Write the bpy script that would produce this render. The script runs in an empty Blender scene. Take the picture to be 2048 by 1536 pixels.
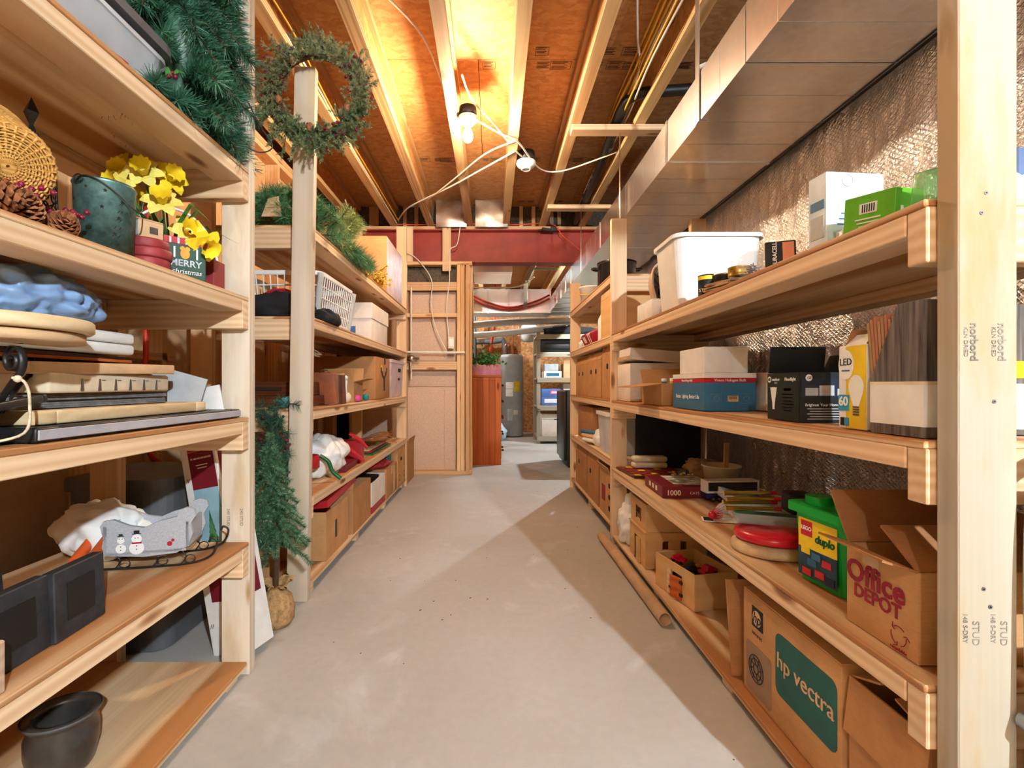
import bpy, bmesh, math, random
import numpy as np
from mathutils import Vector, Matrix, Euler, noise as mnoise

sc = bpy.context.scene
COL = sc.collection
R = math.radians
PI = math.pi

# ------------------------------------------------------------------ camera, world, exposure
cam_d = bpy.data.cameras.new('camera')
cam = bpy.data.objects.new('camera', cam_d)
COL.objects.link(cam)
cam.location = (0, 0, 0.92)
cam.rotation_euler = (R(90), 0, 0)
cam_d.sensor_width = 36.0
cam_d.lens = 987 / 2048 * 36.0
cam_d.shift_x = 39 / 2048
cam_d.shift_y = 2 / 2048
cam_d.clip_start = 0.02
sc.camera = cam

world = bpy.data.worlds.new('world')
sc.world = world
world.use_nodes = True
world.node_tree.nodes['Background'].inputs[0].default_value = (1.0, 0.96, 0.92, 1)
world.node_tree.nodes['Background'].inputs[1].default_value = 0.0

sc.view_settings.view_transform = 'Standard'
sc.view_settings.look = 'None'
sc.view_settings.gamma = 1.0
sc.view_settings.use_curve_mapping = False
sc.view_settings.exposure = 1.36
sc.cycles.max_bounces = 5
sc.cycles.diffuse_bounces = 4
sc.cycles.glossy_bounces = 3
sc.cycles.transmission_bounces = 3
sc.cycles.use_adaptive_sampling = True
sc.cycles.adaptive_threshold = 0.1
sc.cycles.use_light_tree = False
sc.cycles.transparent_max_bounces = 8
sc.cycles.sample_clamp_indirect = 6.0
sc.cycles.caustics_reflective = False
sc.cycles.caustics_refractive = False

# bulbs of the place plus added unseen fills: position, colour, radiance (each is built as a lamp further down)
BULB_AISLE = dict(loc=(-0.15, 3.0, 2.545), col=(1.0, 0.77, 0.52), e=760)
BULB_ENTRY = dict(loc=(1.27, -1.8, 2.24), col=(0.80, 0.92, 1.0), e=4600)
BULB_FAR = dict(loc=(1.75, 6.7, 2.545), col=(0.80, 0.93, 1.0), e=2400)
BULB_FILL_FAR = dict(loc=(-0.75, 8.2, 2.545), col=(0.80, 0.93, 1.0), e=700)  # unseen bulb added to brighten the water heater and far room
BULB_FILL_BACK = dict(loc=(-0.45, -1.9, 2.545), col=(0.85, 0.94, 1.0), e=700)  # unseen bulb added as ambient fill for the aisle

# ------------------------------------------------------------------ colour + material helpers
def lin(c):
    return tuple(((v / 255) / 12.92 if v / 255 <= 0.04045 else ((v / 255 + 0.055) / 1.055) ** 2.4) for v in c[:3]) + (1.0,)

MATS = {}
def newmat(name):
    m = bpy.data.materials.new(name)
    m.use_nodes = True
    nt = m.node_tree
    b = nt.nodes['Principled BSDF']
    MATS[name] = m
    return m, nt, b

def N(nt, t, **kw):
    n = nt.nodes.new(t)
    for k, v in kw.items():
        setattr(n, k, v)
    return n

def ramp(nt, stops, interp='LINEAR'):
    n = nt.nodes.new('ShaderNodeValToRGB')
    cr = n.color_ramp
    cr.interpolation = interp
    while len(cr.elements) < len(stops):
        cr.elements.new(0.5)
    for e, (p, c) in zip(cr.elements, stops):
        e.position = p
        e.color = c if len(c) == 4 else tuple(c) + (1,)
    return n

def mixc(nt, a, b, f, mode='MIX'):
    n = nt.nodes.new('ShaderNodeMix')
    n.data_type = 'RGBA'
    n.blend_type = mode
    for sock, v in ((n.inputs['Factor'], f), (n.inputs[6], a), (n.inputs[7], b)):
        if hasattr(v, 'links'):
            nt.links.new(v, sock)
        else:
            sock.default_value = v
    return n.outputs[2]

def vec(nt, scale=(1, 1, 1), rnd=True, coord='Object'):
    tc = N(nt, 'ShaderNodeTexCoord')
    mp = N(nt, 'ShaderNodeMapping')
    mp.inputs['Scale'].default_value = scale
    nt.links.new(tc.outputs[coord], mp.inputs[0])
    if rnd:
        oi = N(nt, 'ShaderNodeObjectInfo')
        mu = N(nt, 'ShaderNodeMath', operation='MULTIPLY')
        mu.inputs[1].default_value = 37.0
        nt.links.new(oi.outputs['Random'], mu.inputs[0])
        cx = N(nt, 'ShaderNodeCombineXYZ')
        nt.links.new(mu.outputs[0], cx.inputs[0])
        nt.links.new(mu.outputs[0], cx.inputs[2])
        nt.links.new(cx.outputs[0], mp.inputs['Location'])
    return mp.outputs[0]

def noise(nt, v, scale=5, detail=3, rough=0.5, dist=0):
    n = N(nt, 'ShaderNodeTexNoise')
    n.inputs['Scale'].default_value = scale
    n.inputs['Detail'].default_value = detail
    n.inputs['Roughness'].default_value = rough
    n.inputs['Distortion'].default_value = dist
    nt.links.new(v, n.inputs['Vector'])
    return n.outputs['Fac']

def bump(nt, b, h, strength=0.2, dist=0.01):
    n = N(nt, 'ShaderNodeBump')
    n.inputs['Strength'].default_value = strength
    n.inputs['Distance'].default_value = dist
    nt.links.new(h, n.inputs['Height'])
    nt.links.new(n.outputs[0], b.inputs['Normal'])

def wood(name, light, dark, knots=True, ring=14, rough=0.6, figure=0.5, stains=None, dist=6.0):
    """Timber sawn along the object's own X axis."""
    m, nt, b = newmat(name)
    L = nt.links
    v = vec(nt, (0.7, 9, 9))
    w = N(nt, 'ShaderNodeTexWave', wave_type='RINGS', rings_direction='X', wave_profile='SIN')
    w.inputs['Scale'].default_value = ring / 9.0
    w.inputs['Distortion'].default_value = dist
    w.inputs['Detail'].default_value = 2.0
    w.inputs['Detail Scale'].default_value = 0.7
    L.new(v, w.inputs['Vector'])
    g = noise(nt, vec(nt, (3, 120, 120)), 1.0, 4, 0.6)
    r1 = ramp(nt, [(0.15, lin(light)), (1.0, lin(dark))])
    mm = N(nt, 'ShaderNodeMath', operation='MULTIPLY')
    mm.inputs[1].default_value = figure
    L.new(w.outputs['Fac'], mm.inputs[0])
    ad = N(nt, 'ShaderNodeMath', operation='MULTIPLY_ADD')
    ad.inputs[1].default_value = 0.45
    L.new(g, ad.inputs[0])
    L.new(mm.outputs[0], ad.inputs[2])
    L.new(ad.outputs[0], r1.inputs[0])
    col = r1.outputs[0]
    # board to board tone
    oi = N(nt, 'ShaderNodeObjectInfo')
    rt = ramp(nt, [(0, (0.84, 0.80, 0.76)), (1, (1.08, 1.06, 1.02))])
    L.new(oi.outputs['Random'], rt.inputs[0])
    col = mixc(nt, col, rt.outputs[0], 1.0, 'MULTIPLY')
    if knots:
        vo = N(nt, 'ShaderNodeTexVoronoi', feature='F1')
        vo.inputs['Scale'].default_value = 1.0
        L.new(vec(nt, (2.6, 9, 9)), vo.inputs['Vector'])
        rk = ramp(nt, [(0.0, (0.10, 0.045, 0.02)), (0.075, (0.26, 0.12, 0.05)), (0.11, (0.62, 0.42, 0.26)), (0.16, (1, 1, 1))])
        L.new(vo.outputs['Distance'], rk.inputs[0])
        col = mixc(nt, col, rk.outputs[0], 0.85, 'MULTIPLY')
    if stains:
        s = noise(nt, vec(nt, (1.5, 6, 6)), 1.6, 4, 0.6)
        rs = ramp(nt, [(0.5, (0, 0, 0)), (0.66, (1, 1, 1))])
        L.new(s, rs.inputs[0])
        col = mixc(nt, col, lin(stains), rs.outputs[0])
    L.new(col, b.inputs['Base Color'])
    b.inputs['Roughness'].default_value = rough
    b.inputs['Specular IOR Level'].default_value = 0.25
    return m

def flat(name, c, rough=0.5, metal=0.0, var=0.06, scale=12, bmp=0.0, bscale=60, spec=0.4, trans=0.0, ior=1.45, coat=0.0, sub=0.0, emit=None):
    """Plain surface with a little procedural mottling."""
    m, nt, b = newmat(name)
    L = nt.links
    f = noise(nt, vec(nt), scale, 4, 0.6)
    lo = lin(tuple(max(0, x * (1 - var * 1.6)) for x in c))
    hi = lin(tuple(min(255, x * (1 + var)) for x in c))
    r = ramp(nt, [(0.3, lo), (0.7, hi)])
    L.new(f, r.inputs[0])
    L.new(r.outputs[0], b.inputs['Base Color'])
    b.inputs['Roughness'].default_value = rough
    b.inputs['Metallic'].default_value = metal
    b.inputs['Specular IOR Level'].default_value = spec
    b.inputs['Transmission Weight'].default_value = trans
    b.inputs['IOR'].default_value = ior
    b.inputs['Coat Weight'].default_value = coat
    if sub:
        b.inputs['Subsurface Weight'].default_value = sub
        b.inputs['Subsurface Radius'].default_value = (0.02, 0.02, 0.02)
    if bmp:
        bump(nt, b, noise(nt, vec(nt), bscale, 3, 0.6), bmp, 0.004)
    return m

def clear_plastic(name, c=(235, 240, 242), alpha=0.35, rough=0.15):
    """Thin clear or frosted sheet plastic."""
    m, nt, b = newmat(name)
    b.inputs['Base Color'].default_value = lin(c)
    b.inputs['Roughness'].default_value = rough
    b.inputs['Specular IOR Level'].default_value = 0.6
    f = noise(nt, vec(nt), 8, 2)
    r = ramp(nt, [(0.3, (alpha * 0.85,) * 3), (0.7, (min(1, alpha * 1.15),) * 3)])
    nt.links.new(f, r.inputs[0])
    nt.links.new(r.outputs[0], b.inputs['Alpha'])
    return m

def cardboard(name, c, var=0.05):
    m, nt, b = newmat(name)
    L = nt.links
    f = noise(nt, vec(nt, (1, 1, 1)), 9, 4, 0.6)
    r = ramp(nt, [(0.3, lin(tuple(x * (1 - var * 1.5) for x in c))), (0.7, lin(tuple(min(255, x * (1 + var)) for x in c)))])
    L.new(f, r.inputs[0])
    fib = noise(nt, vec(nt, (40, 40, 400)), 1.0, 2)
    rf = ramp(nt, [(0.3, (0.93, 0.92, 0.90)), (0.7, (1.03, 1.03, 1.03))])
    L.new(fib, rf.inputs[0])
    col = mixc(nt, r.outputs[0], rf.outputs[0], 1.0, 'MULTIPLY')
    L.new(col, b.inputs['Base Color'])
    b.inputs['Roughness'].default_value = 0.8
    b.inputs['Specular IOR Level'].default_value = 0.2
    return m

PINE = wood('pine', (236, 209, 174), (208, 165, 122), figure=0.5)
PINE_GREY = wood('pine_greyer', (222, 210, 192), (198, 178, 154), stains=(206, 182, 148))  # greyer, less saturated pine for the left front posts
PINE_PALE_LIT = wood('pine_pale_lit', (178, 172, 158), (158, 146, 128), stains=(176, 150, 112), figure=0.35)  # end post: cool light put into plain pine's colour; elsewhere simply pale wood
PLY = wood('plywood', (236, 208, 168), (180, 126, 78), knots=False, ring=7, figure=0.95, dist=11)
PLY_EDGE = wood('plywood_edge', (222, 186, 134), (176, 128, 80), knots=False, ring=60)
JOIST = wood('joist_flange', (226, 194, 146), (182, 132, 82), ring=18, figure=0.6)
STUDW = wood('stud', (228, 190, 146), (196, 146, 98), figure=0.4)
CEDAR = wood('stained_pine', (206, 112, 54), (166, 76, 30), ring=10)
DARKW = wood('dark_wood', (96, 50, 28), (58, 28, 16), knots=False, rough=0.35)
TOYW = wood('toy_wood', (226, 186, 130), (200, 150, 94), knots=False, ring=4, figure=0.25)
FRAMEW = wood('canvas_bar_wood', (232, 208, 168), (206, 172, 126), knots=False, figure=0.4)
BLOCKW = wood('pale_block', (214, 186, 164), (186, 150, 126), knots=False, figure=0.4)

# ------------------------------------------------------------------ mesh builder
def frame(d, up=(0, 0, 1)):
    x = Vector(d).normalized()
    u = Vector(up)
    if abs(x.dot(u.normalized())) > 0.999:
        u = Vector((0, 1, 0))
    z = (u - x * u.dot(x)).normalized()
    y = z.cross(x)
    m = Matrix((x, y, z)).transposed().to_4x4()
    return m

class B:
    def __init__(self):
        self.v, self.f, self.mi, self.sm = [], [], [], []
        self.M = Matrix.Identity(4)
    def add(self, vs, fs, mi=0, smooth=False):
        o = len(self.v)
        self.v += [tuple(self.M @ Vector(p)) for p in vs]
        self.f += [tuple(i + o for i in f) for f in fs]
        self.mi += [mi] * len(fs)
        self.sm += [smooth] * len(fs)
        return self
    def bx(self, x0, y0, z0, x1, y1, z1, mi=0):
        vs = [(x, y, z) for z in (z0, z1) for y in (y0, y1) for x in (x0, x1)]
        return self.add(vs, [(0, 2, 3, 1), (4, 5, 7, 6), (0, 1, 5, 4), (2, 6, 7, 3), (0, 4, 6, 2), (1, 3, 7, 5)], mi)
    def box(self, c, s, rot=None, mi=0):
        old = self.M
        m = Matrix.Translation(c)
        if rot is not None:
            m = m @ (rot if isinstance(rot, Matrix) else Euler(rot).to_matrix().to_4x4())
        self.M = old @ m
        self.bx(-s[0] / 2, -s[1] / 2, -s[2] / 2, s[0] / 2, s[1] / 2, s[2] / 2, mi)
        self.M = old
        return self
    def hexa(self, p, mi=0):
        """eight corners: bottom four ccw then top four"""
        return self.add(p, [(3, 2, 1, 0), (4, 5, 6, 7), (0, 1, 5, 4), (1, 2, 6, 5), (2, 3, 7, 6), (3, 0, 4, 7)], mi)
    def cyl(self, a, b, r0, r1=None, n=16, mi=0, cap=True, smooth=True):
        r1 = r0 if r1 is None else r1
        a, b = Vector(a), Vector(b)
        m = frame(b - a)
        y, z = m.col[1].to_3d(), m.col[2].to_3d()
        vs = []
        for p, r in ((a, r0), (b, r1)):
            for i in range(n):
                t = 2 * PI * i / n
                vs.append(p + (y * math.cos(t) + z * math.sin(t)) * r)
        self.add(vs, [(i, (i + 1) % n, n + (i + 1) % n, n + i) for i in range(n)], mi, smooth)
        if cap:
            self.add(vs, [tuple(range(n))[::-1], tuple(range(n, 2 * n))], mi)
        return self
    def tube(self, pts, r, n=8, mi=0, closed=False, rs=None):
        pts = [Vector(p) for p in pts]
        k = len(pts)
        vs, prev = [], None
        for i, p in enumerate(pts):
            a = pts[(i - 1) % k] if (closed or i > 0) else p
            b = pts[(i + 1) % k] if (closed or i < k - 1) else p
            t = (b - a)
            t = t.normalized() if t.length > 1e-9 else Vector((1, 0, 0))
            if prev is None:
                u = Vector((0, 0, 1)) if abs(t.z) < 0.9 else Vector((1, 0, 0))
            else:
                u = prev
            u = (u - t * u.dot(t)).normalized()
            prev = u
            w = t.cross(u)
            rr = rs[i] if rs else r
            for j in range(n):
                q = 2 * PI * j / n
                vs.append(p + (u * math.cos(q) + w * math.sin(q)) * rr)
        fs = []
        for i in range(k if closed else k - 1):
            for j in range(n):
                a0, a1 = i * n + j, i * n + (j + 1) % n
                b0, b1 = ((i + 1) % k) * n + j, ((i + 1) % k) * n + (j + 1) % n
                fs.append((a0, a1, b1, b0))
        self.add(vs, fs, mi, True)
        if not closed:
            self.add(vs, [tuple(range(n))[::-1], tuple(range((k - 1) * n, k * n))], mi)
        return self
    def lathe(self, prof, n=24, mi=0, c=(0, 0, 0), smooth=True, sx=1, sy=1):
        vs = []
        for r, z in prof:
            for j in range(n):
                t = 2 * PI * j / n
                vs.append((c[0] + r * math.cos(t) * sx, c[1] + r * math.sin(t) * sy, c[2] + z))
        fs = [(i * n + j, i * n + (j + 1) % n, (i + 1) * n + (j + 1) % n, (i + 1) * n + j) for i in range(len(prof) - 1) for j in range(n)]
        return self.add(vs, fs, mi, smooth)
    def prism(self, poly, z0, z1, mi=0):
        n = len(poly)
        vs = [(x, y, z0) for x, y in poly] + [(x, y, z1) for x, y in poly]
        fs = [(i, (i + 1) % n, n + (i + 1) % n, n + i) for i in range(n)]
        fs += [tuple(range(n))[::-1], tuple(range(n, 2 * n))]
        return self.add(vs, fs, mi)
    def ball(self, c, r, n=12, mi=0, s=(1, 1, 1)):
        prof = [(math.sin(PI * i / n) * r, -math.cos(PI * i / n) * r) for i in range(n + 1)]
        prof[0] = (1e-5, -r); prof[-1] = (1e-5, r)
        vs = []
        k = n * 2
        for rr, z in prof:
            for j in range(k):
                t = 2 * PI * j / k
                vs.append((c[0] + rr * math.cos(t) * s[0], c[1] + rr * math.sin(t) * s[1], c[2] + z * s[2]))
        fs = [(i * k + j, i * k + (j + 1) % k, (i + 1) * k + (j + 1) % k, (i + 1) * k + j) for i in range(n) for j in range(k)]
        return self.add(vs, fs, mi, True)
    def quad(self, a, b, c, d, mi=0, smooth=False):
        return self.add([a, b, c, d], [(0, 1, 2, 3)], mi, smooth)
    def mesh(self, name):
        me = bpy.data.meshes.new(name)
        me.from_pydata(self.v, [], self.f)
        me.polygons.foreach_set('material_index', self.mi)
        me.polygons.foreach_set('use_smooth', self.sm)
        me.update()
        return me
    def build(self, name, mats, parent=None, bevel=0.0, seg=1, M=None, kind=None, label=None, weld=False):
        me = self.mesh(name)
        if bevel or weld:
            bm = bmesh.new()
            bm.from_mesh(me)
            bmesh.ops.remove_doubles(bm, verts=bm.verts, dist=1e-5)
            bmesh.ops.recalc_face_normals(bm, faces=bm.faces)
            if bevel:
                es = [e for e in bm.edges if len(e.link_faces) == 2 and e.calc_face_angle(0) > 0.5]
                bmesh.ops.bevel(bm, geom=es, offset=bevel, segments=seg, affect='EDGES', profile=0.5, clamp_overlap=True)
                if seg > 1:
                    for f in bm.faces:
                        f.smooth = True
            bm.to_mesh(me)
            bm.free()
            if bevel and seg > 1:
                me.set_sharp_from_angle(angle=R(50))
        return link(name, me, mats, parent, M, kind, label)

def link(name, me, mats, parent=None, M=None, kind=None, label=None):
    mats = mats if isinstance(mats, (list, tuple)) else [mats]
    if not me.materials:
        for m in mats:
            me.materials.append(m)
    o = bpy.data.objects.new(name, me)
    COL.objects.link(o)
    if parent is not None:
        o.parent = parent
    if M is not None:
        o.matrix_basis = M
    if kind:
        o['kind'] = kind
    if label:
        o['label'] = label
    return o

def thing(name, label, cat, loc=(0, 0, 0), rz=0, group=None, rot=None):
    o = bpy.data.objects.new(name, None)
    o.empty_display_size = 0.05
    COL.objects.link(o)
    o.location = loc
    o.rotation_euler = rot if rot else (0, 0, rz)
    o['label'] = label
    o['category'] = cat
    if group:
        o['group'] = group
    return o

def tag(o, label, cat, group=None):
    o['label'] = label
    o['category'] = cat
    if group:
        o['group'] = group
    return o

def place(o, loc, rz=0, rot=None):
    o.location = loc
    o.rotation_euler = rot if rot else (0, 0, rz)
    return o

_bm_cache = {}
def board(name, a, b, w, t, mat, parent=None, up=(0, 0, 1), bev=0.002, kind=None):
    """A sawn board from a to b (world coordinates; parent unrotated)."""
    a, b = Vector(a), Vector(b)
    L = (b - a).length
    key = (round(L, 3), round(w, 4), round(t, 4), mat.name)
    if key not in _bm_cache:
        bb = B().bx(-L / 2, -w / 2, -t / 2, L / 2, w / 2, t / 2)
        me = bb.mesh(name)
        bm = bmesh.new(); bm.from_mesh(me)
        bmesh.ops.bevel(bm, geom=bm.edges[:], offset=bev, segments=1, affect='EDGES')
        bm.to_mesh(me); bm.free()
        me.materials.append(mat)
        _bm_cache[key] = me
    me = _bm_cache[key]
    o = bpy.data.objects.new(name, me)
    COL.objects.link(o)
    M = Matrix.Translation((a + b) / 2) @ frame(b - a, up)
    if parent is not None:
        o.parent = parent
        M = Matrix.Translation(-Vector(parent.location)) @ M
    o.matrix_basis = M
    if kind:
        o['kind'] = kind
    return o

# ------------------------------------------------------------------ lettering
def lettering(body, size, mat, parent, o, right, up, bold=0.0, name='lettering', ext=0.0004, align='CENTER', sx=1.0, shear=0.0, spacing=1.0):
    cu = bpy.data.curves.new(name, 'FONT')
    cu.body = body
    cu.size = size
    cu.align_x = align
    cu.align_y = 'CENTER'
    cu.offset = bold * size
    cu.extrude = ext
    cu.shear = shear
    cu.space_character = spacing
    cu.resolution_u = 3
    tmp = bpy.data.objects.new(name, cu)
    COL.objects.link(tmp)
    bpy.context.view_layer.update()
    me = bpy.data.meshes.new_from_object(tmp.evaluated_get(bpy.context.evaluated_depsgraph_get()))
    bpy.data.objects.remove(tmp)
    bpy.data.curves.remove(cu)
    x = Vector(right).normalized(); y = Vector(up).normalized(); z = x.cross(y)
    M = Matrix.Translation(o) @ Matrix((x * sx, y, z)).transposed().to_4x4()
    me.transform(M)
    me.materials.clear()
    return link(name, me, mat, parent)

FACES = {'-x': ((-1, 0, 0), (0, -1, 0)), '+x': ((1, 0, 0), (0, 1, 0)), '-y': ((0, -1, 0), (1, 0, 0)), '+y': ((0, 1, 0), (-1, 0, 0)), '+z': ((0, 0, 1), (1, 0, 0))}
def fpt(size, face, u, v, off=0.0006):
    """point on a face of a box (base centre origin), with its right and up directions"""
    n, r = Vector(FACES[face][0]), Vector(FACES[face][1])
    up = n.cross(r)
    u = -u if face == '-x' else u
    c = Vector((0, 0, size[2] / 2)) + Vector((n.x * size[0] / 2, n.y * size[1] / 2, n.z * size[2] / 2))
    return c + r * u + up * v + n * off, r, up

def decal(parent, size, face, u, v, w, h, mat, name='printed_panel', round_=0.0, off=0.0006, th=0.0006):
    p, r, up = fpt(size, face, u, v, off)
    M = Matrix.Translation(p) @ Matrix((r, up, r.cross(up))).transposed().to_4x4()
    b = B()
    b.M = M
    if round_ > 0:
        poly = []
        for cx, cy, a0 in ((w / 2 - round_, h / 2 - round_, 0), (-w / 2 + round_, h / 2 - round_, 90), (-w / 2 + round_, -h / 2 + round_, 180), (w / 2 - round_, -h / 2 + round_, 270)):
            for k in range(5):
                t = R(a0 + k * 22.5)
                poly.append((cx + round_ * math.cos(t), cy + round_ * math.sin(t)))
        b.prism(poly, -th, th)
    else:
        b.bx(-w / 2, -h / 2, -th, w / 2, h / 2, th)
    return b.build(name, mat, parent)

def ftext(parent, size, face, u, v, body, h, mat, **kw):
    p, r, up = fpt(size, face, u, v, 0.0016)
    return lettering(body, h, mat, parent, p, r, up, **kw)

rng = random.Random(7)
# ------------------------------------------------------------------ surface materials of the room
def m_concrete():
    m, nt, b = newmat('concrete')
    L = nt.links
    v = vec(nt, rnd=False)
    a = noise(nt, v, 0.8, 4, 0.5, 0.4)
    c = noise(nt, v, 30, 4, 0.6)
    r = ramp(nt, [(0.25, lin((158, 152, 142))), (0.42, lin((178, 174, 167))), (0.58, lin((188, 185, 180))), (0.80, lin((208, 207, 204)))])
    L.new(a, r.inputs[0])
    r2 = ramp(nt, [(0.30, (0.95, 0.945, 0.935)), (0.65, (1.02, 1.02, 1.02))])
    L.new(c, r2.inputs[0])
    col = mixc(nt, r.outputs[0], r2.outputs[0], 1.0, 'MULTIPLY')
    w = noise(nt, v, 2.0, 8, 0.6, 2.0)
    rw = ramp(nt, [(0.56, (0, 0, 0)), (0.74, (0.5, 0.5, 0.5))])
    L.new(w, rw.inputs[0])
    col = mixc(nt, col, lin((216, 215, 213)), rw.outputs[0])
    L.new(col, b.inputs['Base Color'])
    b.inputs['Roughness'].default_value = 0.62
    b.inputs['Specular IOR Level'].default_value = 0.35
    bump(nt, b, c, 0.06, 0.01)
    return m
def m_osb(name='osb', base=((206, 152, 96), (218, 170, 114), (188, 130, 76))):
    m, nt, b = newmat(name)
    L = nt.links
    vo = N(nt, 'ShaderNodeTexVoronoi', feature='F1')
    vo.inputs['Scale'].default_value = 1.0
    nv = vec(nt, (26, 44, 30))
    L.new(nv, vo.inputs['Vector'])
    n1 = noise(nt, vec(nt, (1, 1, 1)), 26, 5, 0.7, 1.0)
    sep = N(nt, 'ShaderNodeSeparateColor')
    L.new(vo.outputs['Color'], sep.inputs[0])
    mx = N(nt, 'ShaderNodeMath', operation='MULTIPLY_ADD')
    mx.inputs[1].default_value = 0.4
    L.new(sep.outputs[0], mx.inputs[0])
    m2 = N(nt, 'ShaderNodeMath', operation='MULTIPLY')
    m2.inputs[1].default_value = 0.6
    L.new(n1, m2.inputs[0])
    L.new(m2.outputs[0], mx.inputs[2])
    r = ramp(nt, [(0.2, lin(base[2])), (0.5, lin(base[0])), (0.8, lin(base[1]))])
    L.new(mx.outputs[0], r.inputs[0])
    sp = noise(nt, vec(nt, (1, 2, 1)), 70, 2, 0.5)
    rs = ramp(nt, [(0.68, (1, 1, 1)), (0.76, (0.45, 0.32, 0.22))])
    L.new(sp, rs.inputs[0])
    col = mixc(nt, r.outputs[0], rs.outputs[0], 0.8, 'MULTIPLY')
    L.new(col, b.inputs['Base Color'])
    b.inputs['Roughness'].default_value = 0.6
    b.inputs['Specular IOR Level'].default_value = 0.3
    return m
def m_foil():
    m, nt, b = newmat('foil_facing')
    L = nt.links
    b.inputs['Metallic'].default_value = 1.0
    b.inputs['Base Color'].default_value = (0.92, 0.89, 0.87, 1)
    v = vec(nt, rnd=False)
    big = noise(nt, vec(nt, (1, 1.0, 1.0), rnd=False), 7, 5, 0.62, 1.2)
    fine = noise(nt, vec(nt, (1, 3, 1), rnd=False), 60, 3, 0.6)
    # reinforcing scrim: two crossed diagonal thread sets
    hs = []
    for ang in (0.9, -0.9):
        mp = N(nt, 'ShaderNodeMapping')
        mp.inputs['Rotation'].default_value = (ang, 0, 0)
        L.new(v, mp.inputs[0])
        w = N(nt, 'ShaderNodeTexWave', bands_direction='Y')
        w.inputs['Scale'].default_value = 22
        w.inputs['Distortion'].default_value = 0.6
        L.new(mp.outputs[0], w.inputs['Vector'])
        pw = N(nt, 'ShaderNodeMath', operation='POWER')
        pw.inputs[1].default_value = 6
        L.new(w.outputs['Fac'], pw.inputs[0])
        hs.append(pw.outputs[0])
    a1 = N(nt, 'ShaderNodeMath', operation='MAXIMUM')
    L.new(hs[0], a1.inputs[0]); L.new(hs[1], a1.inputs[1])
    a2 = N(nt, 'ShaderNodeMath', operation='MULTIPLY_ADD')
    a2.inputs[1].default_value = 0.10
    L.new(a1.outputs[0], a2.inputs[0])
    a3 = N(nt, 'ShaderNodeMath', operation='MULTIPLY_ADD')
    a3.inputs[1].default_value = 0.25
    L.new(fine, a3.inputs[0]); L.new(big, a3.inputs[2])
    L.new(a3.outputs[0], a2.inputs[2])
    b.inputs['Roughness'].default_value = 0.27
    bump(nt, b, a2.outputs[0], 0.6, 0.03)
    return m
def m_galv(name='galvanised', c=(0.95, 0.95, 0.95), rough=0.27, warm=None):
    m, nt, b = newmat(name)
    L = nt.links
    b.inputs['Metallic'].default_value = 1.0
    vo = N(nt, 'ShaderNodeTexVoronoi')
    vo.inputs['Scale'].default_value = 55
    L.new(vec(nt), vo.inputs['Vector'])
    sep = N(nt, 'ShaderNodeSeparateColor')
    L.new(vo.outputs['Color'], sep.inputs[0])
    r = ramp(nt, [(0, tuple(x * 0.93 for x in c)), (1, c)])
    L.new(sep.outputs[0], r.inputs[0])
    n1 = noise(nt, vec(nt), 2.2, 5, 0.65, 0.8)
    rd = ramp(nt, [(0.5, (1, 1, 1)), (0.75, (0.90, 0.88, 0.84))])
    L.new(n1, rd.inputs[0])
    L.new(mixc(nt, r.outputs[0], rd.outputs[0], 1, 'MULTIPLY'), b.inputs['Base Color'])
    b.inputs['Roughness'].default_value = rough
    bump(nt, b, n1, 0.10, 0.02)
    return m

M_CONC = m_concrete()
M_OSB = m_osb()
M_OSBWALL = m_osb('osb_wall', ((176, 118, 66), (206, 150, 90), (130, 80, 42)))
M_FOIL = m_foil()
M_GALV = m_galv()
M_GALV2 = m_galv('galvanised_bright', (0.88, 0.89, 0.90), 0.22)
M_WEB = m_osb('joist_web', ((210, 154, 94), (226, 176, 116), (190, 130, 72)))
M_RED = flat('red_oxide_paint', (152, 54, 42), 0.5, var=0.08, scale=5)
M_DRYB = flat('drywall_back_paper', (214, 176, 132), 0.85, var=0.05, scale=3, spec=0.15)
M_TUB = flat('fibreglass_back', (212, 180, 156), 0.75, var=0.05, scale=120, bmp=0.25, bscale=160, spec=0.2)
M_DARKINS = flat('dark_insulation', (96, 84, 70), 0.9, var=0.15, scale=40)
M_BLACK = flat('black_plastic', (24, 24, 25), 0.45)
M_BLKIRON = flat('black_iron', (30, 28, 27), 0.4, var=0.1)
M_WHITEPL = flat('white_plastic', (238, 236, 230), 0.4, var=0.02)
M_WHITECARD = flat('white_card', (236, 232, 226), 0.7, var=0.03, spec=0.2)
M_CABLE_W = flat('cable_white', (232, 222, 206), 0.5, var=0.02)
M_CABLE_Y = flat('cable_yellow', (222, 160, 40), 0.5, var=0.04)
M_CABLE_O = flat('cord_orange', (220, 78, 36), 0.5, var=0.04)
M_PEXRED = flat('pex_red', (206, 58, 36), 0.45, var=0.04)
M_PVC = flat('pvc_white', (226, 224, 218), 0.4, var=0.02)
M_PIPEGREY = flat('pipe_grey', (96, 100, 104), 0.5)
M_COPPER = flat('copper', (184, 110, 76), 0.35, metal=0.9)
M_CHROME = flat('chrome', (220, 220, 222), 0.12, metal=1.0, var=0.01)
M_STEEL = flat('screw_steel', (150, 152, 158), 0.35, metal=1.0)
M_INK = flat('stamp_ink', (88, 78, 70), 0.8, var=0.1)
M_INKB = flat('stamp_ink_dark', (56, 52, 52), 0.8, var=0.1)

# ------------------------------------------------------------------ shell
def structure(name, o):
    o.name = name
    o['kind'] = 'structure'
    return o

floor = structure('floor', B().bx(-2.2, -3.2, -0.12, 3.2, 9.9, 0).build('floor', M_CONC))
floor['label'] = 'pale mottled concrete slab floor'

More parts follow.
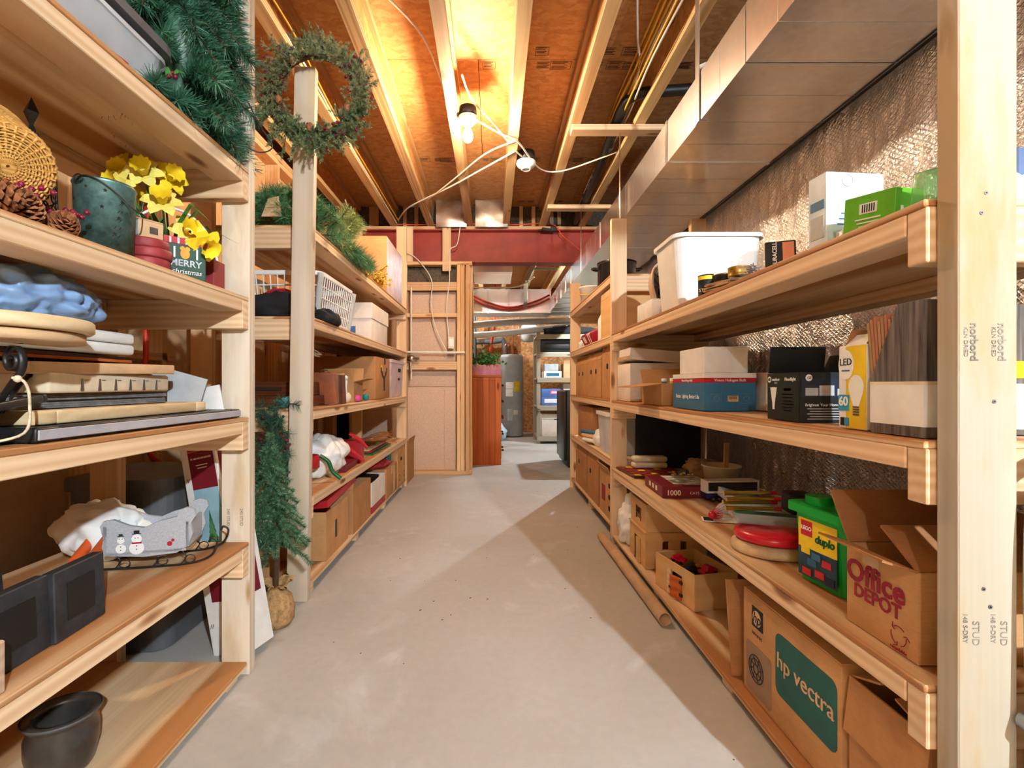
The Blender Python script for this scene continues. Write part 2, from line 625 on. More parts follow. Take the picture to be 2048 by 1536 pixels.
XW_L, XW_R = -1.52, 1.375
ceil = bpy.data.objects.new('ceiling', None); COL.objects.link(ceil); ceil['kind'] = 'structure'
ceil.location = (0, 0, 2.8)
ceil['label'] = 'open ceiling of wood I-joists under strand board subfloor'
# subfloor panels with open joints
ys = [-3.25 + 1.22 * k for k in range(12)]
for k, y in enumerate(ys):
    off = -2.44 * (0.5 if k % 2 else 0.13) - 1.3
    x = off
    while x < 3.2:
        x1 = x + 2.436
        a, c = max(x, -2.2), min(x1, 3.2)
        if c > a:
            o = B().bx(-(c - a) / 2, -0.608, 0, (c - a) / 2, 0.608, 0.02).build('subfloor_panel', M_OSB, ceil)
            o.location = ((a + c) / 2, y + 0.61, 0)
        x += 2.44
B().bx(-2.2, -3.2, 2.822, 3.2, 9.9, 2.86).build('upper_deck', M_OSB, ceil, M=Matrix.Translation((0, 0, -2.8)))
# I-joists: web with a flange above and below
JX = [-1.82, -1.42, -1.02, -0.64, -0.24, 0.14, 0.52, 0.925, 1.32, 1.72, 2.12]
def ijoist(x, y0, y1, zb=2.56, zt=2.798):
    web = B().bx(-(y1 - y0) / 2, -0.006, -(zt - zb) / 2 + 0.01, (y1 - y0) / 2, 0.006, (zt - zb) / 2 - 0.01).build('joist', M_WEB, ceil)
    web.matrix_basis = Matrix.Translation((x, (y0 + y1) / 2, (zt + zb) / 2 - 2.8)) @ Matrix.Rotation(PI / 2, 4, 'Z')
    for z in (zb + 0.019, zt - 0.019):
        f = B().bx(-(y1 - y0) / 2, -0.034, -0.019, (y1 - y0) / 2, 0.034, 0.019).build('flange', JOIST, web, bevel=0.002)
        f.location = (0, 0, z - (zt + zb) / 2)
for x in JX:
    ijoist(x, -3.2, 5.20)
for x in JX:
    ijoist(x + 0.05, 5.22, 9.9)

# stamps printed on the subfloor panel edges (bars and boxes of ink)
for yy, xs in ((2.90, (-0.02, 0.30, 0.40, 0.62, 0.72, 0.82, 1.03, 1.14)), (4.12, (-0.56, -0.44, -0.38, -0.05, 0.03, 0.26, 0.36, 0.62, 0.72, 0.82)), (2.78, (0.28, 0.66, 0.79)), (5.06, (0.3, 0.4, -0.5, 0.7))):
    for i, x in enumerate(xs):
        b = B()
        w = 0.030 + 0.010 * (i % 3)
        for q in range(4 + i % 3):
            b.bx(x - w, yy - 0.03 + q * 0.013, 2.7985, x + w * (0.5 if q % 2 else 0.8), yy - 0.026 + q * 0.013, 2.7992)
        if i % 2 == 0:
            for s in (-1, 1):
                b.bx(x + s * w * 1.2 - 0.0012, yy - 0.036, 2.7985, x + s * w * 1.2 + 0.0012, yy + 0.036, 2.7992)
                b.bx(x - w * 1.2, yy + s * 0.036 - 0.0012, 2.7985, x + w * 1.2, yy + s * 0.036 + 0.0012, 2.7992)
        b.build('printed_stamp', M_INKB, ceil, M=Matrix.Translation((0, 0, -2.8)))

# left wall: studs over drywall paper
wl = structure('wall_left', B().bx(XW_L - 0.10, -3.2, 0, XW_L - 0.09, 5.1, 2.56).build('wall_left', M_DRYB))
wl['label'] = 'stud wall with bare drywall backs behind the shelves'
y = -3.0
while y < 5.0:
    board('stud', (XW_L - 0.045, y, 0.038), (XW_L - 0.045, y, 2.48), 0.038, 0.089, STUDW, wl, up=(1, 0, 0))
    y += 0.407
for z in (0.019, 2.50, 2.54):
    board('wall_plate', (XW_L - 0.045, -3.2, z), (XW_L - 0.045, 5.0, z), 0.089, 0.038, STUDW, wl)
for y, z in ((1.2, 1.05), (1.6, 1.02), (2.0, 1.05), (2.83, 1.3), (0.8, 1.3)):
    board('fire_block', (XW_L - 0.045, y + 0.02, z), (XW_L - 0.045, y + 0.37, z), 0.089, 0.038, STUDW, wl)

# right wall: wrinkled foil-faced insulation blanket, really wrinkled
def ridge(*a):
    return 1 - abs(mnoise.noise(Vector(a))) * 2
def foil_wall():
    ycs = list(np.linspace(-3.2, 0.6, 40)) + list(np.linspace(0.606, 3.2, 430)) + list(np.linspace(3.22, 5.2, 90))
    zcs = list(np.linspace(0, 2.8, 240))
    b = B()
    vs, fs = [], []
    for y in ycs:
        seam = abs(((y + 0.6) % 1.22) - 0.61) / 0.61
        for z in zcs:
            wob = 0.25 * mnoise.noise(Vector((y * 2, z * 2, 9)))
            q = 0.026 * (1 - seam ** 4) + 0.020 * mnoise.noise(Vector((y * 4, z * 2.2, 0.3)))
            q += 0.013 * ridge(y * 9 + wob, z * 2.6 + wob * 3, 2.3) + 0.007 * ridge(y * 20 + z * 5, z * 7 - y * 3, 5.1) + 0.0032 * ridge(y * 42 - z * 9, z * 17 + y * 9, 7.7)
            vs.append((XW_R + 0.045 - q, y, z))
    n = len(zcs)
    for i in range(len(ycs) - 1):
        for j in range(n - 1):
            fs.append((i * n + j, i * n + j + 1, (i + 1) * n + j + 1, (i + 1) * n + j))
    me = bpy.data.meshes.new('wall_right')
    k = len(vs)
    x0, x1 = XW_R + 0.06, XW_R + 0.2
    vs += [(x, y, z) for z in (0, 2.8) for y in (-3.2, 5.2) for x in (x0, x1)]
    fs += [tuple(k + i for i in f) for f in [(0, 2, 3, 1), (4, 5, 7, 6), (0, 1, 5, 4), (2, 6, 7, 3), (0, 4, 6, 2), (1, 3, 7, 5)]]
    me.from_pydata(vs, [], fs)
    me.polygons.foreach_set('use_smooth', [True] * (len(fs) - 6) + [False] * 6)
    me.update()
    return link('wall_right', me, M_FOIL)
wr = structure('wall_right', foil_wall())
wr['label'] = 'foundation wall covered in crinkled silver foil insulation'
wbk = structure('wall_rear', B().bx(-2.2, -3.3, 0, 3.2, -3.2, 2.8).build('wall_rear', M_DRYB))
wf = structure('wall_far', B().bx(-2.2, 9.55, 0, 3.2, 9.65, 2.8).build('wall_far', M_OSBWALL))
wf['label'] = 'far wall of brown strand board behind the water heater'
structure('wall_far_left', B().bx(-1.3, 5.2, 0, -1.2, 9.6, 2.8).build('wall_far_left', M_DRYB))
structure('wall_far_right', B().bx(2.3, 5.2, 0, 2.4, 9.6, 2.8).build('wall_far_right', M_FOIL))
structure('wall_far_return', B().bx(XW_R + 0.06, 5.15, 0, 2.4, 5.22, 2.8).build('wall_far_return', M_FOIL))

# red steel beam
b = B()
b.bx(-1.62, 5.165, 2.20, 1.40, 5.175, 2.52)
b.bx(-1.62, 5.09, 2.186, 1.40, 5.25, 2.200)
b.bx(-1.62, 5.09, 2.515, 1.40, 5.25, 2.528)
beam = structure('beam', b.build('beam', M_RED, bevel=0.002))
beam['label'] = 'red painted steel I-beam across the end of the aisle'
for i in range(len(JX) - 1):
    xa, xb_ = JX[i] + 0.008, JX[i + 1] - 0.008
    B().bx(xa, 5.205, 2.565, xb_, 5.222, 2.795).build('joist_blocking', M_DARKINS, ceil, M=Matrix.Translation((0, 0, -2.8)))
for x in (-0.92, -0.80, 0.30, 0.43, 0.62, 0.70):
    board('cripple', (x, 5.19, 2.566), (x, 5.19, 2.795), 0.038, 0.03, STUDW, ceil, up=(0, 1, 0))
board('sill_plate', (-1.6, 5.17, 2.545), (1.40, 5.17, 2.545), 0.14, 0.034, STUDW, beam)
for x in (-0.86, -0.47):
    board('nailing_block', (x, 5.075, 2.15 if x < -0.6 else 2.09), (x, 5.075, 2.535), 0.088, 0.03, PINE, beam, up=(0, 1, 0))

# stud partition under the beam with the moulded tub back behind it
wp = bpy.data.objects.new('wall_partition', None); COL.objects.link(wp); wp['kind'] = 'structure'
wp['label'] = 'stud partition with tub back and plumbing, left of the opening'
wp.location = (-0.6, 5.1, 0)
b = B()
YB = 5.15
for z0, z1, yy in ((0.03, 0.90, YB + 0.005), (0.90, 1.90, YB + 0.02)):
    b.bx(-1.5, yy, z0, -0.385, yy + 0.02, z1)
b.bx(-1.5, YB - 0.005, 0.03, -0.50, YB + 0.02, 0.88)
b.build('tub_back', M_TUB, wp, bevel=0.01, seg=2, M=Matrix.Translation((0.6, -5.1, 0)))
B().bx(-1.5, YB + 0.05, 1.90, -0.385, YB + 0.07, 2.19).build('insulation', M_DARKINS, wp, M=Matrix.Translation((0.6, -5.1, 0)))
for x in (-0.90, -0.345, -0.305, -0.255):
    board('stud', (x, YB - 0.05, 0.04), (x, YB - 0.05, 2.165), 0.038, 0.089, STUDW, wp, up=(0, 1, 0))
board('stud', (-0.23, YB + 0.03, 0.04), (-0.23, YB + 0.03, 2.165), 0.09, 0.038, STUDW, wp, up=(1, 0, 0))
board('wall_plate', (-1.5, YB - 0.05, 0.02), (-0.21, YB - 0.05, 0.02), 0.089, 0.038, STUDW, wp)
board('wall_plate', (-1.5, YB - 0.05, 2.17), (-0.21, YB - 0.05, 2.17), 0.089, 0.034, STUDW, wp)
for z, h in ((1.935, 0.085), (1.64, 0.04), (1.12, 0.085)):
    board('cross_block', (-0.88, YB - 0.06, z), (-0.365, YB - 0.06, z), 0.04, h, STUDW, wp)
# far-room side wall running back from the opening
for y in (5.5, 5.9, 6.3, 6.7):
    board('stud', (-0.30, y, 0.0), (-0.30, y, 2.5), 0.038, 0.089, STUDW, wp, up=(1, 0, 0))
B().bx(-0.40, 5.3, 0, -0.36, 7.2, 2.56).build('side_panel', M_DRYB, wp, M=Matrix.Translation((0.6, -5.1, 0)))

# ------------------------------------------------------------------ shelving units
def shelf_unit(root, xf, xb, y0, y1, shelves, posts, lower_post_mat=None, s=1):
    """xf front plane, xb back plane; shelves [(z_top, front_mat)] ; posts front list of (y, ztop, lean, mat)."""
    for (y, zt, lean, mat) in posts:
        xx = xf - s * 0.0445 + (0.014 if s < 0 and y < 1 else 0)
        board('post', (xx, y + 0.019, 0), (xx + lean * zt, y + 0.019, zt), 0.089, 0.038, mat, root, up=(0, 1, 0))
        xx2 = xb + s * 0.0445
        board('post', (xx2, y + 0.019, 0), (xx2, y + 0.019, min(zt, 2.35 if xf < 0 else 1.95)), 0.089, 0.038, STUDW, root, up=(0, 1, 0))
    for z, base in shelves:
        if base:
            o = board('bottom_board', ((xf + xb) / 2 - s * 0.006, y0, z - 0.009), ((xf + xb) / 2 - s * 0.006, y1, z - 0.009), abs(xf - xb), 0.018, PLY, root)
            n = max(2, int((y1 - y0) / 0.9) + 1)
            for k in range(n + 1):
                yy = y0 + 0.06 + (y1 - y0 - 0.12) * k / n
                board('runner', (xf - s * 0.02, yy, (z - 0.018) / 2), (xb + s * 0.02, yy, (z - 0.018) / 2), 0.06, z - 0.019, PINE, root)
            continue
        board('shelf_board', ((xf + xb) / 2 - s * 0.001, y0 + 0.002, z - 0.006), ((xf + xb) / 2 - s * 0.001, y1 - 0.002, z - 0.006), abs(xf - xb) + 0.004, 0.012, PLY, root)
        for xx in (xf - s * 0.0445, xb + s * 0.0445):
            board('rail', (xx, y0 + 0.04, z - 0.031), (xx, y1 - 0.04, z - 0.031), 0.089, 0.037, PINE, root)
        for yy in (y0 + 0.019, y1 - 0.019):
            board('cross_member', (xf - s * 0.001, yy, z - 0.0568), (xb, yy, z - 0.0568), 0.038, 0.089, PINE, root)

uL1 = thing('shelving_unit', 'tall pine shelving unit near the camera holding frames, daffodils and a sled', 'shelf', (-1.03, 0.9, 0), group='home-built lumber shelving units')
shelf_unit(uL1, -0.772, -1.28, 0.15, 1.565, [(1.60, 0), (1.197, 0), (0.818, 0), (0.423, 0), (0.043, 1)], [(0.11, 2.55, 0, PINE), (1.567, 2.55, 0, PINE_GREY)])
uL2 = thing('shelving_unit', 'pine shelving unit with the laundry basket, wreath hung on its corner post', 'shelf', (-1.03, 3.3, 0), group='home-built lumber shelving units')
shelf_unit(uL2, -0.785, -1.28, 2.13, 4.50, [(1.612, 0), (1.217, 0), (0.818, 0), (0.44, 0), (0.065, 1)], [(2.09, 2.27, 0.015, PINE_GREY), (4.49, 2.36, 0, PINE)])
uR1 = thing('shelving_unit', 'pine shelving unit with light bulb boxes against the foil wall, pale end post', 'shelf', (0.95, 1.8, 0), group='home-built lumber shelving units')
shelf_unit(uR1, 0.69, 1.24, 0.785, 2.86, [(1.217, 0), (0.83, 0), (0.44, 0), (0.05, 1)], [(0.745, 1.93, 0, PINE_PALE_LIT), (2.86, 1.885, 0, PINE)], s=-1)
uR2 = thing('shelving_unit', 'farther pine shelving unit with the black pot and cartons, beside the opening', 'shelf', (0.95, 3.7, 0), group='home-built lumber shelving units')
shelf_unit(uR2, 0.70, 1.24, 2.90, 4.46, [(1.575, 0), (1.217, 0), (0.833, 0), (0.485, 0), (0.09, 1)], [(4.42, 1.83, 0, PINE)], s=-1)

M_INKG = flat('faded_stamp_ink', (136, 128, 118), 0.8, var=0.2)
# grade stamps on the posts
def vtext(body, x, y, z, h, parent, mat=M_INK, face='-y', **kw):
    base = Vector(parent.location)
    lettering(body, h, mat, parent, Vector((x, y, z)) - base, (0, 0, -1), (1, 0, 0), name='grade_stamp', **kw)
for dx in (-0.022, 0.020):
    vtext('norbord', 0.748 + dx, 0.7445, 0.985, 0.017, uR1, M_INKG, bold=0.02)
    vtext('KLN DRIED', 0.736 + dx, 0.7445, 0.985, 0.009, uR1, M_INKG)
    vtext('STUD', 0.751 + dx, 0.7445, 0.545, 0.015, uR1, M_INKG)
    vtext('148 S-DRY', 0.735 + dx, 0.7445, 0.553, 0.010, uR1, M_INKG)
    vtext('240 STUD', -0.817 + dx, 1.5665, 0.50, 0.013, uL1, M_INKG)
b = B()
for (x, z) in ((0.741, 0.612), (0.751, 0.585), (0.757, 0.895), (0.72, 0.31), (0.729, 0.31), (0.741, 0.308), (0.766, 0.302), (0.745, 1.21), (0.738, 1.18)):
    b.cyl((x, 0.7462, z), (x, 0.7440, z), 0.0032, n=10)
    b.cyl((x, 0.7442, z), (x, 0.7436, z), 0.0013, n=6, mi=1)
b.build('screw_heads', [M_STEEL, M_BLACK], uR1, M=Matrix.Translation(-Vector(uR1.location)), kind='stuff')

# ------------------------------------------------------------------ ducts and pipes
def duct_main():
    t = thing('air_duct', 'long rectangular galvanised air duct above the bulb shelf', 'duct', (1.09, 3, 1.99))
    x0, x1, z0, z1 = -0.25, 0.25, 0, 0.197
    ycuts = [-3.6, -2.4, -1.2, 0.0, 1.2]
    yj = [-3.0, -2.1, -1.36, -0.62, 0.12, 0.86, 1.6, 2.3]
    for k in range(len(yj) - 1):
        a, c = yj[k] + 0.001, yj[k + 1] - 0.001
        b = B()
        m = 4
        for q in range(m):   # cross-broken panels: shallow beads
            ya, yb = a + (c - a) * q / m, a + (c - a) * (q + 1) / m
            b.bx(x0, ya, z0, x1, yb - 0.004, z1)
            b.bx(x0 + 0.002, yb - 0.004, z0 + 0.002, x1 - 0.002, yb, z1 - 0.002)
        b.build('duct_section', M_GALV, t)
        if k % 2 == 0:
            bb = B()
            bb.bx(x0 - 0.004, c - 0.012, z0 - 0.004, x1 + 0.004, c + 0.012, z1 + 0.004)
            bb.build('drive_cleat', M_GALV2, t)
    return t
duct_main()
def strip(name, pts, w, mat, parent=None):
    pass
# hanger straps and cross-pieces holding the duct
def hanger(y, xa, label):
    t = thing('duct_hanger', label, 'hanger', (0.8, y, 2.54))
    board('cross_piece', (0.5, y, 2.541), (xa, y, 2.541), 0.085, 0.036, PINE, t)
    B().cyl((0.81 - 0.8, 0, 0.0), (0.81 - 0.8, 0, 1.97 - 2.54), 0.004, n=8).build('hanger_rod', M_CHROME, t)
hanger(3.14, 1.08, 'wood cross-piece under the joists with a thin rod down to the duct, nearer one')
hanger(4.52, 1.08, 'wood cross-piece under the joists with a rod to the duct, nearest the red beam')
t = thing('duct_strap', 'flat dark metal strap gripping the near corner of the air duct', 'strap', (0.84, 2.0, 1.99))
b = B()
b.bx(-0.006, -0.006, -0.004, -0.003, 0.03, 0.57)
b.bx(-0.006, -0.006, -0.004, 0.035, 0.02, -0.002)
b.build('strap_body', M_GALV, t)
tag(B().tube([(1.345, 0.2, 1.985), (1.345, 1.0, 1.982), (1.346, 2.2, 1.984), (1.343, 3.4, 1.983), (1.345, 4.2, 1.984)], 0.006, 6).build('tape_seam', M_BLACK), 'thin black tape line along the wall edge of the air duct', 'tape')

def cable(name, label, cat, pts, r, mat, sub=6, group=None, parent=None):
    P = [Vector(p) for p in pts]
    out = []
    for i in range(len(P) - 1):
        p0 = P[max(0, i - 1)]; p1 = P[i]; p2 = P[i + 1]; p3 = P[min(len(P) - 1, i + 2)]
        for k in range(sub):
            t = k / sub
            out.append(0.5 * ((2 * p1) + (p2 - p0) * t + (2 * p0 - 5 * p1 + 4 * p2 - p3) * t * t + (3 * p1 - p0 - 3 * p2 + p3) * t ** 3))
    out.append(P[-1])
    o = B().tube(out, r, 6).build(name, mat, parent)
    if parent is None:
        tag(o, label, cat, group)
    return o
def spline(pts, sub=6):
    P = [Vector(p) for p in pts]
    out = []
    for i in range(len(P) - 1):
        p0 = P[max(0, i - 1)]; p1 = P[i]; p2 = P[i + 1]; p3 = P[min(len(P) - 1, i + 2)]
        for k in range(sub):
            t = k / sub
            out.append(0.5 * ((2 * p1) + (p2 - p0) * t + (2 * p0 - 5 * p1 + 4 * p2 - p3) * t * t + (3 * p1 - p0 - 3 * p2 + p3) * t ** 3))
    out.append(P[-1])
    return out

cable('electrical_cable', 'white cable sagging from the second joist towards the lit bulb', 'cable', [(-0.62, 1.9, 2.77), (-0.55, 2.2, 2.74), (-0.36, 2.55, 2.72), (-0.27, 2.9, 2.62)], 0.006, M_CABLE_W)
cable('electrical_cable', 'white cable running from the lit bulb across to the bare lampholder', 'cable', [(-0.17, 2.75, 2.65), (-0.12, 2.9, 2.60), (0.02, 3.2, 2.60), (0.16, 3.45, 2.56), (0.25, 3.62, 2.57)], 0.006, M_CABLE_W)
cable('electrical_cable', 'white cable looping under the joists between the lit bulb and the black pipe', 'cable', [(-0.12, 3.05, 2.57), (0.05, 3.2, 2.55), (0.17, 3.3, 2.545), (0.35, 3.7, 2.545), (0.52, 3.75, 2.545), (0.75, 3.6, 2.56), (0.95, 3.5, 2.6)], 0.006, M_CABLE_W)
cable('electrical_cable', 'pale cable pair crossing the joists low towards the left shelves', 'cable', [(0.15, 3.45, 2.552), (-0.1, 3.75, 2.548), (-0.35, 4.05, 2.545), (-0.62, 4.35, 2.55), (-0.80, 4.6, 2.56), (-0.95, 5.0, 2.60)], 0.007, M_CABLE_W)
cable('electrical_cable', 'second pale cable beside the pair crossing towards the left shelves', 'cable', [(0.16, 3.3, 2.555), (-0.05, 3.5, 2.56), (-0.3, 3.9, 2.55), (-0.55, 4.3, 2.548), (-0.64, 4.4, 2.57)], 0.006, M_CABLE_W)
cable('electrical_cable', 'white cable drooping from the joist beside the wiring bundle', 'cable', [(0.56, 1.75, 2.70), (0.62, 2.1, 2.70), (0.72, 2.45, 2.66), (0.80, 2.7, 2.64), (0.82, 3.1, 2.62)], 0.006, M_CABLE_W)
for k in range(7):
    dx = 0.05 * math.sin(k * 2.1)
    mat = M_CABLE_Y if k % 3 != 1 else M_CABLE_W
    cable('electrical_cable', ['lowest yellow cable in the bundle strung along the joist', 'lower white cable in the bundle strung along the joist', 'second lowest yellow cable of the bundle along the joist', 'middle yellow cable of the bundle along the joist', 'upper white cable in the bundle strung along the joist', 'second highest yellow cable of the bundle along the joist', 'highest yellow cable of the bundle along the joist'][k], 'cable',
          [(0.84 + dx * 0.4, 0.9, 2.68 + 0.012 * k), (0.82 + dx, 1.7, 2.63 + 0.014 * k), (0.79 + dx * 0.6, 2.5, 2.57 + 0.02 * k), (0.81 + dx, 3.2, 2.60 + 0.012 * k), (0.83 - dx * 0.5, 4.0, 2.58 + 0.012 * k), (0.84, 5.0, 2.60 + 0.01 * k)], 0.0055, mat, group='cable bundle between the joists')
cable('electrical_cable', 'thick white cable curling out over the top of the air duct', 'cable', [(0.98, 1.0, 2.5), (1.0, 1.3, 2.48), (1.02, 1.65, 2.36), (0.98, 1.95, 2.27), (0.88, 2.1, 2.27)], 0.011, M_PVC)
cable('electrical_cable', 'yellow cable stapled along the joist above the pine garland', 'cable', [(-1.06, 1.4, 2.57), (-0.965, 2.2, 2.62), (-0.975, 3.0, 2.60), (-0.97, 4.0, 2.60), (-0.95, 5.0, 2.58)], 0.005, M_CABLE_Y)
cable('electrical_cable', 'white cable stapled along the joist above the pine garland', 'cable', [(-1.06, 1.7, 2.63), (-0.98, 2.5, 2.59), (-0.985, 3.2, 2.58), (-0.98, 4.2, 2.57), (-0.97, 5.0, 2.56)], 0.005, M_CABLE_W)
cable('extension_cord', 'orange cord draped along the top of the red beam', 'cord', [(-1.0, 5.07, 2.57), (-0.6, 5.07, 2.568), (-0.2, 5.06, 2.572), (0.2, 5.07, 2.566), (0.6, 5.06, 2.57), (0.72, 5.06, 2.45), (0.9, 5.06, 2.3)], 0.005, M_CABLE_O)
b = B(); b.M = Matrix.Translation((0.56, 5.055, 2.51))
b.box((0, 0, 0), (0.11, 0.03, 0.03), (0, 0.15, 0)); b.box((0.06, -0.01, 0.01), (0.05, 0.03, 0.045), (0.3, 0, 0)); b.cyl((-0.09, 0, -0.01), (-0.03, 0, 0), 0.012, n=8)
tag(b.build('cord_connector', M_BLACK, bevel=0.003), 'black cord connector hanging at the top edge of the red beam', 'connector')
# black insulated pipe with an elbow
t = thing('insulated_pipe', 'black insulated pipe with an elbow running between the joists', 'pipe', (0.8, 2.9, 2.62))
pts = spline([(0.42, -0.02, 0.03), (0.2, -0.01, 0.02), (0.06, 0.0, 0.01), (0.0, 0.08, 0.0), (0.0, 0.3, -0.01), (0.03, 1.0, -0.02), (0.05, 2.2, -0.02)])
B().tube(pts, 0.032, 12).build('pipe_sleeve', M_BLACK, t)
bb = B()
for y in (0.55, 1.05, 1.5):
    bb.cyl((0.015 + y * 0.015, y, -0.012), (0.016 + y * 0.015, y + 0.05, -0.012), 0.036, n=12)
bb.build('tape_band', M_PIPEGREY, t, kind='stuff')
# sheet-metal panels closing the joist bays above the beam
def sheet_panel(x0, x1, label):
    b = B()
    vs, fs = [], []
    n = 10
    for i in range(n + 1):
        for j in range(n + 1):
            u, v = i / n, j / n
            q = 0.012 * math.sin(PI * u) * math.sin(PI * v) + 0.008 * mnoise.noise(Vector((u * 3 + x0 * 9, v * 3, 1)))
            vs.append((x0 + (x1 - x0) * u, -q, v * 0.305))
    for i in range(n):
        for j in range(n):
            a = i * (n + 1) + j
            fs.append((a, a + n + 1, a + n + 2, a + 1))
    b.add(vs, fs, 0, True)
    b.bx(x0, 0.012, 0, x1, 0.016, 0.305)
    o = b.build('sheet_metal_panel', M_GALV2)
    o.location = (0, 5.02, 2.53 - 0.0)
    return tag(o, label, 'panel', 'sheet metal panels over the beam')
sheet_panel(-0.575, -0.265, 'square silver sheet metal panel between joists, nearer the partition wall')
sheet_panel(-0.175, 0.155, 'square silver sheet metal panel between joists, right under the bare lampholder')
# ------------------------------------------------------------------ lamps
M_PORC = flat('porcelain', (240, 238, 232), 0.3, var=0.01)
def emitter(name, col, e):
    m, nt, b = newmat(name)
    b.inputs['Base Color'].default_value = tuple(col) + (1,)
    b.inputs['Emission Color'].default_value = tuple(col) + (1,)
    b.inputs['Emission Strength'].default_value = e
    return m
def lampholder(d, label, bulb=True):
    t = thing('ceiling_lamp', label, 'lamp', d['loc'])
    B().lathe([(0.001, 0.06), (0.052, 0.06), (0.054, 0.03), (0.054, 0.0), (0.001, 0.0)], 16).build('junction_box', M_BLACK, t)
    B().lathe([(0.058, 0.002), (0.060, -0.012), (0.050, -0.028), (0.030, -0.036), (0.030, -0.046), (0.020, -0.047), (0.019, -0.03), (0.001, -0.03)], 24).build('lampholder_body', M_PORC, t)
    if d['loc'][2] < 2.4:
        B().cyl((0, 0, 0.06), (0, 0, 2.56 - d['loc'][2]), 0.006, n=8).build('drop_cord', M_BLACK, t)
    if bulb:
        m = emitter('bulb_glow_' + str(len(MATS)), d['col'], d['e'])
        prof = [(0.013, -0.047), (0.014, -0.06), (0.022, -0.08), (0.030, -0.105), (0.030, -0.12), (0.024, -0.138), (0.012, -0.148), (0.0005, -0.150)]
        B().lathe(prof, 16).build('light_bulb', m, t)
    return t
lampholder(BULB_AISLE, 'lit bare bulb glowing in a white lampholder between the joists')
lampholder(BULB_ENTRY, 'lit bare bulb hanging on a short cord behind the camera by the foil wall')
lampholder(BULB_FAR, 'lit bare bulb in a lampholder just past the red beam')
lampholder(BULB_FILL_FAR, 'added unseen fill bulb in a lampholder deep in the far room')
lampholder(BULB_FILL_BACK, 'added unseen fill bulb in a lampholder behind the camera')
lampholder(dict(loc=(0.245, 3.6, 2.545)), 'empty white porcelain lampholder without a bulb under the joist', bulb=False).scale = (1.2, 1.2, 1.2)
# ------------------------------------------------------------------ generic things
M_CARD = cardboard('cardboard_tan', (198, 148, 98))
M_CARD2 = cardboard('cardboard_brown', (182, 130, 84))
M_CARD3 = cardboard('cardboard_pale', (214, 176, 134))
M_CARDIN = cardboard('cardboard_inside', (164, 112, 70))
M_CARDW = cardboard('cardboard_white', (232, 222, 212), 0.03)
M_KRAFT = cardboard('kraft_paper', (194, 160, 124))
M_TAPE = flat('packing_tape', (206, 168, 122), 0.25, spec=0.6)
M_HOLE = flat('dark_opening', (38, 26, 18), 0.9)
M_REDC = flat('red_card', (176, 30, 40), 0.45, var=0.06)
M_MAROON = flat('maroon_card', (120, 28, 40), 0.5, var=0.05)
M_REDPL = flat('red_plastic', (204, 24, 44), 0.3, var=0.03, coat=0.3)
M_GREENPL = flat('green_plastic', (20, 168, 58), 0.35, var=0.03)
M_DGREEN = flat('dark_green_plastic', (18, 92, 46), 0.35)
M_TEAL = flat('teal', (32, 122, 120), 0.5)
M_PINK = flat('pink', (232, 84, 148), 0.5)
M_YEL = flat('yellow_ink', (246, 206, 40), 0.5)
M_BLUE = flat('blue_ink', (52, 112, 150), 0.5, var=0.03)
M_NAVY = flat('navy', (24, 36, 84), 0.4)
M_GREY = flat('grey_plastic', (92, 92, 94), 0.5)
M_LGREY = flat('light_grey_plastic', (186, 190, 192), 0.45)
M_BAGW = flat('white_bag_film', (244, 243, 240), 0.35, var=0.02, spec=0.5, sub=0.25)
M_BAGB = flat('blue_bag_film', (146, 180, 224), 0.3, var=0.12, scale=8, spec=0.6, sub=0.2)
M_CLEAR = clear_plastic('clear_plastic', (240, 244, 246), 0.22, 0.08)
M_FROST = clear_plastic('frosted_plastic', (236, 238, 238), 0.55, 0.3)
M_SLATE = flat('slate_black', (46, 47, 50), 0.6, var=0.18, scale=30, bmp=0.1)
M_CREAM = flat('cream', (232, 218, 188), 0.5)
M_WHITEINK = flat('white_ink', (240, 240, 236), 0.6, var=0.01)
M_BLKINK = flat('black_ink', (30, 28, 28), 0.6)
M_LEATHER = flat('brown_leather', (96, 54, 34), 0.45, var=0.15, scale=20, bmp=0.1)
M_CLOTHBLK = flat('black_cloth', (30, 29, 32), 0.9, var=0.15, bmp=0.2, bscale=120)
M_BURLAP = flat('burlap', (176, 138, 92), 0.95, var=0.14, scale=60, bmp=0.5, bscale=220)
M_GREENMETAL = flat('green_tin', (88, 122, 118), 0.38, metal=0.45, var=0.16, scale=50)
M_BERRY = flat('berry', (120, 24, 48), 0.25, var=0.15)
M_TWIG = flat('twig', (84, 60, 40), 0.9, var=0.2)

def needlemat(name, c1, c2, rough=0.45):
    m, nt, b = newmat(name)
    f = noise(nt, vec(nt), 55, 2)
    r = ramp(nt, [(0.35, lin(c1)), (0.65, lin(c2))])
    nt.links.new(f, r.inputs[0])
    nt.links.new(r.outputs[0], b.inputs['Base Color'])
    b.inputs['Roughness'].default_value = rough
    return m
M_NEEDLE_D = needlemat('needles_dark', (22, 70, 50), (66, 116, 86))
M_NEEDLE_G = needlemat('needles_green', (34, 92, 52), (92, 146, 92))
M_NEEDLE_P = needlemat('needles_pine', (92, 116, 60), (176, 184, 104))
M_CEDAR = needlemat('cedar_sprays', (82, 98, 66), (162, 160, 108), 0.7)
M_LEAFG = needlemat('leaf_green', (36, 88, 36), (80, 140, 60))

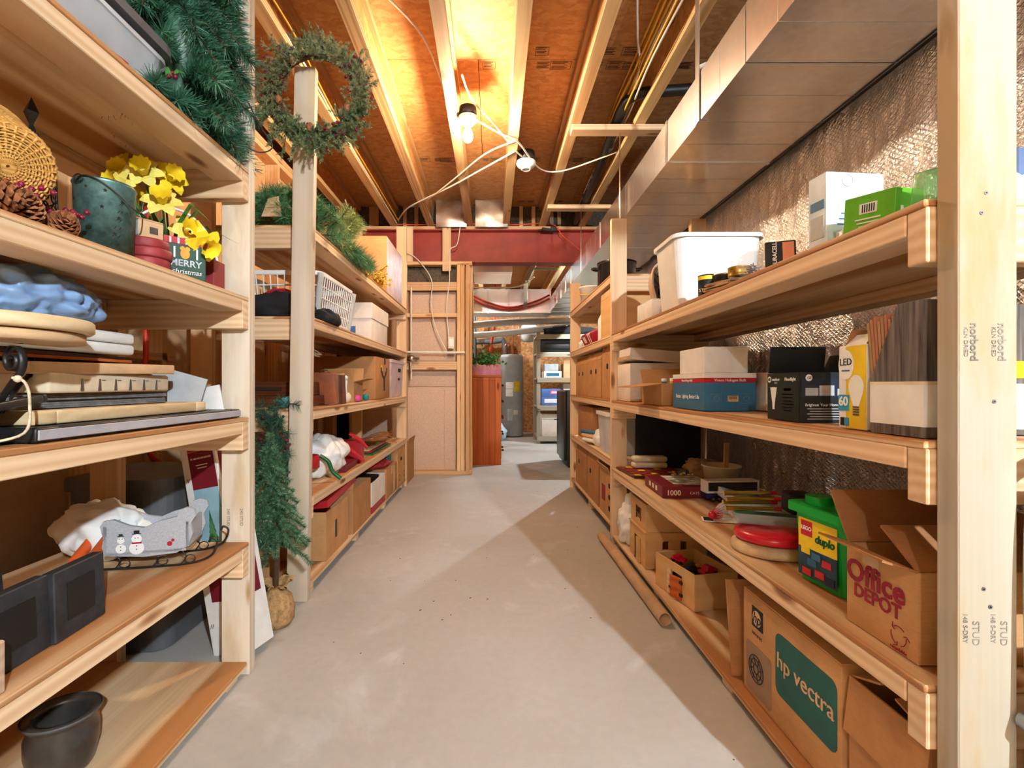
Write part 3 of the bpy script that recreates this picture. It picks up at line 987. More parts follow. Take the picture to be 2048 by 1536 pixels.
def needles(name, paths, dens, ln, wd, mat, parent, seed=1, lean=0.55, kind='stuff', M=None):
    """many thin needles around a set of stems; numpy built"""
    r = np.random.default_rng(seed)
    V, F = [], []
    o = 0
    for P in paths:
        P = np.array([tuple(p) for p in P], dtype=float)
        seg = np.linalg.norm(np.diff(P, axis=0), axis=1)
        L = seg.sum()
        n = max(3, int(L * dens))
        t = r.random(n) * (len(P) - 1)
        i = np.minimum(t.astype(int), len(P) - 2)
        fr = (t - i)[:, None]
        p = P[i] * (1 - fr) + P[i + 1] * fr
        T = (P[i + 1] - P[i]); T /= (np.linalg.norm(T, axis=1)[:, None] + 1e-9)
        q = r.normal(size=(n, 3)); q -= T * (q * T).sum(1)[:, None]; q /= (np.linalg.norm(q, axis=1)[:, None] + 1e-9)
        d = T * lean + q * (1 - lean * 0.5); d /= np.linalg.norm(d, axis=1)[:, None]
        l = ln * (0.7 + 0.5 * r.random(n))[:, None]
        s = np.cross(d, r.normal(size=(n, 3))); s /= (np.linalg.norm(s, axis=1)[:, None] + 1e-9)
        a = p - s * wd / 2; b2 = p + s * wd / 2; c = p + d * l + s * wd * 0.25; e = p + d * l - s * wd * 0.25
        V.append(np.stack([a, b2, c, e], 1).reshape(-1, 3))
        idx = o + np.arange(n)[:, None] * 4 + np.arange(4)
        F.append(idx); o += n * 4
    V = np.concatenate(V); F = np.concatenate(F)
    me = bpy.data.meshes.new(name)
    me.from_pydata(V.tolist(), [], F.tolist())
    me.update()
    return link(name, me, mat, parent, M, kind)

def arc(p, d, L, droop=0.0, n=6, curl=0):
    p, d = Vector(p), Vector(d).normalized()
    return [p + d * (L * k / n) + Vector((0, 0, -droop * (k / n) ** 2 * L)) for k in range(n + 1)]

def blob_mesh(c, rad, seed=1, amp=0.25, freq=3.0, n=28, flat_z=None, ridged=True, mi=0, b=None):
    """crumpled bag-like lump"""
    b = b or B()
    vs, fs = [], []
    k = n * 2
    for i in range(n + 1):
        th = PI * i / n
        for j in range(k):
            ph = 2 * PI * j / k
            d = Vector((math.sin(th) * math.cos(ph), math.sin(th) * math.sin(ph), -math.cos(th)))
            mr = (rad[0] + rad[1] + rad[2]) / 3
            q = Vector((d.x * rad[0], d.y * rad[1], d.z * rad[2])) / mr * freq * 0.75 + Vector((seed * 7.3, seed * 1.7, seed * 3.1))
            a = mnoise.noise(q)
            if ridged:
                a = (abs(a) * 1.6 - 0.4) + 0.45 * (abs(mnoise.noise(q * 2.3)) - 0.25) + 0.18 * mnoise.noise(q * 6)
            else:
                a = a + 0.3 * mnoise.noise(q * 2.5)
            s = 1 + amp * a
            p = Vector((c[0] + d.x * rad[0] * s, c[1] + d.y * rad[1] * s, c[2] + d.z * rad[2] * s))
            if flat_z is not None and p.z < flat_z:
                p.z = flat_z + (p.z - flat_z) * 0.02
            vs.append(p)
    for i in range(n):
        for j in range(k):
            fs.append((i * k + j, i * k + (j + 1) % k, (i + 1) * k + (j + 1) % k, (i + 1) * k + j))
    b.add(vs, fs, mi, True)
    return b

def carton(label, loc, size, rz=0, mat=None, group=None, flaps=None, open_=False, tape=None, holes=(), name='cardboard_box', cat='box', rot=None, inside=None, fill=None, lid=None, th=0.004):
    """corrugated carton: walls, flaps, tape and hand holes. flaps: list of (face, angle, length)"""
    mat = mat or M_CARD
    t = thing(name, label, cat, loc, rz, group, rot)
    sx, sy, sz = size
    b = B()
    if open_:
        b.bx(-sx / 2, -sy / 2, 0, sx / 2, sy / 2, th)
        b.bx(-sx / 2, -sy / 2, th, -sx / 2 + th, sy / 2, sz)
        b.bx(sx / 2 - th, -sy / 2, th, sx / 2, sy / 2, sz)
        b.bx(-sx / 2 + th, -sy / 2, th, sx / 2 - th, -sy / 2 + th, sz)
        b.bx(-sx / 2 + th, sy / 2 - th, th, sx / 2 - th, sy / 2, sz)
        b.build('body', mat, t)
    else:
        b.bx(-sx / 2, -sy / 2, 0, sx / 2, sy / 2, sz)
        b.build('body', mat, t, bevel=0.0025, seg=2)
        if sx > sy:
            fl = ((-sx / 2 + .001, -sy / 2 + .001, sx / 2 - .001, -0.0015), (-sx / 2 + .001, 0.0015, sx / 2 - .001, sy / 2 - .001))
        else:
            fl = ((-sx / 2 + .001, -sy / 2 + .001, -0.0015, sy / 2 - .001), (0.0015, -sy / 2 + .001, sx / 2 - .001, sy / 2 - .001))
        if lid is None:
            for q in fl:
                B().bx(q[0], q[1], sz, q[2], q[3], sz + 0.003).build('flap', mat, t)
    for (face, ang, ln) in (flaps or []):
        n, r = Vector(FACES[face][0]), Vector(FACES[face][1])
        w = (sy if n.x else sx) * 0.985
        hinge = Vector((n.x * sx / 2, n.y * sy / 2, sz))
        d = n * math.sin(R(ang)) + Vector((0, 0, 1)) * math.cos(R(ang))
        M = Matrix.Translation(hinge - n * th * 0.5) @ Matrix((r, d, r.cross(d))).transposed().to_4x4()
        bb = B(); bb.M = M
        bb.bx(-w / 2, 0.001, -th / 2, w / 2, ln, th / 2)
        bb.build('flap', inside or mat, t)
    if tape:
        for face in tape:
            if face == '+z':
                decal(t, (sx, sy, sz + 0.003), '+z', 0, 0, 0.05 if sx < sy else sx, sy if sx < sy else 0.05, M_TAPE, 'tape_strip')
            else:
                decal(t, size, face, 0, sz * 0.36, 0.05, sz * 0.28, M_TAPE, 'tape_strip')
    for (face, u, v, w, h) in holes:
        decal(t, size, face, u, v, w, h, M_HOLE, 'hand_hole', round_=min(w, h) * 0.48)
    if lid:
        lm, lh, ov = lid
        b = B()
        b.bx(-sx / 2 - ov, -sy / 2 - ov, sz - lh, sx / 2 + ov, sy / 2 + ov, sz + 0.004)
        b.build('lid', lm, t, bevel=0.002)
    return t

def simple(label, cat, name, b, mats, loc=(0, 0, 0), rz=0, bevel=0, seg=1, group=None, rot=None, weld=False):
    o = b.build(name, mats, None, bevel=bevel, seg=seg, weld=weld)
    place(o, loc, rz, rot)
    return tag(o, label, cat, group)

def rbox(b, x0, y0, z0, x1, y1, z1, r, n=5, flare=0.0, mi=0, bottom=True, top=False, hollow=0.0, steps=None):
    """rounded-corner tub wall between z0 and z1, flared outward at the top"""
    def ring(z, e, ins=0.0):
        out = []
        rr = max(0.002, r - ins)
        for cx, cy, a0 in ((x1 - r, y1 - r, 0), (x0 + r, y1 - r, 90), (x0 + r, y0 + r, 180), (x1 - r, y0 + r, 270)):
            for k in range(n + 1):
                t = R(a0 + 90 * k / n)
                out.append((cx + (rr + e) * math.cos(t), cy + (rr + e) * math.sin(t), z))
        return out
    rings = [ring(z0, 0), ring(z1, flare)]
    if hollow:
        rings += [ring(z1, flare, hollow), ring(z0 + hollow, 0, hollow)]
    m = len(rings[0])
    vs = [p for q in rings for p in q]
    fs = []
    for i in range(len(rings) - 1):
        for j in range(m):
            fs.append((i * m + j, i * m + (j + 1) % m, (i + 1) * m + (j + 1) % m, (i + 1) * m + j))
    if bottom:
        fs.append(tuple(range(m))[::-1])
        if hollow:
            fs.append(tuple(range(3 * m, 4 * m)))
    if top:
        fs.append(tuple(range(m, 2 * m)))
    b.add(vs, fs, mi, False)
    return b

# ================================================================== LEFT UNIT, TOP SHELF
ZL1, ZL2, ZL3, ZL4, ZL5 = 1.602, 1.199, 0.820, 0.425, 0.045
M_BINCLEAR = clear_plastic('bin_plastic', (240, 243, 245), 0.36, 0.15)
t = thing('storage_bin', 'clear plastic storage bin with a dark grey lid full of red wrapping things', 'bin', (-1.0, 0.935, ZL1))
rbox(B(), -0.17, -0.29, 0, 0.17, 0.29, 0.115, 0.04, flare=0.022, hollow=0.003).build('tub', M_BINCLEAR, t)
b = B(); rbox(b, -0.195, -0.315, 0.106, 0.195, 0.315, 0.116, 0.05, top=False, bottom=False, hollow=0.012)
b.build('rim', M_FROST, t)
b = B(); rbox(b, -0.205, -0.325, 0.128, 0.205, 0.325, 0.150, 0.055, top=True)
rbox(b, -0.16, -0.28, 0.150, 0.16, 0.28, 0.157, 0.04, top=True)
b.build('lid', M_GREY, t)
for yy in (-0.1, 0.324):
    bb = B()
    if yy > 0:
        bb.bx(0.05, 0.318, 0.06, 0.13, 0.334, 0.118)
    else:
        bb.bx(0.19, -0.16, 0.07, 0.208, -0.06, 0.125)
    bb.build('latch', M_FROST, t, bevel=0.004)
def obj_in(name, label, cat, b, mats, **k):
    return simple(label, cat, name, b, mats, **k)
obj_in('paper_roll', 'white roll of paper lying inside the clear storage bin', 'paper roll', B().cyl((-0.858, 0.72, ZL1 + 0.034), (-0.858, 1.17, ZL1 + 0.034), 0.024, n=16), [M_WHITECARD])
obj_in('red_bow_bag', 'crumpled red gift bag inside the clear storage bin', 'bag', blob_mesh((-0.935, 0.84, ZL1 + 0.075), (0.11, 0.17, 0.030), 3, 0.3, 2.5, 14), [M_REDC])
obj_in('ribbon_coil', 'loose red ribbon coiled inside the clear storage bin', 'ribbon', B().tube([(-0.86 + 0.025 * math.cos(a * 0.9) + 0.002 * a, 1.02 + 0.06 * math.sin(a * 0.7), ZL1 + 0.012 + 0.003 * (a % 5)) for a in range(26)], 0.004, 5), [M_REDPL])

# heap of artificial greenery at the end of the top shelf
t = thing('artificial_garland', 'big heap of dark green artificial garland spilling over the top shelf end', 'garland', (-0.90, 1.40, ZL1))
r_ = random.Random(3)
paths = []
for k in range(190):
    u = r_.random() * 2 * PI
    h = r_.random()
    rad = 0.10 + 0.05 * r_.random()
    p = Vector((0.02 + rad * 0.8 * math.cos(u) * (1 - 0.3 * h), -0.02 + rad * 0.75 * math.sin(u), 0.05 + h * 0.62))
    d = Vector((math.cos(u), math.sin(u) * 0.8, r_.uniform(-0.7, 0.5)))
    paths.append(arc(p - d * 0.05, d, r_.uniform(0.09, 0.15), 0.5))
for k in range(14):
    p = Vector((0.06 + 0.02 * k / 14, -0.18 + 0.024 * k, 0.03 + 0.01 * (k % 3)))
    paths.append(arc(p, (0.5, r_.uniform(-1, 1), 0.5), 0.10, 0.6))
blob_mesh((0.0, 0.02, 0.36), (0.10, 0.09, 0.33), 77, 0.2, 2, 14, ridged=False).build('light_block_core', M_NEEDLE_D, t)  # added blob inside the heap, stops light shining through the needles
needles('foliage', paths, 2000, 0.040, 0.0018, M_NEEDLE_D, t, 5)
needles('tinsel_tips', paths[::3], 800, 0.042, 0.0018, M_NEEDLE_G, t, 6)
bb = B()
for P in paths:
    bb.tube(P, 0.0022, 4)
bb.build('stems', M_TWIG, t, kind='stuff')
bb = B()
for x, y, z in ((0.05, -0.12, 0.10), (0.06, -0.11, 0.105), (0.052, -0.11, 0.115), (0.10, 0.02, 0.30)):
    bb.ball((x + 0.03, y - 0.03, z), 0.006, 6)
bb.build('berries', M_BERRY, t, kind='stuff')
bb = B()
for k, (x, y, z) in enumerate(((0.08, -0.14, 0.11), (0.09, -0.15, 0.10), (0.07, -0.16, 0.10))):
    a = k * 2.1
    bb.add([(x, y, z), (x + 0.02 * math.cos(a), y, z + 0.02 * math.sin(a) + 0.005), (x + 0.04 * math.cos(a), y - 0.004, z + 0.04 * math.sin(a)), (x + 0.02 * math.cos(a + 0.9), y, z + 0.02 * math.sin(a + 0.9))], [(0, 1, 2, 3)])
bb.build('holly_leaf', M_LEAFG, t)
cable('light_string', 'dark wire of a light string drooping from the garland past the post', 'wire', [(-0.80, 1.45, 1.83), (-0.76, 1.52, 1.80), (-0.735, 1.55, 1.74), (-0.70, 1.57, 1.68), (-0.735, 1.56, 1.655), (-0.78, 1.54, 1.67)], 0.0022, M_BLACK)
cable('light_string', 'dark wire loop hanging down beside the end of the top shelf', 'wire', [(-0.82, 1.46, 1.82), (-0.79, 1.50, 1.76), (-0.80, 1.51, 1.68), (-0.785, 1.52, 1.62), (-0.775, 1.53, 1.63)], 0.0022, M_BLACK)

# ------------------------------------------------------------------ left unit, second shelf
# wicker basket tipped on its side
t = thing('wicker_basket', 'round wicker basket tipped over on top of the pinecones', 'basket', (-0.865, 0.88, 1.31))
M_WICK = wood('wicker', (226, 176, 98), (178, 120, 52), knots=False, ring=40)
axis = Vector((-0.84, 0.36, 0.42)).normalized()
F = frame(axis)
Fm = Matrix((F.col[1].to_3d(), F.col[2].to_3d(), axis)).transposed().to_4x4()
b = B(); b.M = Fm
ns = 28
for k in range(12):        # woven rings of the base
    rr = 0.012 + 0.0048 * k
    b.tube([((rr + 0.0) * math.cos(2 * PI * q / 56), rr * math.sin(2 * PI * q / 56), (0.0022 if (q + k) % 2 else -0.0022)) for q in range(56)], 0.0022, 4, closed=True)
b.build('base_weave', M_WICK, t)
b = B(); b.M = Fm
for k in range(17):
    rr = 0.072 + 0.0009 * k
    b.tube([((rr + (0.002 if (q + k) % 2 else -0.002)) * math.cos(2 * PI * q / 56), (rr + (0.002 if (q + k) % 2 else -0.002)) * math.sin(2 * PI * q / 56), 0.006 + 0.0068 * k) for q in range(56)], 0.0036, 4, closed=True)
b.tube([(0.090 * math.cos(2 * PI * q / 40), 0.090 * math.sin(2 * PI * q / 40), 0.124) for q in range(40)], 0.007, 6, closed=True)
b.build('side_weave', M_WICK, t)
b = B(); b.M = Fm
for q in range(ns):
    a = 2 * PI * q / ns
    b.tube([(0.003 * math.cos(a), 0.003 * math.sin(a), 0), (0.07 * math.cos(a), 0.07 * math.sin(a), 0), (0.073 * math.cos(a), 0.073 * math.sin(a), 0.01), (0.088 * math.cos(a), 0.088 * math.sin(a), 0.12)], 0.0024, 4)
b.build('stakes', M_WICK, t)
b = B(); b.M = Fm
b.lathe([(0.0705, 0.004), (0.086, 0.118)], 28)
b.lathe([(0.0005, 0.003), (0.0705, 0.004)], 28)
b.build('inner_lining', M_WICK, t)

# dark filigree spire
t = thing('metal_spire', 'dark wrought metal spire ornament standing behind the wicker basket', 'ornament', (-1.0, 1.07, ZL2), rz=0.3)
b = B()
for s1 in (-1, 1):
    for s2 in (-1, 1):
        b.tube([(0.035 * s1, 0.035 * s2, 0), (0.030 * s1, 0.030 * s2, 0.18), (0.026 * s1, 0.026 * s2, 0.22), (0.006 * s1, 0.006 * s2, 0.27)], 0.003, 5)
b.build('corner_bars', M_BLKIRON, t)
b = B()
for k in range(7):
    z = 0.015 + k * 0.03
    for q in range(4):
        a = q * PI / 2
        c, s = math.cos(a), math.sin(a)
        for m2 in (-1, 1):
            pts = [(c * 0.033 - s * m2 * (0.016 + 0.011 * math.cos(w)), s * 0.033 + c * m2 * (0.016 + 0.011 * math.cos(w)), z + 0.013 * math.sin(w)) for w in [x * PI / 4 for x in range(8)]]
            b.tube(pts, 0.0017, 4, closed=True)
b.build('scrollwork', M_BLKIRON, t)
b = B()
b.lathe([(0.0005, 0.262), (0.010, 0.272), (0.006, 0.28), (0.0035, 0.285), (0.0145, 0.312), (0.0005, 0.345)], 4, smooth=False)
b.build('finial', M_BLKIRON, t)

# pinecones
def pinecone(label, loc, L, rad, rot):
    t = thing('pinecone', label, 'pinecone', loc, rot=rot, group='pinecones along the shelf edge')
    b = B()
    b.lathe([(0.0005, -L / 2), (rad * 0.55, -L * 0.35), (rad * 0.62, 0), (rad * 0.45, L * 0.3), (0.0005, L / 2)], 10)
    b.build('core', M_CONE_D, t)
    b = B()
    n = 90
    for i in range(n):
        u = i / n
        z = -L / 2 + L * u
        rr = rad * (math.sin(PI * (0.12 + 0.80 * u)) ** 0.7)
        a = i * 2.39996
        c, s = math.cos(a), math.sin(a)
        w = 0.0062 + 0.004 * math.sin(PI * u)
        dz = 0.35 * rad * (u - 0.15)
        def P(r0, tt, zz):
            return (c * r0 - s * tt, s * r0 + c * tt, zz)
        b.add([P(rr * 0.45, -w * 0.4, z - 0.002), P(rr * 0.45, w * 0.4, z - 0.002), P(rr * 0.97, w, z + dz), P(rr * 1.05, 0, z + dz + 0.001), P(rr * 0.97, -w, z + dz), P(rr * 0.95, 0, z + dz + 0.005)], [(0, 1, 2, 3), (0, 3, 4), (5, 2, 1), (5, 4, 3), (5, 3, 2), (5, 1, 0), (5, 0, 4)])
    b.build('scales', M_CONE, t)
M_CONE = flat('cone_scales', (146, 92, 58), 0.55, var=0.35, scale=90)
M_CONE_D = flat('cone_core', (62, 34, 22), 0.8)
for k, (x, y, z, L, rd, rt, lb) in enumerate([
        (-0.83, 0.70, 1.232, 0.085, 0.034, (1.2, 0.2, 0.6), 'long brown pinecone at the very left edge of the shelf'),
        (-0.825, 0.80, 1.230, 0.075, 0.033, (1.45, 0.1, 2.4), 'pale tipped pinecone lying on its side under the wicker basket'),
        (-0.835, 0.875, 1.228, 0.06, 0.032, (0.6, 0.5, 0.2), 'round brown pinecone just past the wicker basket'),
        (-0.82, 0.94, 1.222, 0.05, 0.026, (1.1, -0.4, 1.2), 'small pinecone with pale tips beside the green pail'),
        (-0.91, 0.80, 1.235, 0.07, 0.034, (0.9, 0.3, 1.7), 'dark pinecone farthest back under the wicker basket'),
        (-0.90, 0.92, 1.232, 0.06, 0.030, (1.0, 0.0, 0.4), 'dark pinecone behind the small pale one by the pail')]):
    pinecone(lb, (x, y, z), L, rd, rt)
b = B()
r_ = random.Random(5)
for k in range(60):
    b.ball((-0.86 + r_.uniform(-0.05, 0.05), r_.uniform(0.68, 1.0), 1.25 + r_.uniform(-0.01, 0.03)), 0.0055, 5)
tag(b.build('berry_sprigs', M_BERRY), 'shiny dark red berries scattered among the pinecones', 'berries')['kind'] = 'stuff'

# punched tin pail
t = thing('tin_pail', 'dark green punched tin pail with a wire handle and star holes', 'pail', (-0.852, 1.085, ZL2))
t.scale = (0.84, 0.84, 0.88)
prof = [(0.0005, 0.002), (0.060, 0.002), (0.062, 0.0), (0.0665, 0.172), (0.069, 0.176), (0.0665, 0.180), (0.0635, 0.176), (0.0595, 0.006), (0.0005, 0.006)]
B().lathe(prof, 40).build('body', M_GREENMETAL, t)
b = B()
def punched(b, ang, z, s, pts=5):
    r0 = 0.0623 + 0.0045 * z / 0.172 + 0.0006
    poly = []
    for k in range(pts * 2):
        q = s * (1.0 if k % 2 == 0 else 0.42)
        a = PI / 2 + PI * k / pts
        poly.append((q * math.cos(a), q * math.sin(a)))
    vs = []
    for (u, v) in poly:
        aa = ang + u / r0
        vs.append((r0 * math.cos(aa), r0 * math.sin(aa), z + v))
    b.add(vs, [tuple(range(len(vs)))])
for a, z, s in ((-1.0, 0.11, 0.006), (-0.35, 0.13, 0.006), (-0.45, 0.09, 0.006), (-2.1, 0.13, 0.006), (-1.9, 0.07, 0.005), (-2.5, 0.10, 0.006), (-0.6, 0.05, 0.006), (-1.5, 0.155, 0.005), (-0.9, 0.15, 0.006)):
    punched(b, a, z, s)
b.build('star_hole', M_HOLE, t)
b = B()
for row, n in ((0.02, 1), (0.04, 1), (0.06, 1), (0.08, 1), (0.10, 1), (0.12, 1)):
    w = 0.034 * (1.15 - row / 0.14)
    for sgn in (-1, 1):
        for q in range(2):
            a0 = -0.22 + sgn * (w * (0.35 + 0.45 * q)) / 0.064
            r0 = 0.0623 + 0.0045 * row / 0.172 + 0.0006
            vs = []
            for (u, v) in ((0, 0.004), (0.007 * sgn, -0.006), (0.009 * sgn, -0.009), (0.002 * sgn, -0.002)):
                vs.append((r0 * math.cos(a0 + u / r0), r0 * math.sin(a0 + u / r0), row + v + 0.008))
            b.add(vs, [(0, 1, 2, 3) if sgn < 0 else (3, 2, 1, 0)])
b.build('tree_slots', M_HOLE, t)
b = B()
b.tube(spline([(-0.02, -0.067, 0.168), (0.0, -0.072, 0.178), (0.03, -0.066, 0.172), (0.065, -0.04, 0.145), (0.095, -0.01, 0.11), (0.078, 0.03, 0.15)]), 0.0018, 6)
b.tube([(-0.012 + 0.011 * math.cos(a), -0.070, 0.173 + 0.009 * math.sin(a)) for a in [x * PI / 6 for x in range(12)]], 0.0016, 5, closed=True)
b.build('wire_handle', M_BLKIRON, t)

# burgundy round boxes, stacked
M_BURG = flat('burgundy', (146, 50, 52), 0.55, var=0.06)
for k, (dx, h, z) in enumerate(((0.0, 0.024, 0), (0.004, 0.022, 0.0245), (-0.003, 0.022, 0.047))):
    b = B(); b.lathe([(0.0005, 0), (0.046, 0), (0.0475, 0.003), (0.0475, h - 0.003), (0.046, h), (0.0005, h)], 32)
    simple(['bottom burgundy round tin in the stack beside the green pail', 'middle burgundy round tin in the stack beside the green pail', 'top burgundy round tin under the small photo box'][k], 'tin', 'round_tin', b, [M_BURG], (-0.835 + dx, 1.195, ZL2 + z), group='stack of burgundy tins')
t = carton('small tan gift box with a grey printed end on the burgundy tins', (-0.842, 1.195, ZL2 + 0.0695), (0.06, 0.055, 0.042), rz=-0.5, mat=M_CARD3, name='gift_box', lid=(M_CARD3, 0.001, 0.0))
decal(t, (0.06, 0.055, 0.042), '-y', 0, 0, 0.056, 0.038, M_LGREY, 'label_panel')
p, r, up = fpt((0.06, 0.055, 0.042), '-y', -0.012, 0.002, 0.0016)
b = B(); b.cyl(p, p + Vector((0, -0.0004, 0)), 0.008, n=20); b.build('printed_dot', M_MAROON, t)
decal(t, (0.06, 0.055, 0.042), '+x', 0.005, 0, 0.018, 0.016, M_INK, 'printed_mark')

# Merry Christmas box
S = (0.095, 0.075, 0.108)
t = thing('christmas_tin', 'dark green Merry Christmas box with a red striped rim', 'box', (-0.838, 1.335, ZL2), rz=0.75)
M_XG = flat('christmas_green', (26, 62, 46), 0.5)
B().bx(-S[0] / 2, -S[1] / 2, 0, S[0] / 2, S[1] / 2, S[2]).build('body', M_XG, t, bevel=0.002)
b = B(); b.bx(-S[0] / 2 - .0015, -S[1] / 2 - .0015, S[2] - 0.016, S[0] / 2 + .0015, S[1] / 2 + .0015, S[2] + 0.001); b.build('striped_rim', M_REDC, t)
for face, w in (('-y', S[0]), ('-x', S[1])):
    for k in range(5):
        decal(t, (S[0] + 0.003, S[1] + 0.003, S[2]), face, -w / 2 + 0.012 + k * w / 5.2, S[2] / 2 - 0.008, 0.004, 0.015, M_WHITEINK, 'rim_stripe')
ftext(t, S, '-y', 0, -0.012, 'MERRY', 0.024, M_LGREY, bold=0.02)
ftext(t, S, '-y', 0.002, -0.034, 'christmas', 0.018, M_WHITEINK, shear=0.2)
ftext(t, S, '-x', 0, -0.012, 'MERRY', 0.02, M_LGREY, bold=0.02)
p, r, up = fpt(S, '-y', -0.002, 0.016, 0.0012)
M_GOLD = flat('gold_ink', (216, 150, 40), 0.4)
b = B(); b.M = Matrix.Translation(p) @ Matrix((r, up, r.cross(up))).transposed().to_4x4()
b.prism([(0.011 * math.cos(a) , 0.014 * math.sin(a) - 0.002) for a in [x * PI / 8 for x in range(16)]], -0.0003, 0.0003)
for s1 in (-1, 1):
    b.prism([(s1 * 0.006 + 0.006 * math.cos(a), 0.011 + 0.006 * math.sin(a)) for a in [x * PI / 5 for x in range(10)]], -0.0003, 0.0004)
b.build('printed_face', M_GOLD, t)
for u in (-0.026, 0.026):
    decal(t, S, '-y', u, 0.016, 0.004, 0.028, M_WHITEINK, 'candy_cane')
simple('small plain brown box just behind the Merry Christmas box', 'box', 'brown_box', B().bx(-0.03, -0.03, 0, 0.03, 0.03, 0.085), [M_BURG], (-0.835, 1.455, ZL2), bevel=0.002)

# daffodils in a white handled basket
M_DAFF = flat('daffodil_yellow', (248, 214, 40), 0.6, var=0.06, sub=0.1)
M_DAFF2 = flat('daffodil_pale', (236, 222, 110), 0.6, var=0.06)
t = thing('flower_basket', 'white handled basket of yellow artificial daffodils', 'flowers', (-0.92, 1.40, ZL2))
rbox(B(), -0.07, -0.07, 0, 0.07, 0.07, 0.07, 0.03, flare=0.015, hollow=0.005).build('basket', M_WHITEPL, t)
B().tube([(0.085 * math.cos(a), 0.02 + 0.08 * math.cos(a), 0.07 + 0.16 * math.sin(a)) for a in [x * PI / 16 for x in range(17)]], 0.004, 6).build('handle', M_WHITEPL, t)
heads = [(-0.13, 0.02, 0.345, (-0.2, -0.6, 0.7)), (-0.09, -0.05, 0.30, (0.1, -0.9, 0.3)), (-0.02, -0.07, 0.295, (0.3, -0.8, 0.3)), (0.02, -0.02, 0.30, (0.7, -0.5, 0.2)), (-0.05, -0.12, 0.235, (-0.2, -0.9, 0.1)), (0.05, -0.10, 0.205, (0.4, -0.8, 0.5)), (0.14, -0.06, 0.10, (0.8, -0.5, -0.5)), (-0.10, 0.04, 0.27, (-0.5, -0.6, 0.5)), (0.07, -0.02, 0.15, (0.7, -0.6, 0.2))]
for k, (x, y, z, n) in enumerate(heads):
    Fz = Vector(n).normalized()
    Fm = frame(Fz)
    Mh = Matrix.Translation((x, y, z)) @ Matrix.Scale(1.25, 4) @ Matrix((Fm.col[1].to_3d(), Fm.col[2].to_3d(), Fz)).transposed().to_4x4()
    b = B(); b.M = Mh
    for q in range(6):
        a = q * PI / 3
        c, s = math.cos(a), math.sin(a)
        pts = []
        for (rr, w, zz) in ((0.006, 0.006, 0), (0.02, 0.014, 0.004), (0.032, 0.010, 0.003), (0.040, 0.001, -0.003)):
            pts.append(((rr * c + w * s, rr * s - w * c, zz), (rr * c - w * s, rr * s + w * c, zz - 0.002)))
        for i in range(3):
            b.quad(pts[i][0], pts[i + 1][0], pts[i + 1][1], pts[i][1], 0, True)
    fl = b.build('petals', M_DAFF2 if k % 3 else M_DAFF, t)
    b = B(); b.M = Mh
    nseg = 20
    vs, fs = [], []
    for i, (rr, zz) in enumerate(((0.009, 0.0), (0.0115, 0.012), (0.014, 0.02), (0.020, 0.026))):
        for q in range(nseg):
            wv = 1 + (0.12 * math.sin(q * PI * 0.9) if i == 3 else 0)
            vs.append((rr * wv * math.cos(2 * PI * q / nseg), rr * wv * math.sin(2 * PI * q / nseg), zz + (0.002 * (q % 2) if i == 3 else 0)))
    fs = [(i * nseg + q, i * nseg + (q + 1) % nseg, (i + 1) * nseg + (q + 1) % nseg, (i + 1) * nseg + q) for i in range(3) for q in range(nseg)]
    b.add(vs, fs, 0, True)
    b.build('trumpet', M_DAFF, fl)
    e = Vector((x, y, z)) - Fz * 0.004
    B().tube(spline([e, e - Fz * 0.03 + Vector((0, 0, -0.02)), Vector((x * 0.4, y * 0.4, 0.12)), (x * 0.2, y * 0.2, 0.04)], 4), 0.003, 5).build('stem', M_LEAFG, fl)
b = B()
for k in range(16):
    a = k * 2.4
    d = Vector((math.cos(a), math.sin(a), 0))
    L = 0.14 + 0.05 * (k % 3)
    s = Vector((-d.y, d.x, 0)) * 0.006
    P = [Vector((0, 0, 0.06)) + d * (L * 0.75 * u) + Vector((0, 0, 0.15 * math.sin(u * 2.3) * (0.7 + 0.3 * (k % 2)))) for u in (0, 0.35, 0.7, 1.0)]
    for i in range(3):
        w0, w1 = (1, 1.1, 0.8, 0.1)[i], (1, 1.1, 0.8, 0.1)[i + 1]
        b.quad(P[i] - s * w0, P[i] + s * w0, P[i + 1] + s * w1, P[i + 1] - s * w1, 0, True)
b.build('leaves', M_LEAFG, t, kind='stuff')

# ------------------------------------------------------------------ left unit, third shelf: frames and canvases
def pframe(label, x0, x1, y0, y1, z, h, mats, name='framed_picture', cat='picture frame', bw=0.045, rot=None, mid=None):
    t = thing(name, label, cat, ((x0 + x1) / 2, (y0 + y1) / 2, z), rot=rot)
    sx, sy = x1 - x0, y1 - y0
    for nm, q in (('frame_bar', (-sx / 2, -sy / 2, sx / 2, -sy / 2 + bw)), ('frame_bar', (-sx / 2, sy / 2 - bw, sx / 2, sy / 2)), ('frame_bar', (-sx / 2, -sy / 2 + bw, -sx / 2 + bw, sy / 2 - bw)), ('frame_bar', (sx / 2 - bw, -sy / 2 + bw, sx / 2, sy / 2 - bw))):
        B().bx(q[0], q[1], 0, q[2], q[3], h).build(nm, mats[0], t, bevel=min(0.004, h * 0.2), seg=2)
    B().bx(-sx / 2 + bw, -sy / 2 + bw, h * 0.3, sx / 2 - bw, sy / 2 - bw, h * 0.6).build('picture', mats[1], t)
    return t
M_SILVER = flat('silver_grey_paint', (176, 172, 176), 0.35, var=0.05)
M_GREYP = flat('grey_canvas', (128, 124, 122), 0.8, var=0.12, scale=60)
M_PAINTED = flat('painted_picture', (70, 88, 74), 0.6, var=0.5, scale=14)
M_CANVAS = flat('canvas_cloth', (226, 206, 176), 0.85, var=0.05)
t = pframe('large black picture frame lying flat with a silver edge along the shelf front', -1.22, -0.782, 0.845, 1.53, ZL3, 0.026, [M_BLKIRON, M_GREYP], bw=0.05)
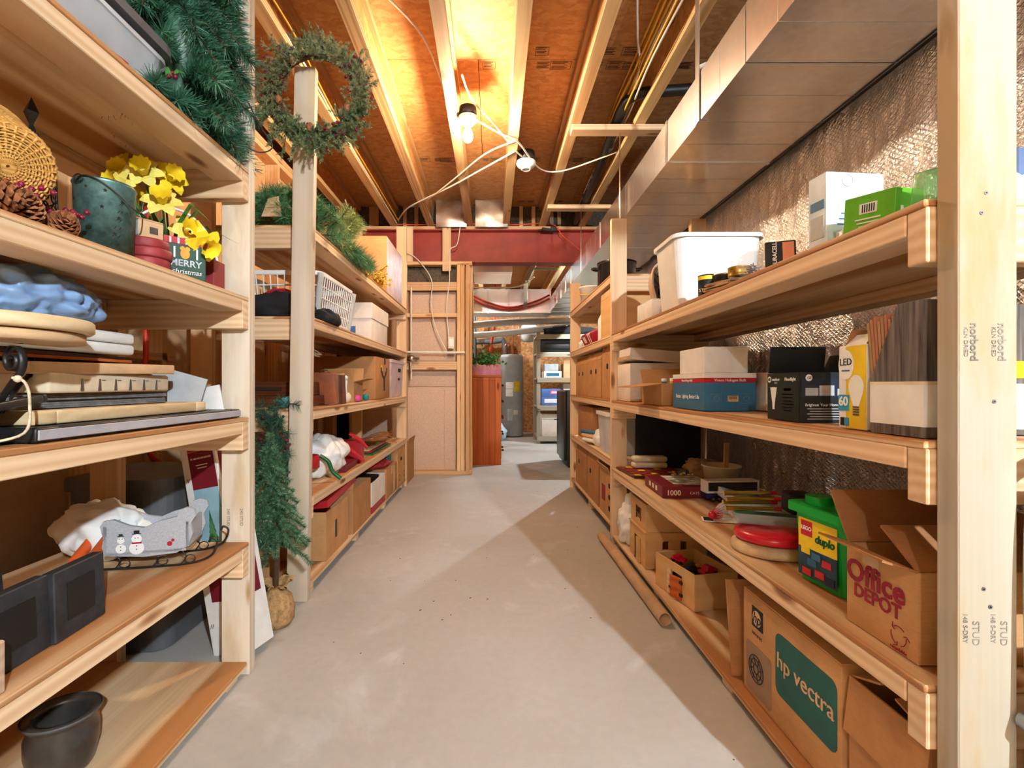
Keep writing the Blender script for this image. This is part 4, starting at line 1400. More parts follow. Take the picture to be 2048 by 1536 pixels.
B().bx(0.2192, -0.34, 0.004, 0.2225, 0.34, 0.022).build('silver_edge', M_SILVER, t, bevel=0.001)
pframe('bare wood stretcher frame lying on the large black picture frame', -1.18, -0.815, 0.88, 1.405, ZL3 + 0.027, 0.026, [FRAMEW, M_GREYP], name='canvas_stretcher')
b = B()
for k in range(7):
    b.bx(-0.15 + 0.002 * (k % 3), -0.235 + 0.004 * (k % 2), 0.004 * k, 0.155 - 0.003 * (k % 4), 0.225 + 0.003 * (k % 3), 0.004 * k + 0.0036)
simple('thick grey layered board with rough edges on the stretcher frame', 'board', 'layered_board', b, [M_GREYP], (-1.035, 1.11, ZL3 + 0.054), rz=0.03)
t = thing('stretched_canvas', 'thick canvas with folded corners, staples and wood bars, middle of the stack', 'canvas', (-1.02, 1.13, ZL3 + 0.0835), rz=0.06)
B().bx(-0.155, -0.19, 0, 0.155, 0.20, 0.042).build('wrapped_canvas', M_CANVAS, t, bevel=0.006, seg=2)
b = B()
for k in range(6):
    b.bx(0.155, -0.10 + k * 0.05, 0.026, 0.1556, -0.088 + k * 0.05, 0.028)
    b.hexa([(0.1552, -0.112 + k * 0.05, 0.004), (0.1552, -0.102 + k * 0.05, 0.004), (0.1562, -0.102 + k * 0.05, 0.004), (0.1562, -0.112 + k * 0.05, 0.004), (0.1552, -0.108 + k * 0.05, 0.03), (0.1552, -0.104 + k * 0.05, 0.03), (0.156, -0.104 + k * 0.05, 0.03), (0.156, -0.108 + k * 0.05, 0.03)])
b.build('staples', M_STEEL, t, kind='stuff')
t = thing('stretched_canvas', 'thinner tan canvas with a chewed corner on the stapled canvas', 'canvas', (-1.01, 1.12, ZL3 + 0.127), rot=(0.02, 0.015, -0.02))
B().bx(-0.155, -0.20, 0, 0.155, 0.205, 0.024).build('wrapped_canvas', M_CARD3, t, bevel=0.003, seg=2)
simple('thin orange wood panel with a bare spot under the white case', 'wood sheet', 'wood_sheet', B().bx(-0.14, -0.2, 0, 0.14, 0.12, 0.006), [CEDAR], (-1.01, 1.07, ZL3 + 0.153), rz=-0.04)
simple('dark thin picture panel just below the white case', 'picture', 'thin_picture', B().bx(-0.15, -0.2, 0, 0.15, 0.2, 0.007), [DARKW], (-1.03, 1.02, ZL3 + 0.160), rz=0.05)
# white carrying case with a seam and a chrome latch
t = thing('carrying_case', 'white hard plastic carrying case with a chrome latch, under the blue bag', 'case', (-1.03, 0.99, ZL3 + 0.170))
b = B(); b.bx(-0.17, -0.24, 0, 0.18, 0.185, 0.024); b.build('lower_shell', M_WHITEPL, t, bevel=0.008, seg=3)
b = B(); b.bx(-0.17, -0.24, 0.0255, 0.18, 0.185, 0.05); b.build('upper_shell', M_WHITEPL, t, bevel=0.008, seg=3)
B().cyl((0.185, -0.12, 0.014), (0.20, -0.12, 0.012), 0.010, n=14).build('latch', M_CHROME, t)
# blue bag
o = simple('crumpled translucent blue plastic bag on the white case', 'bag', 'plastic_bag', blob_mesh((0, 0, 0.052), (0.16, 0.19, 0.066), 4, 0.22, 3.0, 60, flat_z=0.0), [M_BAGB], (-0.995, 1.0, ZL3 + 0.222), rz=0.3)
b = B()
# plant stand: round wooden top over iron scroll legs
t = thing('plant_stand', 'small round wooden top on black iron scroll legs, tied with twine', 'stand', (-0.868, 0.835, 0.872))
B().lathe([(0.0005, 0.14), (0.148, 0.14), (0.153, 0.144), (0.153, 0.160), (0.150, 0.163), (0.0005, 0.163)], 48).build('round_top', FRAMEW, t)
B().lathe([(0.0005, 0.122), (0.140, 0.122), (0.140, 0.138), (0.0005, 0.138)], 48).build('under_ring', M_CARD3, t)
for k in range(3):
    a = -0.35 + k * 2 * PI / 3
    c, s_ = math.cos(a), math.sin(a)
    pts = []
    for i in range(34):      # scroll curling outward from its eye
        u = i / 33
        th = PI * 0.9 - u * 3.3 * PI
        rr = 0.008 + 0.022 * u
        pts.append((0.095 + rr * math.cos(th), 0.088 + rr * math.sin(th)))
    e = pts[-1]
    pts += [(e[0] - 0.015, e[1] - 0.012), (e[0] - 0.04, e[1] - 0.035), (e[0] - 0.06, e[1] - 0.062)]
    b = B()
    for i in range(len(pts) - 1):
        p, q = pts[i], pts[i + 1]
        A = [(x * c - y * s_, x * s_ + y * c, z) for (x, y, z) in ((p[0], -0.005, p[1]), (p[0], 0.005, p[1]), (q[0], 0.005, q[1]), (q[0], -0.005, q[1]))]
        b.quad(*A, 0, True)
    sol = b.build('scroll_leg', M_BLKIRON, t, weld=True)
    md = sol.modifiers.new('thick', 'SOLIDIFY'); md.thickness = 0.003
b = B(); b.tube(spline([(0.098, -0.045, 0.060), (0.110, -0.035, 0.052), (0.113, -0.03, 0.02), (0.108, -0.034, -0.03), (0.07, -0.07, -0.045)]), 0.0022, 6)
b.ball((0.103, -0.04, 0.058), 0.006, 6); b.build('twine', flat('pale_twine', (206, 188, 156), 0.9, var=0.15, scale=80), t)
# painted boards on the near side of the stack
t = pframe('painted flower picture in a dark frame tilted on the near side of the stack', -0.99, -0.80, 0.70, 0.90, 0.862, 0.014, [M_BLKIRON, M_PAINTED], bw=0.012, rot=(0.12, -0.18, 0.15))
simple('black shadow-box frame tucked under the plant stand', 'picture frame', 'shadow_box', B().bx(-0.11, -0.07, 0, 0.11, 0.07, 0.006).bx(-0.11, -0.07, 0.006, -0.10, 0.07, 0.018).bx(0.10, -0.07, 0.006, 0.11, 0.07, 0.018).bx(-0.10, -0.07, 0.006, 0.10, -0.06, 0.018), [M_BLKIRON], (-0.92, 0.765, ZL3 + 0.004), rz=0.1)
# sheets leaning at the far end
simple('grey speckled sheet leaning at the far end of the frame stack', 'sheet', 'grey_sheet', B().bx(-0.09, -0.002, 0, 0.06, 0.002, 0.135), [M_LGREY], (-0.925, 1.43, ZL3 + 0.003), rot=(0, 0.28, 0.1))
simple('plain white board leaning at the end of the frame stack by the post', 'board', 'white_board', B().bx(-0.05, -0.003, 0, 0.05, 0.003, 0.09), [M_WHITECARD], (-0.862, 1.50, ZL3 + 0.003), rot=(0, -0.20, 0.05))

# ------------------------------------------------------------------ left unit, fourth shelf
def slate_tile(label, x, y, rz, tilt):
    t = thing('tile_frame', label, 'picture frame', (x, y, ZL4), rot=(0, tilt, rz), group='black square tile frames')
    b = B(); b.bx(-0.024, -0.066, 0, 0.0, 0.066, 0.135); b.build('slab', M_SLATE, t, bevel=0.002)
    b = B(); b.bx(0.0003, -0.036, 0.032, 0.0012, 0.036, 0.106); b.build('inset_panel', M_BLACK, t)
    return t
slate_tile('black square tile frame standing alone nearest the sled', -0.835, 1.005, 0.06, -0.03)
slate_tile('black square tile frame beside the pale wood block', -0.835, 0.872, 0.05, -0.05)
slate_tile('black square tile frame standing behind the other two', -0.925, 0.885, 0.1, -0.08)
simple('white paper sleeve standing between the black tile frames', 'sleeve', 'paper_sleeve', B().bx(-0.004, -0.04, 0, 0.004, 0.04, 0.115), [M_WHITECARD], (-0.872, 0.95, ZL4 + 0.001), rz=0.15)
simple('pale square wood block at the front edge of the shelf', 'block', 'wood_block', B().bx(-0.03, -0.045, 0, 0.03, 0.045, 0.085), [BLOCKW], (-0.815, 0.752, ZL4), bevel=0.003)
# white bag with two orange sticks
simple('crumpled white plastic grocery bag behind the snowman sleigh', 'bag', 'plastic_bag', blob_mesh((0, 0, 0.070), (0.155, 0.085, 0.085), 9, 0.20, 2.2, 40, flat_z=0.0), [M_BAGW], (-1.135, 1.44, ZL4), rz=-0.2)
M_ORANGE = flat('orange_wax', (220, 92, 40), 0.5, var=0.08)
for k, (a, c, lb) in enumerate((((-1.115, 1.40, ZL4 + 0.085), (-1.095, 1.29, ZL4 + 0.03), 'orange taper stick poking out of the white bag, outer one'), ((-1.07, 1.39, ZL4 + 0.085), (-1.05, 1.28, ZL4 + 0.03), 'orange taper stick poking out of the white bag, nearer the sleigh'))):
    simple(lb, 'candle', 'orange_taper', B().cyl(a, c, 0.012, 0.014, n=14), [M_ORANGE], group='orange tapers')
# snowman sleigh
t = thing('toy_sleigh', 'small grey wooden sleigh painted with snowmen on black wire runners', 'sleigh', (-0.935, 1.395, ZL4), rz=0.25)
t.scale = (1.12, 1.12, 1.12)
M_SLEIGH = flat('sleigh_glitter', (176, 180, 186), 0.5, var=0.06, scale=220)
prof = [(-0.10, 0.0), (-0.02, -0.008), (0.05, -0.004), (0.075, 0.012), (0.085, 0.04), (0.080, 0.065), (0.092, 0.085), (0.088, 0.100), (0.072, 0.106), (0.055, 0.100), (0.052, 0.085), (0.040, 0.082), (0.01, 0.075), (-0.02, 0.062), (-0.05, 0.068), (-0.085, 0.085), (-0.105, 0.082), (-0.112, 0.07), (-0.104, 0.045), (-0.108, 0.02)]
for yy, nm in ((-0.05, 'side_panel'), (0.05, 'side_panel')):
    b = B(); b.M = Matrix.Translation((0, yy + 0.005, 0.035)) @ Matrix.Rotation(PI / 2, 4, 'X')
    b.prism(prof, -0.005, 0.005); b.build(nm, M_SLEIGH, t)
b = B(); b.M = Matrix.Translation((0, 0, 0.035))
b.bx(-0.10, -0.05, 0.0, 0.07, 0.05, 0.006); b.bx(-0.105, -0.05, 0.0, -0.098, 0.05, 0.07); b.bx(0.07, -0.05, 0.01, 0.077, 0.05, 0.07)
b.build('sleigh_floor', M_SLEIGH, t)
for yy in (-0.052, 0.052):
    B().tube(spline([(-0.135, yy, 0.006), (-0.05, yy, 0.003), (0.07, yy, 0.003), (0.125, yy, 0.018), (0.140, yy, 0.05), (0.128, yy, 0.062), (0.122, yy, 0.052)]), 0.0028, 6).build('runner', M_BLKIRON, t)
    bb = B()
    for x in (-0.08, 0.0, 0.06):
        bb.tube([(x, yy, 0.003), (x + 0.012, yy * 0.95, 0.02), (x, yy * 0.9, 0.036)], 0.0018, 5)
        bb.tube([(x + 0.02 + 0.012 * math.cos(a), yy, 0.015 + 0.010 * math.sin(a)) for a in [w * PI / 4 for w in range(8)]], 0.0014, 4, closed=True)
    bb.build('runner_struts', M_BLKIRON, t, kind='stuff')
def disc(b, c, r, n=16, mi=0):
    b.add([(c[0] + r * math.cos(2 * PI * k / n), c[1], c[2] + r * math.sin(2 * PI * k / n)) for k in range(n)], [tuple(range(n))[::1]], mi)
b = B()
yb = -0.0512
for dx, sc_ in ((-0.035, 1.0), (-0.068, 0.7)):
    disc(b, (dx, yb, 0.050), 0.016 * sc_); disc(b, (dx, yb - 0.0003, 0.072 - 0.007 * (1 - sc_)), 0.011 * sc_)
b.build('painted_snowman', M_WHITEINK, t)
b = B()
for dx, sc_ in ((-0.035, 1.0), (-0.068, 0.7)):
    z = 0.083 - 0.012 * (1 - sc_)
    b.add([(dx - 0.010 * sc_, yb - .0005, z), (dx + 0.010 * sc_, yb - .0005, z), (dx + 0.010 * sc_, yb - .0005, z + 0.002), (dx - 0.010 * sc_, yb - .0005, z + 0.002)], [(0, 1, 2, 3)])
    b.add([(dx - 0.006 * sc_, yb - .0005, z), (dx + 0.006 * sc_, yb - .0005, z), (dx + 0.006 * sc_, yb - .0005, z + 0.009 * sc_), (dx - 0.006 * sc_, yb - .0005, z + 0.009 * sc_)], [(0, 1, 2, 3)])
    disc(b, (dx - 0.003, yb - .0006, 0.074), 0.0012, 8); disc(b, (dx + 0.003, yb - .0006, 0.074), 0.0012, 8); disc(b, (dx, yb - .0006, 0.055), 0.0014, 8); disc(b, (dx, yb - .0006, 0.047), 0.0014, 8)
b.build('painted_hats', M_BLKINK, t)
b = B()
b.add([(-0.045, yb - .0006, 0.060), (-0.024, yb - .0006, 0.060), (-0.024, yb - .0006, 0.064), (-0.045, yb - .0006, 0.064)], [(0, 1, 2, 3)])
disc(b, (0.035, yb, 0.055), 0.006, 10); disc(b, (0.042, yb, 0.063), 0.004, 8)
b.build('painted_scarf', M_REDC, t)

# dark grey tote and cardboard behind
t = thing('storage_tote', 'tall dark grey plastic tote with rounded corners standing behind the lower shelves', 'tote', (-1.30, 1.84, 0))
rbox(B(), -0.15, -0.16, 0.01, 0.18, 0.20, 0.56, 0.06, flare=0.015, top=True).build('tub', M_GREY, t)
rbox(B(), -0.175, -0.185, 0.56, 0.205, 0.225, 0.60, 0.07, top=True).build('lid', M_GREY, t)
b = B(); b.bx(-0.08, -0.168, 0.12, 0.11, -0.158, 0.34); b.build('recessed_panel', M_GREY, t, bevel=0.004, seg=2)
simple('flat brown cardboard sheet leaning against the studs behind the white bag', 'cardboard', 'cardboard_sheet', B().bx(-0.003, -0.24, 0, 0.003, 0.24, 0.62), [M_CARD2], (-1.37, 1.15, ZL4 - 0.40), rot=(0, -0.10, 0))

# tall tree box in the gap, leaning
S = (0.150, 0.118, 0.75)
t = thing('tree_box', 'tall narrow white St. Nicholas Square tree box with red panels, leaning in the gap', 'box', (-0.862, 1.715, 0.012), rot=(0, R(-12), R(-16)))
B().bx(-S[0] / 2, -S[1] / 2, 0, S[0] / 2, S[1] / 2, S[2]).build('body', M_WHITECARD, t, bevel=0.002)
M_SKYP = flat('printed_sky', (150, 190, 206), 0.5)
for face, w in (('-y', S[0]), ('+x', S[1])):
    ww = w * 0.72
    off = 0.012 if face == '-y' else -0.006
    decal(t, S, face, off, 0.255, ww, 0.13, M_MAROON, 'red_panel')
    decal(t, S, face, off, 0.335, ww, 0.028, M_REDC, 'red_panel')
    decal(t, S, face, off, 0.06, ww, 0.26, M_SKYP, 'printed_sky_panel')
    decal(t, S, face, off, -0.13, ww, 0.13, M_MAROON, 'red_panel')
    p, r, up = fpt(S, face, off, -0.015, 0.0016)
    b = B(); b.M = Matrix.Translation(p) @ Matrix((r, up, r.cross(up))).transposed().to_4x4()
    k2 = 9
    pts = [(0, 0.13)]
    for q in range(k2):
        z = 0.13 - 0.17 * (q + 1) / k2
        pts.append((0.038 * (q + 1) / k2 * (ww / 0.11), z)); pts.append((0.030 * (q + 1) / k2 * (ww / 0.11), z - 0.002))
    pts = pts + [(-x, z) for x, z in pts[::-1]][:-1]
    b.prism(pts, -0.0002, 0.0002); b.build('printed_tree', M_NEEDLE_G, t)
ftext(t, S, '-y', 0.012, 0.295, 'ST. NICHOLAS SQUARE', 0.0085, M_WHITEINK)
for q in (0.272, 0.262):
    decal(t, S, '-y', 0.012, q, 0.05 - (0.272 - q), 0.003, M_WHITEINK, 'printed_line', off=0.0016)
ftext(t, S, '+x', -0.006, 0.295, 'ST. NICHOLAS', 0.0085, M_WHITEINK)
ftext(t, S, '+x', -0.006, 0.28, 'SQUARE', 0.0085, M_WHITEINK)
bb = B()
for z in (0.10, 0.25, 0.42, 0.6, 0.75):
    for q in (0, 0.008):
        bb.box((-S[0] / 2 + 0.012 + q, -S[1] / 2 - 0.0005, z), (0.0015, 0.001, 0.016), (0, 0.5, 0))
bb.build('carton_staples', M_BLKINK, t, kind='stuff')

# crock on the bottom board
t = thing('stoneware_crock', 'dark glazed stoneware crock on the bottom board', 'crock', (-0.985, 1.13, ZL5))
t.scale = (0.92, 0.92, 0.85)
M_CROCK = flat('dark_glaze', (66, 62, 58), 0.28, var=0.15, coat=0.3)
B().lathe([(0.0005, 0), (0.058, 0), (0.064, 0.01), (0.074, 0.06), (0.074, 0.10), (0.066, 0.128), (0.070, 0.136), (0.078, 0.142), (0.079, 0.150), (0.072, 0.153), (0.060, 0.150), (0.056, 0.138), (0.064, 0.10), (0.062, 0.04), (0.0005, 0.02)], 40).build('body', M_CROCK, t)
B().lathe([(0.0795, 0.146), (0.0815, 0.149), (0.0795, 0.152)], 40).build('rim_band', M_GREY, t)

# red pipe, cord on the left wall
cable('water_pipe', 'red water pipe running up the stud wall and bending at the bottom', 'pipe', [(-1.44, 2.05, 2.4), (-1.44, 2.05, 1.2), (-1.44, 2.05, 0.85), (-1.44, 2.06, 0.66), (-1.42, 2.12, 0.58), (-1.40, 2.25, 0.545), (-1.39, 2.4, 0.53)], 0.011, M_PEXRED)
cable('power_cord', 'black power cord dangling on the stud wall behind the frame stack', 'cord', [(-1.44, 1.80, 1.15), (-1.43, 1.82, 0.95), (-1.42, 1.80, 0.82), (-1.43, 1.84, 0.70), (-1.41, 1.9, 0.55)], 0.005, M_BLACK)

# ================================================================== GAP: small tree in burlap
t = thing('christmas_tree', 'small tinsel Christmas tree in a burlap ball standing between the shelving units', 'tree', (-0.835, 1.90, 0))
b = B()
prof = [(0.0005, 0.0), (0.055, 0.0), (0.068, 0.02), (0.070, 0.06), (0.058, 0.105), (0.030, 0.132), (0.026, 0.14)]
n = 36
vs, fs = [], []
for i, (rr, z) in enumerate(prof):
    for q in range(n):
        a = 2 * PI * q / n
        w = 1 + (0.06 * math.sin(q * PI / 1.5) * (z / 0.14))
        vs.append((rr * w * math.cos(a), rr * w * math.sin(a), z))
fs = [(i * n + q, i * n + (q + 1) % n, (i + 1) * n + (q + 1) % n, (i + 1) * n + q) for i in range(len(prof) - 1) for q in range(n)]
b.add(vs, fs, 0, True)
b.build('burlap_ball', M_BURLAP, t)
b = B()
vs, fs = [], []
r_ = random.Random(11)
for i, (rr, z) in enumerate(((0.026, 0.14), (0.034, 0.152), (0.052, 0.164), (0.062, 0.160))):
    for q in range(n):
        a = 2 * PI * q / n
        w = 1 + (0.25 * r_.uniform(-1, 1) if i > 1 else 0.05 * math.sin(q * 2))
        vs.append((rr * w * math.cos(a), rr * w * math.sin(a), z + (r_.uniform(-0.012, 0.012) if i > 1 else 0)))
fs = [(i * n + q, i * n + (q + 1) % n, (i + 1) * n + (q + 1) % n, (i + 1) * n + q) for i in range(3) for q in range(n)]
b.add(vs, fs, 0, True); b.build('burlap_ruffle', M_BURLAP, t)
B().tube([(0, 0, 0.10), (0.004, 0, 0.25), (-0.004, 0, 0.45), (-0.02, 0, 0.60), (-0.022, 0, 0.70)], 0.010, 8, rs=[0.011, 0.010, 0.008, 0.005, 0.003]).build('trunk', M_TWIG, t)
paths = []
r_ = random.Random(21)
for k in range(66):
    u = (k + 0.5) / 66
    z = 0.31 + 0.38 * u
    a = k * 2.399
    L = 0.118 * (1 - u) ** 0.75 + 0.022
    d = Vector((math.cos(a), math.sin(a), r_.uniform(0.0, 0.3) + 0.5 * u))
    paths.append(arc((-0.02 * u, 0, z), d, L, 0.65))
paths.append([Vector((-0.02, 0, 0.62)), Vector((-0.022, 0, 0.68)), Vector((-0.02, 0, 0.735))])
bb = B()
for P in paths:
    bb.tube(P, 0.0018, 4)
bb.build('branches', M_TWIG, t, kind='stuff')
needles('foliage', paths, 4600, 0.0155, 0.0013, needlemat('needles_tree', (30, 76, 42), (86, 132, 84)), t, 8, 0.35)
needles('tinsel', paths, 1300, 0.016, 0.0012, needlemat('needles_tinsel', (60, 110, 84), (150, 190, 165), 0.3), t, 9, 0.35)
# second pine garland hanging behind it
t = thing('pine_garland', 'dark pine garland with red berries hanging on the shelf end behind the small tree', 'garland', (-0.92, 2.09, 0.55))
paths = []
r_ = random.Random(31)
for k in range(60):
    p = Vector((r_.uniform(-0.07, 0.07), r_.uniform(-0.045, 0.0), r_.uniform(-0.02, 0.30)))
    paths.append(arc(p, (r_.uniform(-1, 1), r_.uniform(-1, 0.1), r_.uniform(-0.3, 0.8)), r_.uniform(0.05, 0.09), 0.2))
needles('foliage', paths, 1500, 0.034, 0.0014, M_NEEDLE_D, t, 12)
bb = B()
for P in paths:
    bb.tube(P, 0.0016, 4)
bb.tube([(0, 0, 0.31), (0.01, -0.01, 0.15), (0, 0, -0.05)], 0.006, 6)
bb.build('stems', M_TWIG, t, kind='stuff')
bb = B()
for k in range(16):
    bb.ball((r_.uniform(-0.05, 0.09), r_.uniform(-0.09, -0.03), r_.uniform(0.05, 0.25)), 0.006, 6)
bb.build('berries', M_BERRY, t, kind='stuff')
simple('brown folded cardboard propped behind the small tree', 'cardboard', 'cardboard_sheet', B().bx(-0.12, -0.004, 0, 0.12, 0.004, 0.4), [M_CARD2], (-1.0, 2.02, 0.0), rot=(-0.06, 0, 0.05))
# ================================================================== SECOND LEFT UNIT
ZM1, ZM2, ZM3, ZM4, ZM5 = 1.614, 1.219, 0.820, 0.442, 0.067
# wreath on the corner post
t = thing('wreath', 'cedar wreath with dark berries hanging on the bare corner post', 'wreath', (-0.722, 2.035, 2.115))
b = B()
r_ = random.Random(41)
for k in range(7):
    ph = k * 0.9
    b.tube([((0.165 + 0.012 * math.cos(5 * a + ph)) * math.cos(a), 0.012 * math.sin(5 * a + ph) + 0.008 * math.sin(3 * a + k), (0.165 + 0.012 * math.cos(5 * a + ph)) * math.sin(a)) for a in [x * 2 * PI / 60 for x in range(60)]], 0.0055, 5, closed=True)
b.build('twig_ring', M_TWIG, t)
paths = []
for k in range(330):
    a = r_.random() * 2 * PI
    p = Vector((0.165 * math.cos(a), r_.uniform(-0.03, 0.01), 0.165 * math.sin(a)))
    rad = Vector((math.cos(a), 0, math.sin(a)))
    tan = Vector((-math.sin(a), 0, math.cos(a)))
    d = rad * r_.uniform(-0.35, 1.3) + tan * r_.uniform(0.0, 1.0) + Vector((0, r_.uniform(-0.7, 0.15), 0))
    L = r_.uniform(0.04, 0.10) + (0.05 if k % 6 == 0 else 0)
    main = arc(p, d, L, 0.15)
    paths.append(main)
    for j in range(5):
        q = main[1 + j]
        paths.append(arc(q, d + Vector((r_.uniform(-1, 1), r_.uniform(-0.8, 0.5), r_.uniform(-1, 1))), 0.026, 0, 3))
needles('cedar_sprays', paths, 1000, 0.0095, 0.0018, M_CEDAR, t, 3, 0.7)
needles('green_sprays', [P for P in paths if P[0].z < -0.07], 350, 0.010, 0.0018, M_NEEDLE_G, t, 4, 0.7)
bb = B()
for k in range(120):
    a = (0.2 + r_.gauss(0, 0.35)) if k % 3 == 0 else (2.6 + r_.gauss(0, 0.4) if k % 3 == 1 else 4.9 + r_.gauss(0, 0.6))
    rr = 0.165 + r_.uniform(-0.03, 0.075)
    bb.ball((rr * math.cos(a), r_.uniform(-0.06, 0.0), rr * math.sin(a)), 0.0055, 5)
bb.build('berries', M_BERRY, t, kind='stuff')
bb = B()
for k in range(5):
    a = 1.0 + k * 1.2
    bb.ball((0.15 * math.cos(a), -0.035, 0.15 * math.sin(a)), 0.014, 6, s=(1, 1, 1.3))
bb.build('tiny_cones', M_CONE, t, kind='stuff')

# pine greenery on the top shelf
t = thing('pine_garland', 'heap of long-needled pine garland with cones on the upper shelf behind the wreath', 'garland', (-0.98, 2.55, ZM1))
r_ = random.Random(51)
pd, pp = [], []
for k in range(180):
    u = r_.uniform(-1, 1)
    a = r_.uniform(0, PI)
    rad = math.sqrt(max(0.05, 1 - u * u))
    p = Vector((0.17 * rad * math.cos(a), 0.36 * u, 0.02 + 0.20 * rad * math.sin(a)))
    d = Vector((math.cos(a) + r_.uniform(-0.3, 0.3), u + r_.uniform(-0.7, 0.4), math.sin(a) * 0.9 + 0.1))
    (pp if (u > -0.3 and k % 2) else pd).append(arc(p * 0.85, d, r_.uniform(0.08, 0.13), 0.25))
for k in range(16):      # trailing over the shelf front
    pd.append(arc((0.15 + 0.01 * (k % 3), 0.05 + k * 0.026, 0.03), (0.6, r_.uniform(-0.2, 0.7), 0.15), 0.11, 0.9))
for k in range(10):
    pp.append(arc((0.10, 0.15 + k * 0.03, 0.16), (0.7, r_.uniform(-0.4, 0.6), 0.9), 0.16, 0.1))
for P in pd + pp:
    for q in P:
        q.z = max(q.z, 0.02)
needles('dark_needles', pd, 1500, 0.055, 0.0017, M_NEEDLE_G, t, 14)
needles('light_needles', pp, 1200, 0.055, 0.0018, M_NEEDLE_P, t, 15, 0.4)
bb = B()
for P in pd + pp:
    bb.tube(P, 0.0024, 4)
bb.build('stems', M_TWIG, t, kind='stuff')
bb = B()
for x, y, z in ((-0.03, -0.30, 0.13), (0.10, 0.02, 0.17), (0.14, 0.10, 0.12), (0.06, -0.12, 0.16)):
    bb.ball((x, y, z), 0.026, 8, s=(1, 1, 1.3))
bb.build('cones', M_CONE, t, kind='stuff')
b = B(); b.hexa([(-0.04, -0.372, 0.05), (0.05, -0.372, 0.05), (0.05, -0.368, 0.05), (-0.04, -0.368, 0.05), (-0.01, -0.372, 0.13), (0.035, -0.372, 0.14), (0.035, -0.368, 0.14), (-0.01, -0.368, 0.13)])
b.build('price_tag', M_CARD3, t)
# carton and forsythia at the end of the top shelf
S = (0.40, 0.62, 0.44)
t = carton('large carton with a pale lilac side at the far end of the upper shelf', (-1.005, 4.07, ZM1), S, mat=M_CARD, flaps=None)
decal(t, S, '+x', 0, 0, 0.615, 0.43, flat('lilac_card', (214, 196, 202), 0.6), 'pale_side')
t = thing('forsythia_bunch', 'bunch of yellow artificial forsythia at the shelf edge before the lilac carton', 'flowers', (-0.83, 3.42, ZM1))
r_ = random.Random(61)
paths = [arc((r_.uniform(-0.05, 0.03), r_.uniform(-0.2, 0.2), 0.02), (r_.uniform(-0.4, 0.9), r_.uniform(-0.8, 0.9), r_.uniform(0.2, 1.0)), r_.uniform(0.08, 0.18), 0.2) for k in range(34)]
for P in paths:
    for q in P:
        q.z = max(q.z, 0.008)
bb = B()
for P in paths:
    bb.tube(P, 0.0022, 4)
bb.build('twigs', M_TWIG, t, kind='stuff')
needles('blossoms', paths, 420, 0.014, 0.009, flat('forsythia', (240, 196, 70), 0.6), t, 17, 0.3)

# laundry basket
t = thing('laundry_basket', 'white plastic laundry basket with open lattice sides', 'basket', (-1.015, 2.60, ZM2))
b = B()
sx, sy, h = 0.175, 0.25, 0.235
def side_pt(face, u, v):
    """u -1..1 along the side, v 0..1 up; tapering"""
    k = 1 + 0.18 * v
    if face == '-y': return Vector((u * sx * k, -sy * (1 + 0.10 * v), v * h))
    if face == '+y': return Vector((-u * sx * k, sy * (1 + 0.10 * v), v * h))
    if face == '+x': return Vector((sx * k, u * sy * (1 + 0.10 * v), v * h))
    return Vector((-sx * k, -u * sy * (1 + 0.10 * v), v * h))
rim = B()
rbox(rim, -sx * 1.2, -sy * 1.12, h - 0.012, sx * 1.2, sy * 1.12, h + 0.006, 0.05, bottom=False, hollow=0.022)
rim.build('rim', M_WHITEPL, t)
bs = B(); bs.bx(-sx, -sy, 0, sx, sy, 0.006); bs.build('base', M_WHITEPL, t)
for f, n in (('-y', 12), ('+y', 12), ('+x', 17), ('-x', 17)):
    b = B()
    for k in range(n + 1):
        u = -1 + 2 * k / n
        w = 0.006 if 0 < k < n else 0.03
        b.tube([side_pt(f, u, 0.0), side_pt(f, u, 0.5), side_pt(f, u, 0.98)], w * 0.55, 4)
    for v in (0.06, 0.10, 0.30, 0.52, 0.74, 0.95):
        b.tube([side_pt(f, -1, v), side_pt(f, 0, v), side_pt(f, 1, v)], 0.0045, 4)
    b.build('lattice_side', M_WHITEPL, t)
o = simple('rumpled black jacket heaped in front of the laundry basket', 'jacket', 'black_jacket', blob_mesh((0, 0, 0.05), (0.20, 0.085, 0.07), 13, 0.32, 2.2, 32, flat_z=0.0, ridged=False), [M_CLOTHBLK], (-0.99, 2.235, ZM2), rz=0.0)
simple('black sleeve of cloth drooping beside the laundry basket at the shelf edge', 'cloth', 'black_cloth', blob_mesh((0, 0, 0.025), (0.05, 0.17, 0.045), 15, 0.3, 2.2, 26, flat_z=0.0, ridged=False), [M_CLOTHBLK], (-0.815, 2.44, ZM2), rz=0.1)
simple('folded red cloth peeking over the black jacket', 'cloth', 'red_cloth', blob_mesh((0, 0, 0.03), (0.09, 0.03, 0.05), 16, 0.2, 2.0, 16, ridged=False), [M_REDC], (-0.99, 2.31, ZM2 + 0.075))
S = (0.30, 0.50, 0.245)
t = carton('white lidded carton with a blue lower panel beside the laundry basket', (-0.955, 3.53, ZM2), S, mat=M_CARDW, lid=(M_CARDW, 0.10, 0.006))
decal(t, S, '-y', -0.05, -0.075, 0.19, 0.09, flat('box_blue', (70, 110, 168), 0.6), 'blue_panel')

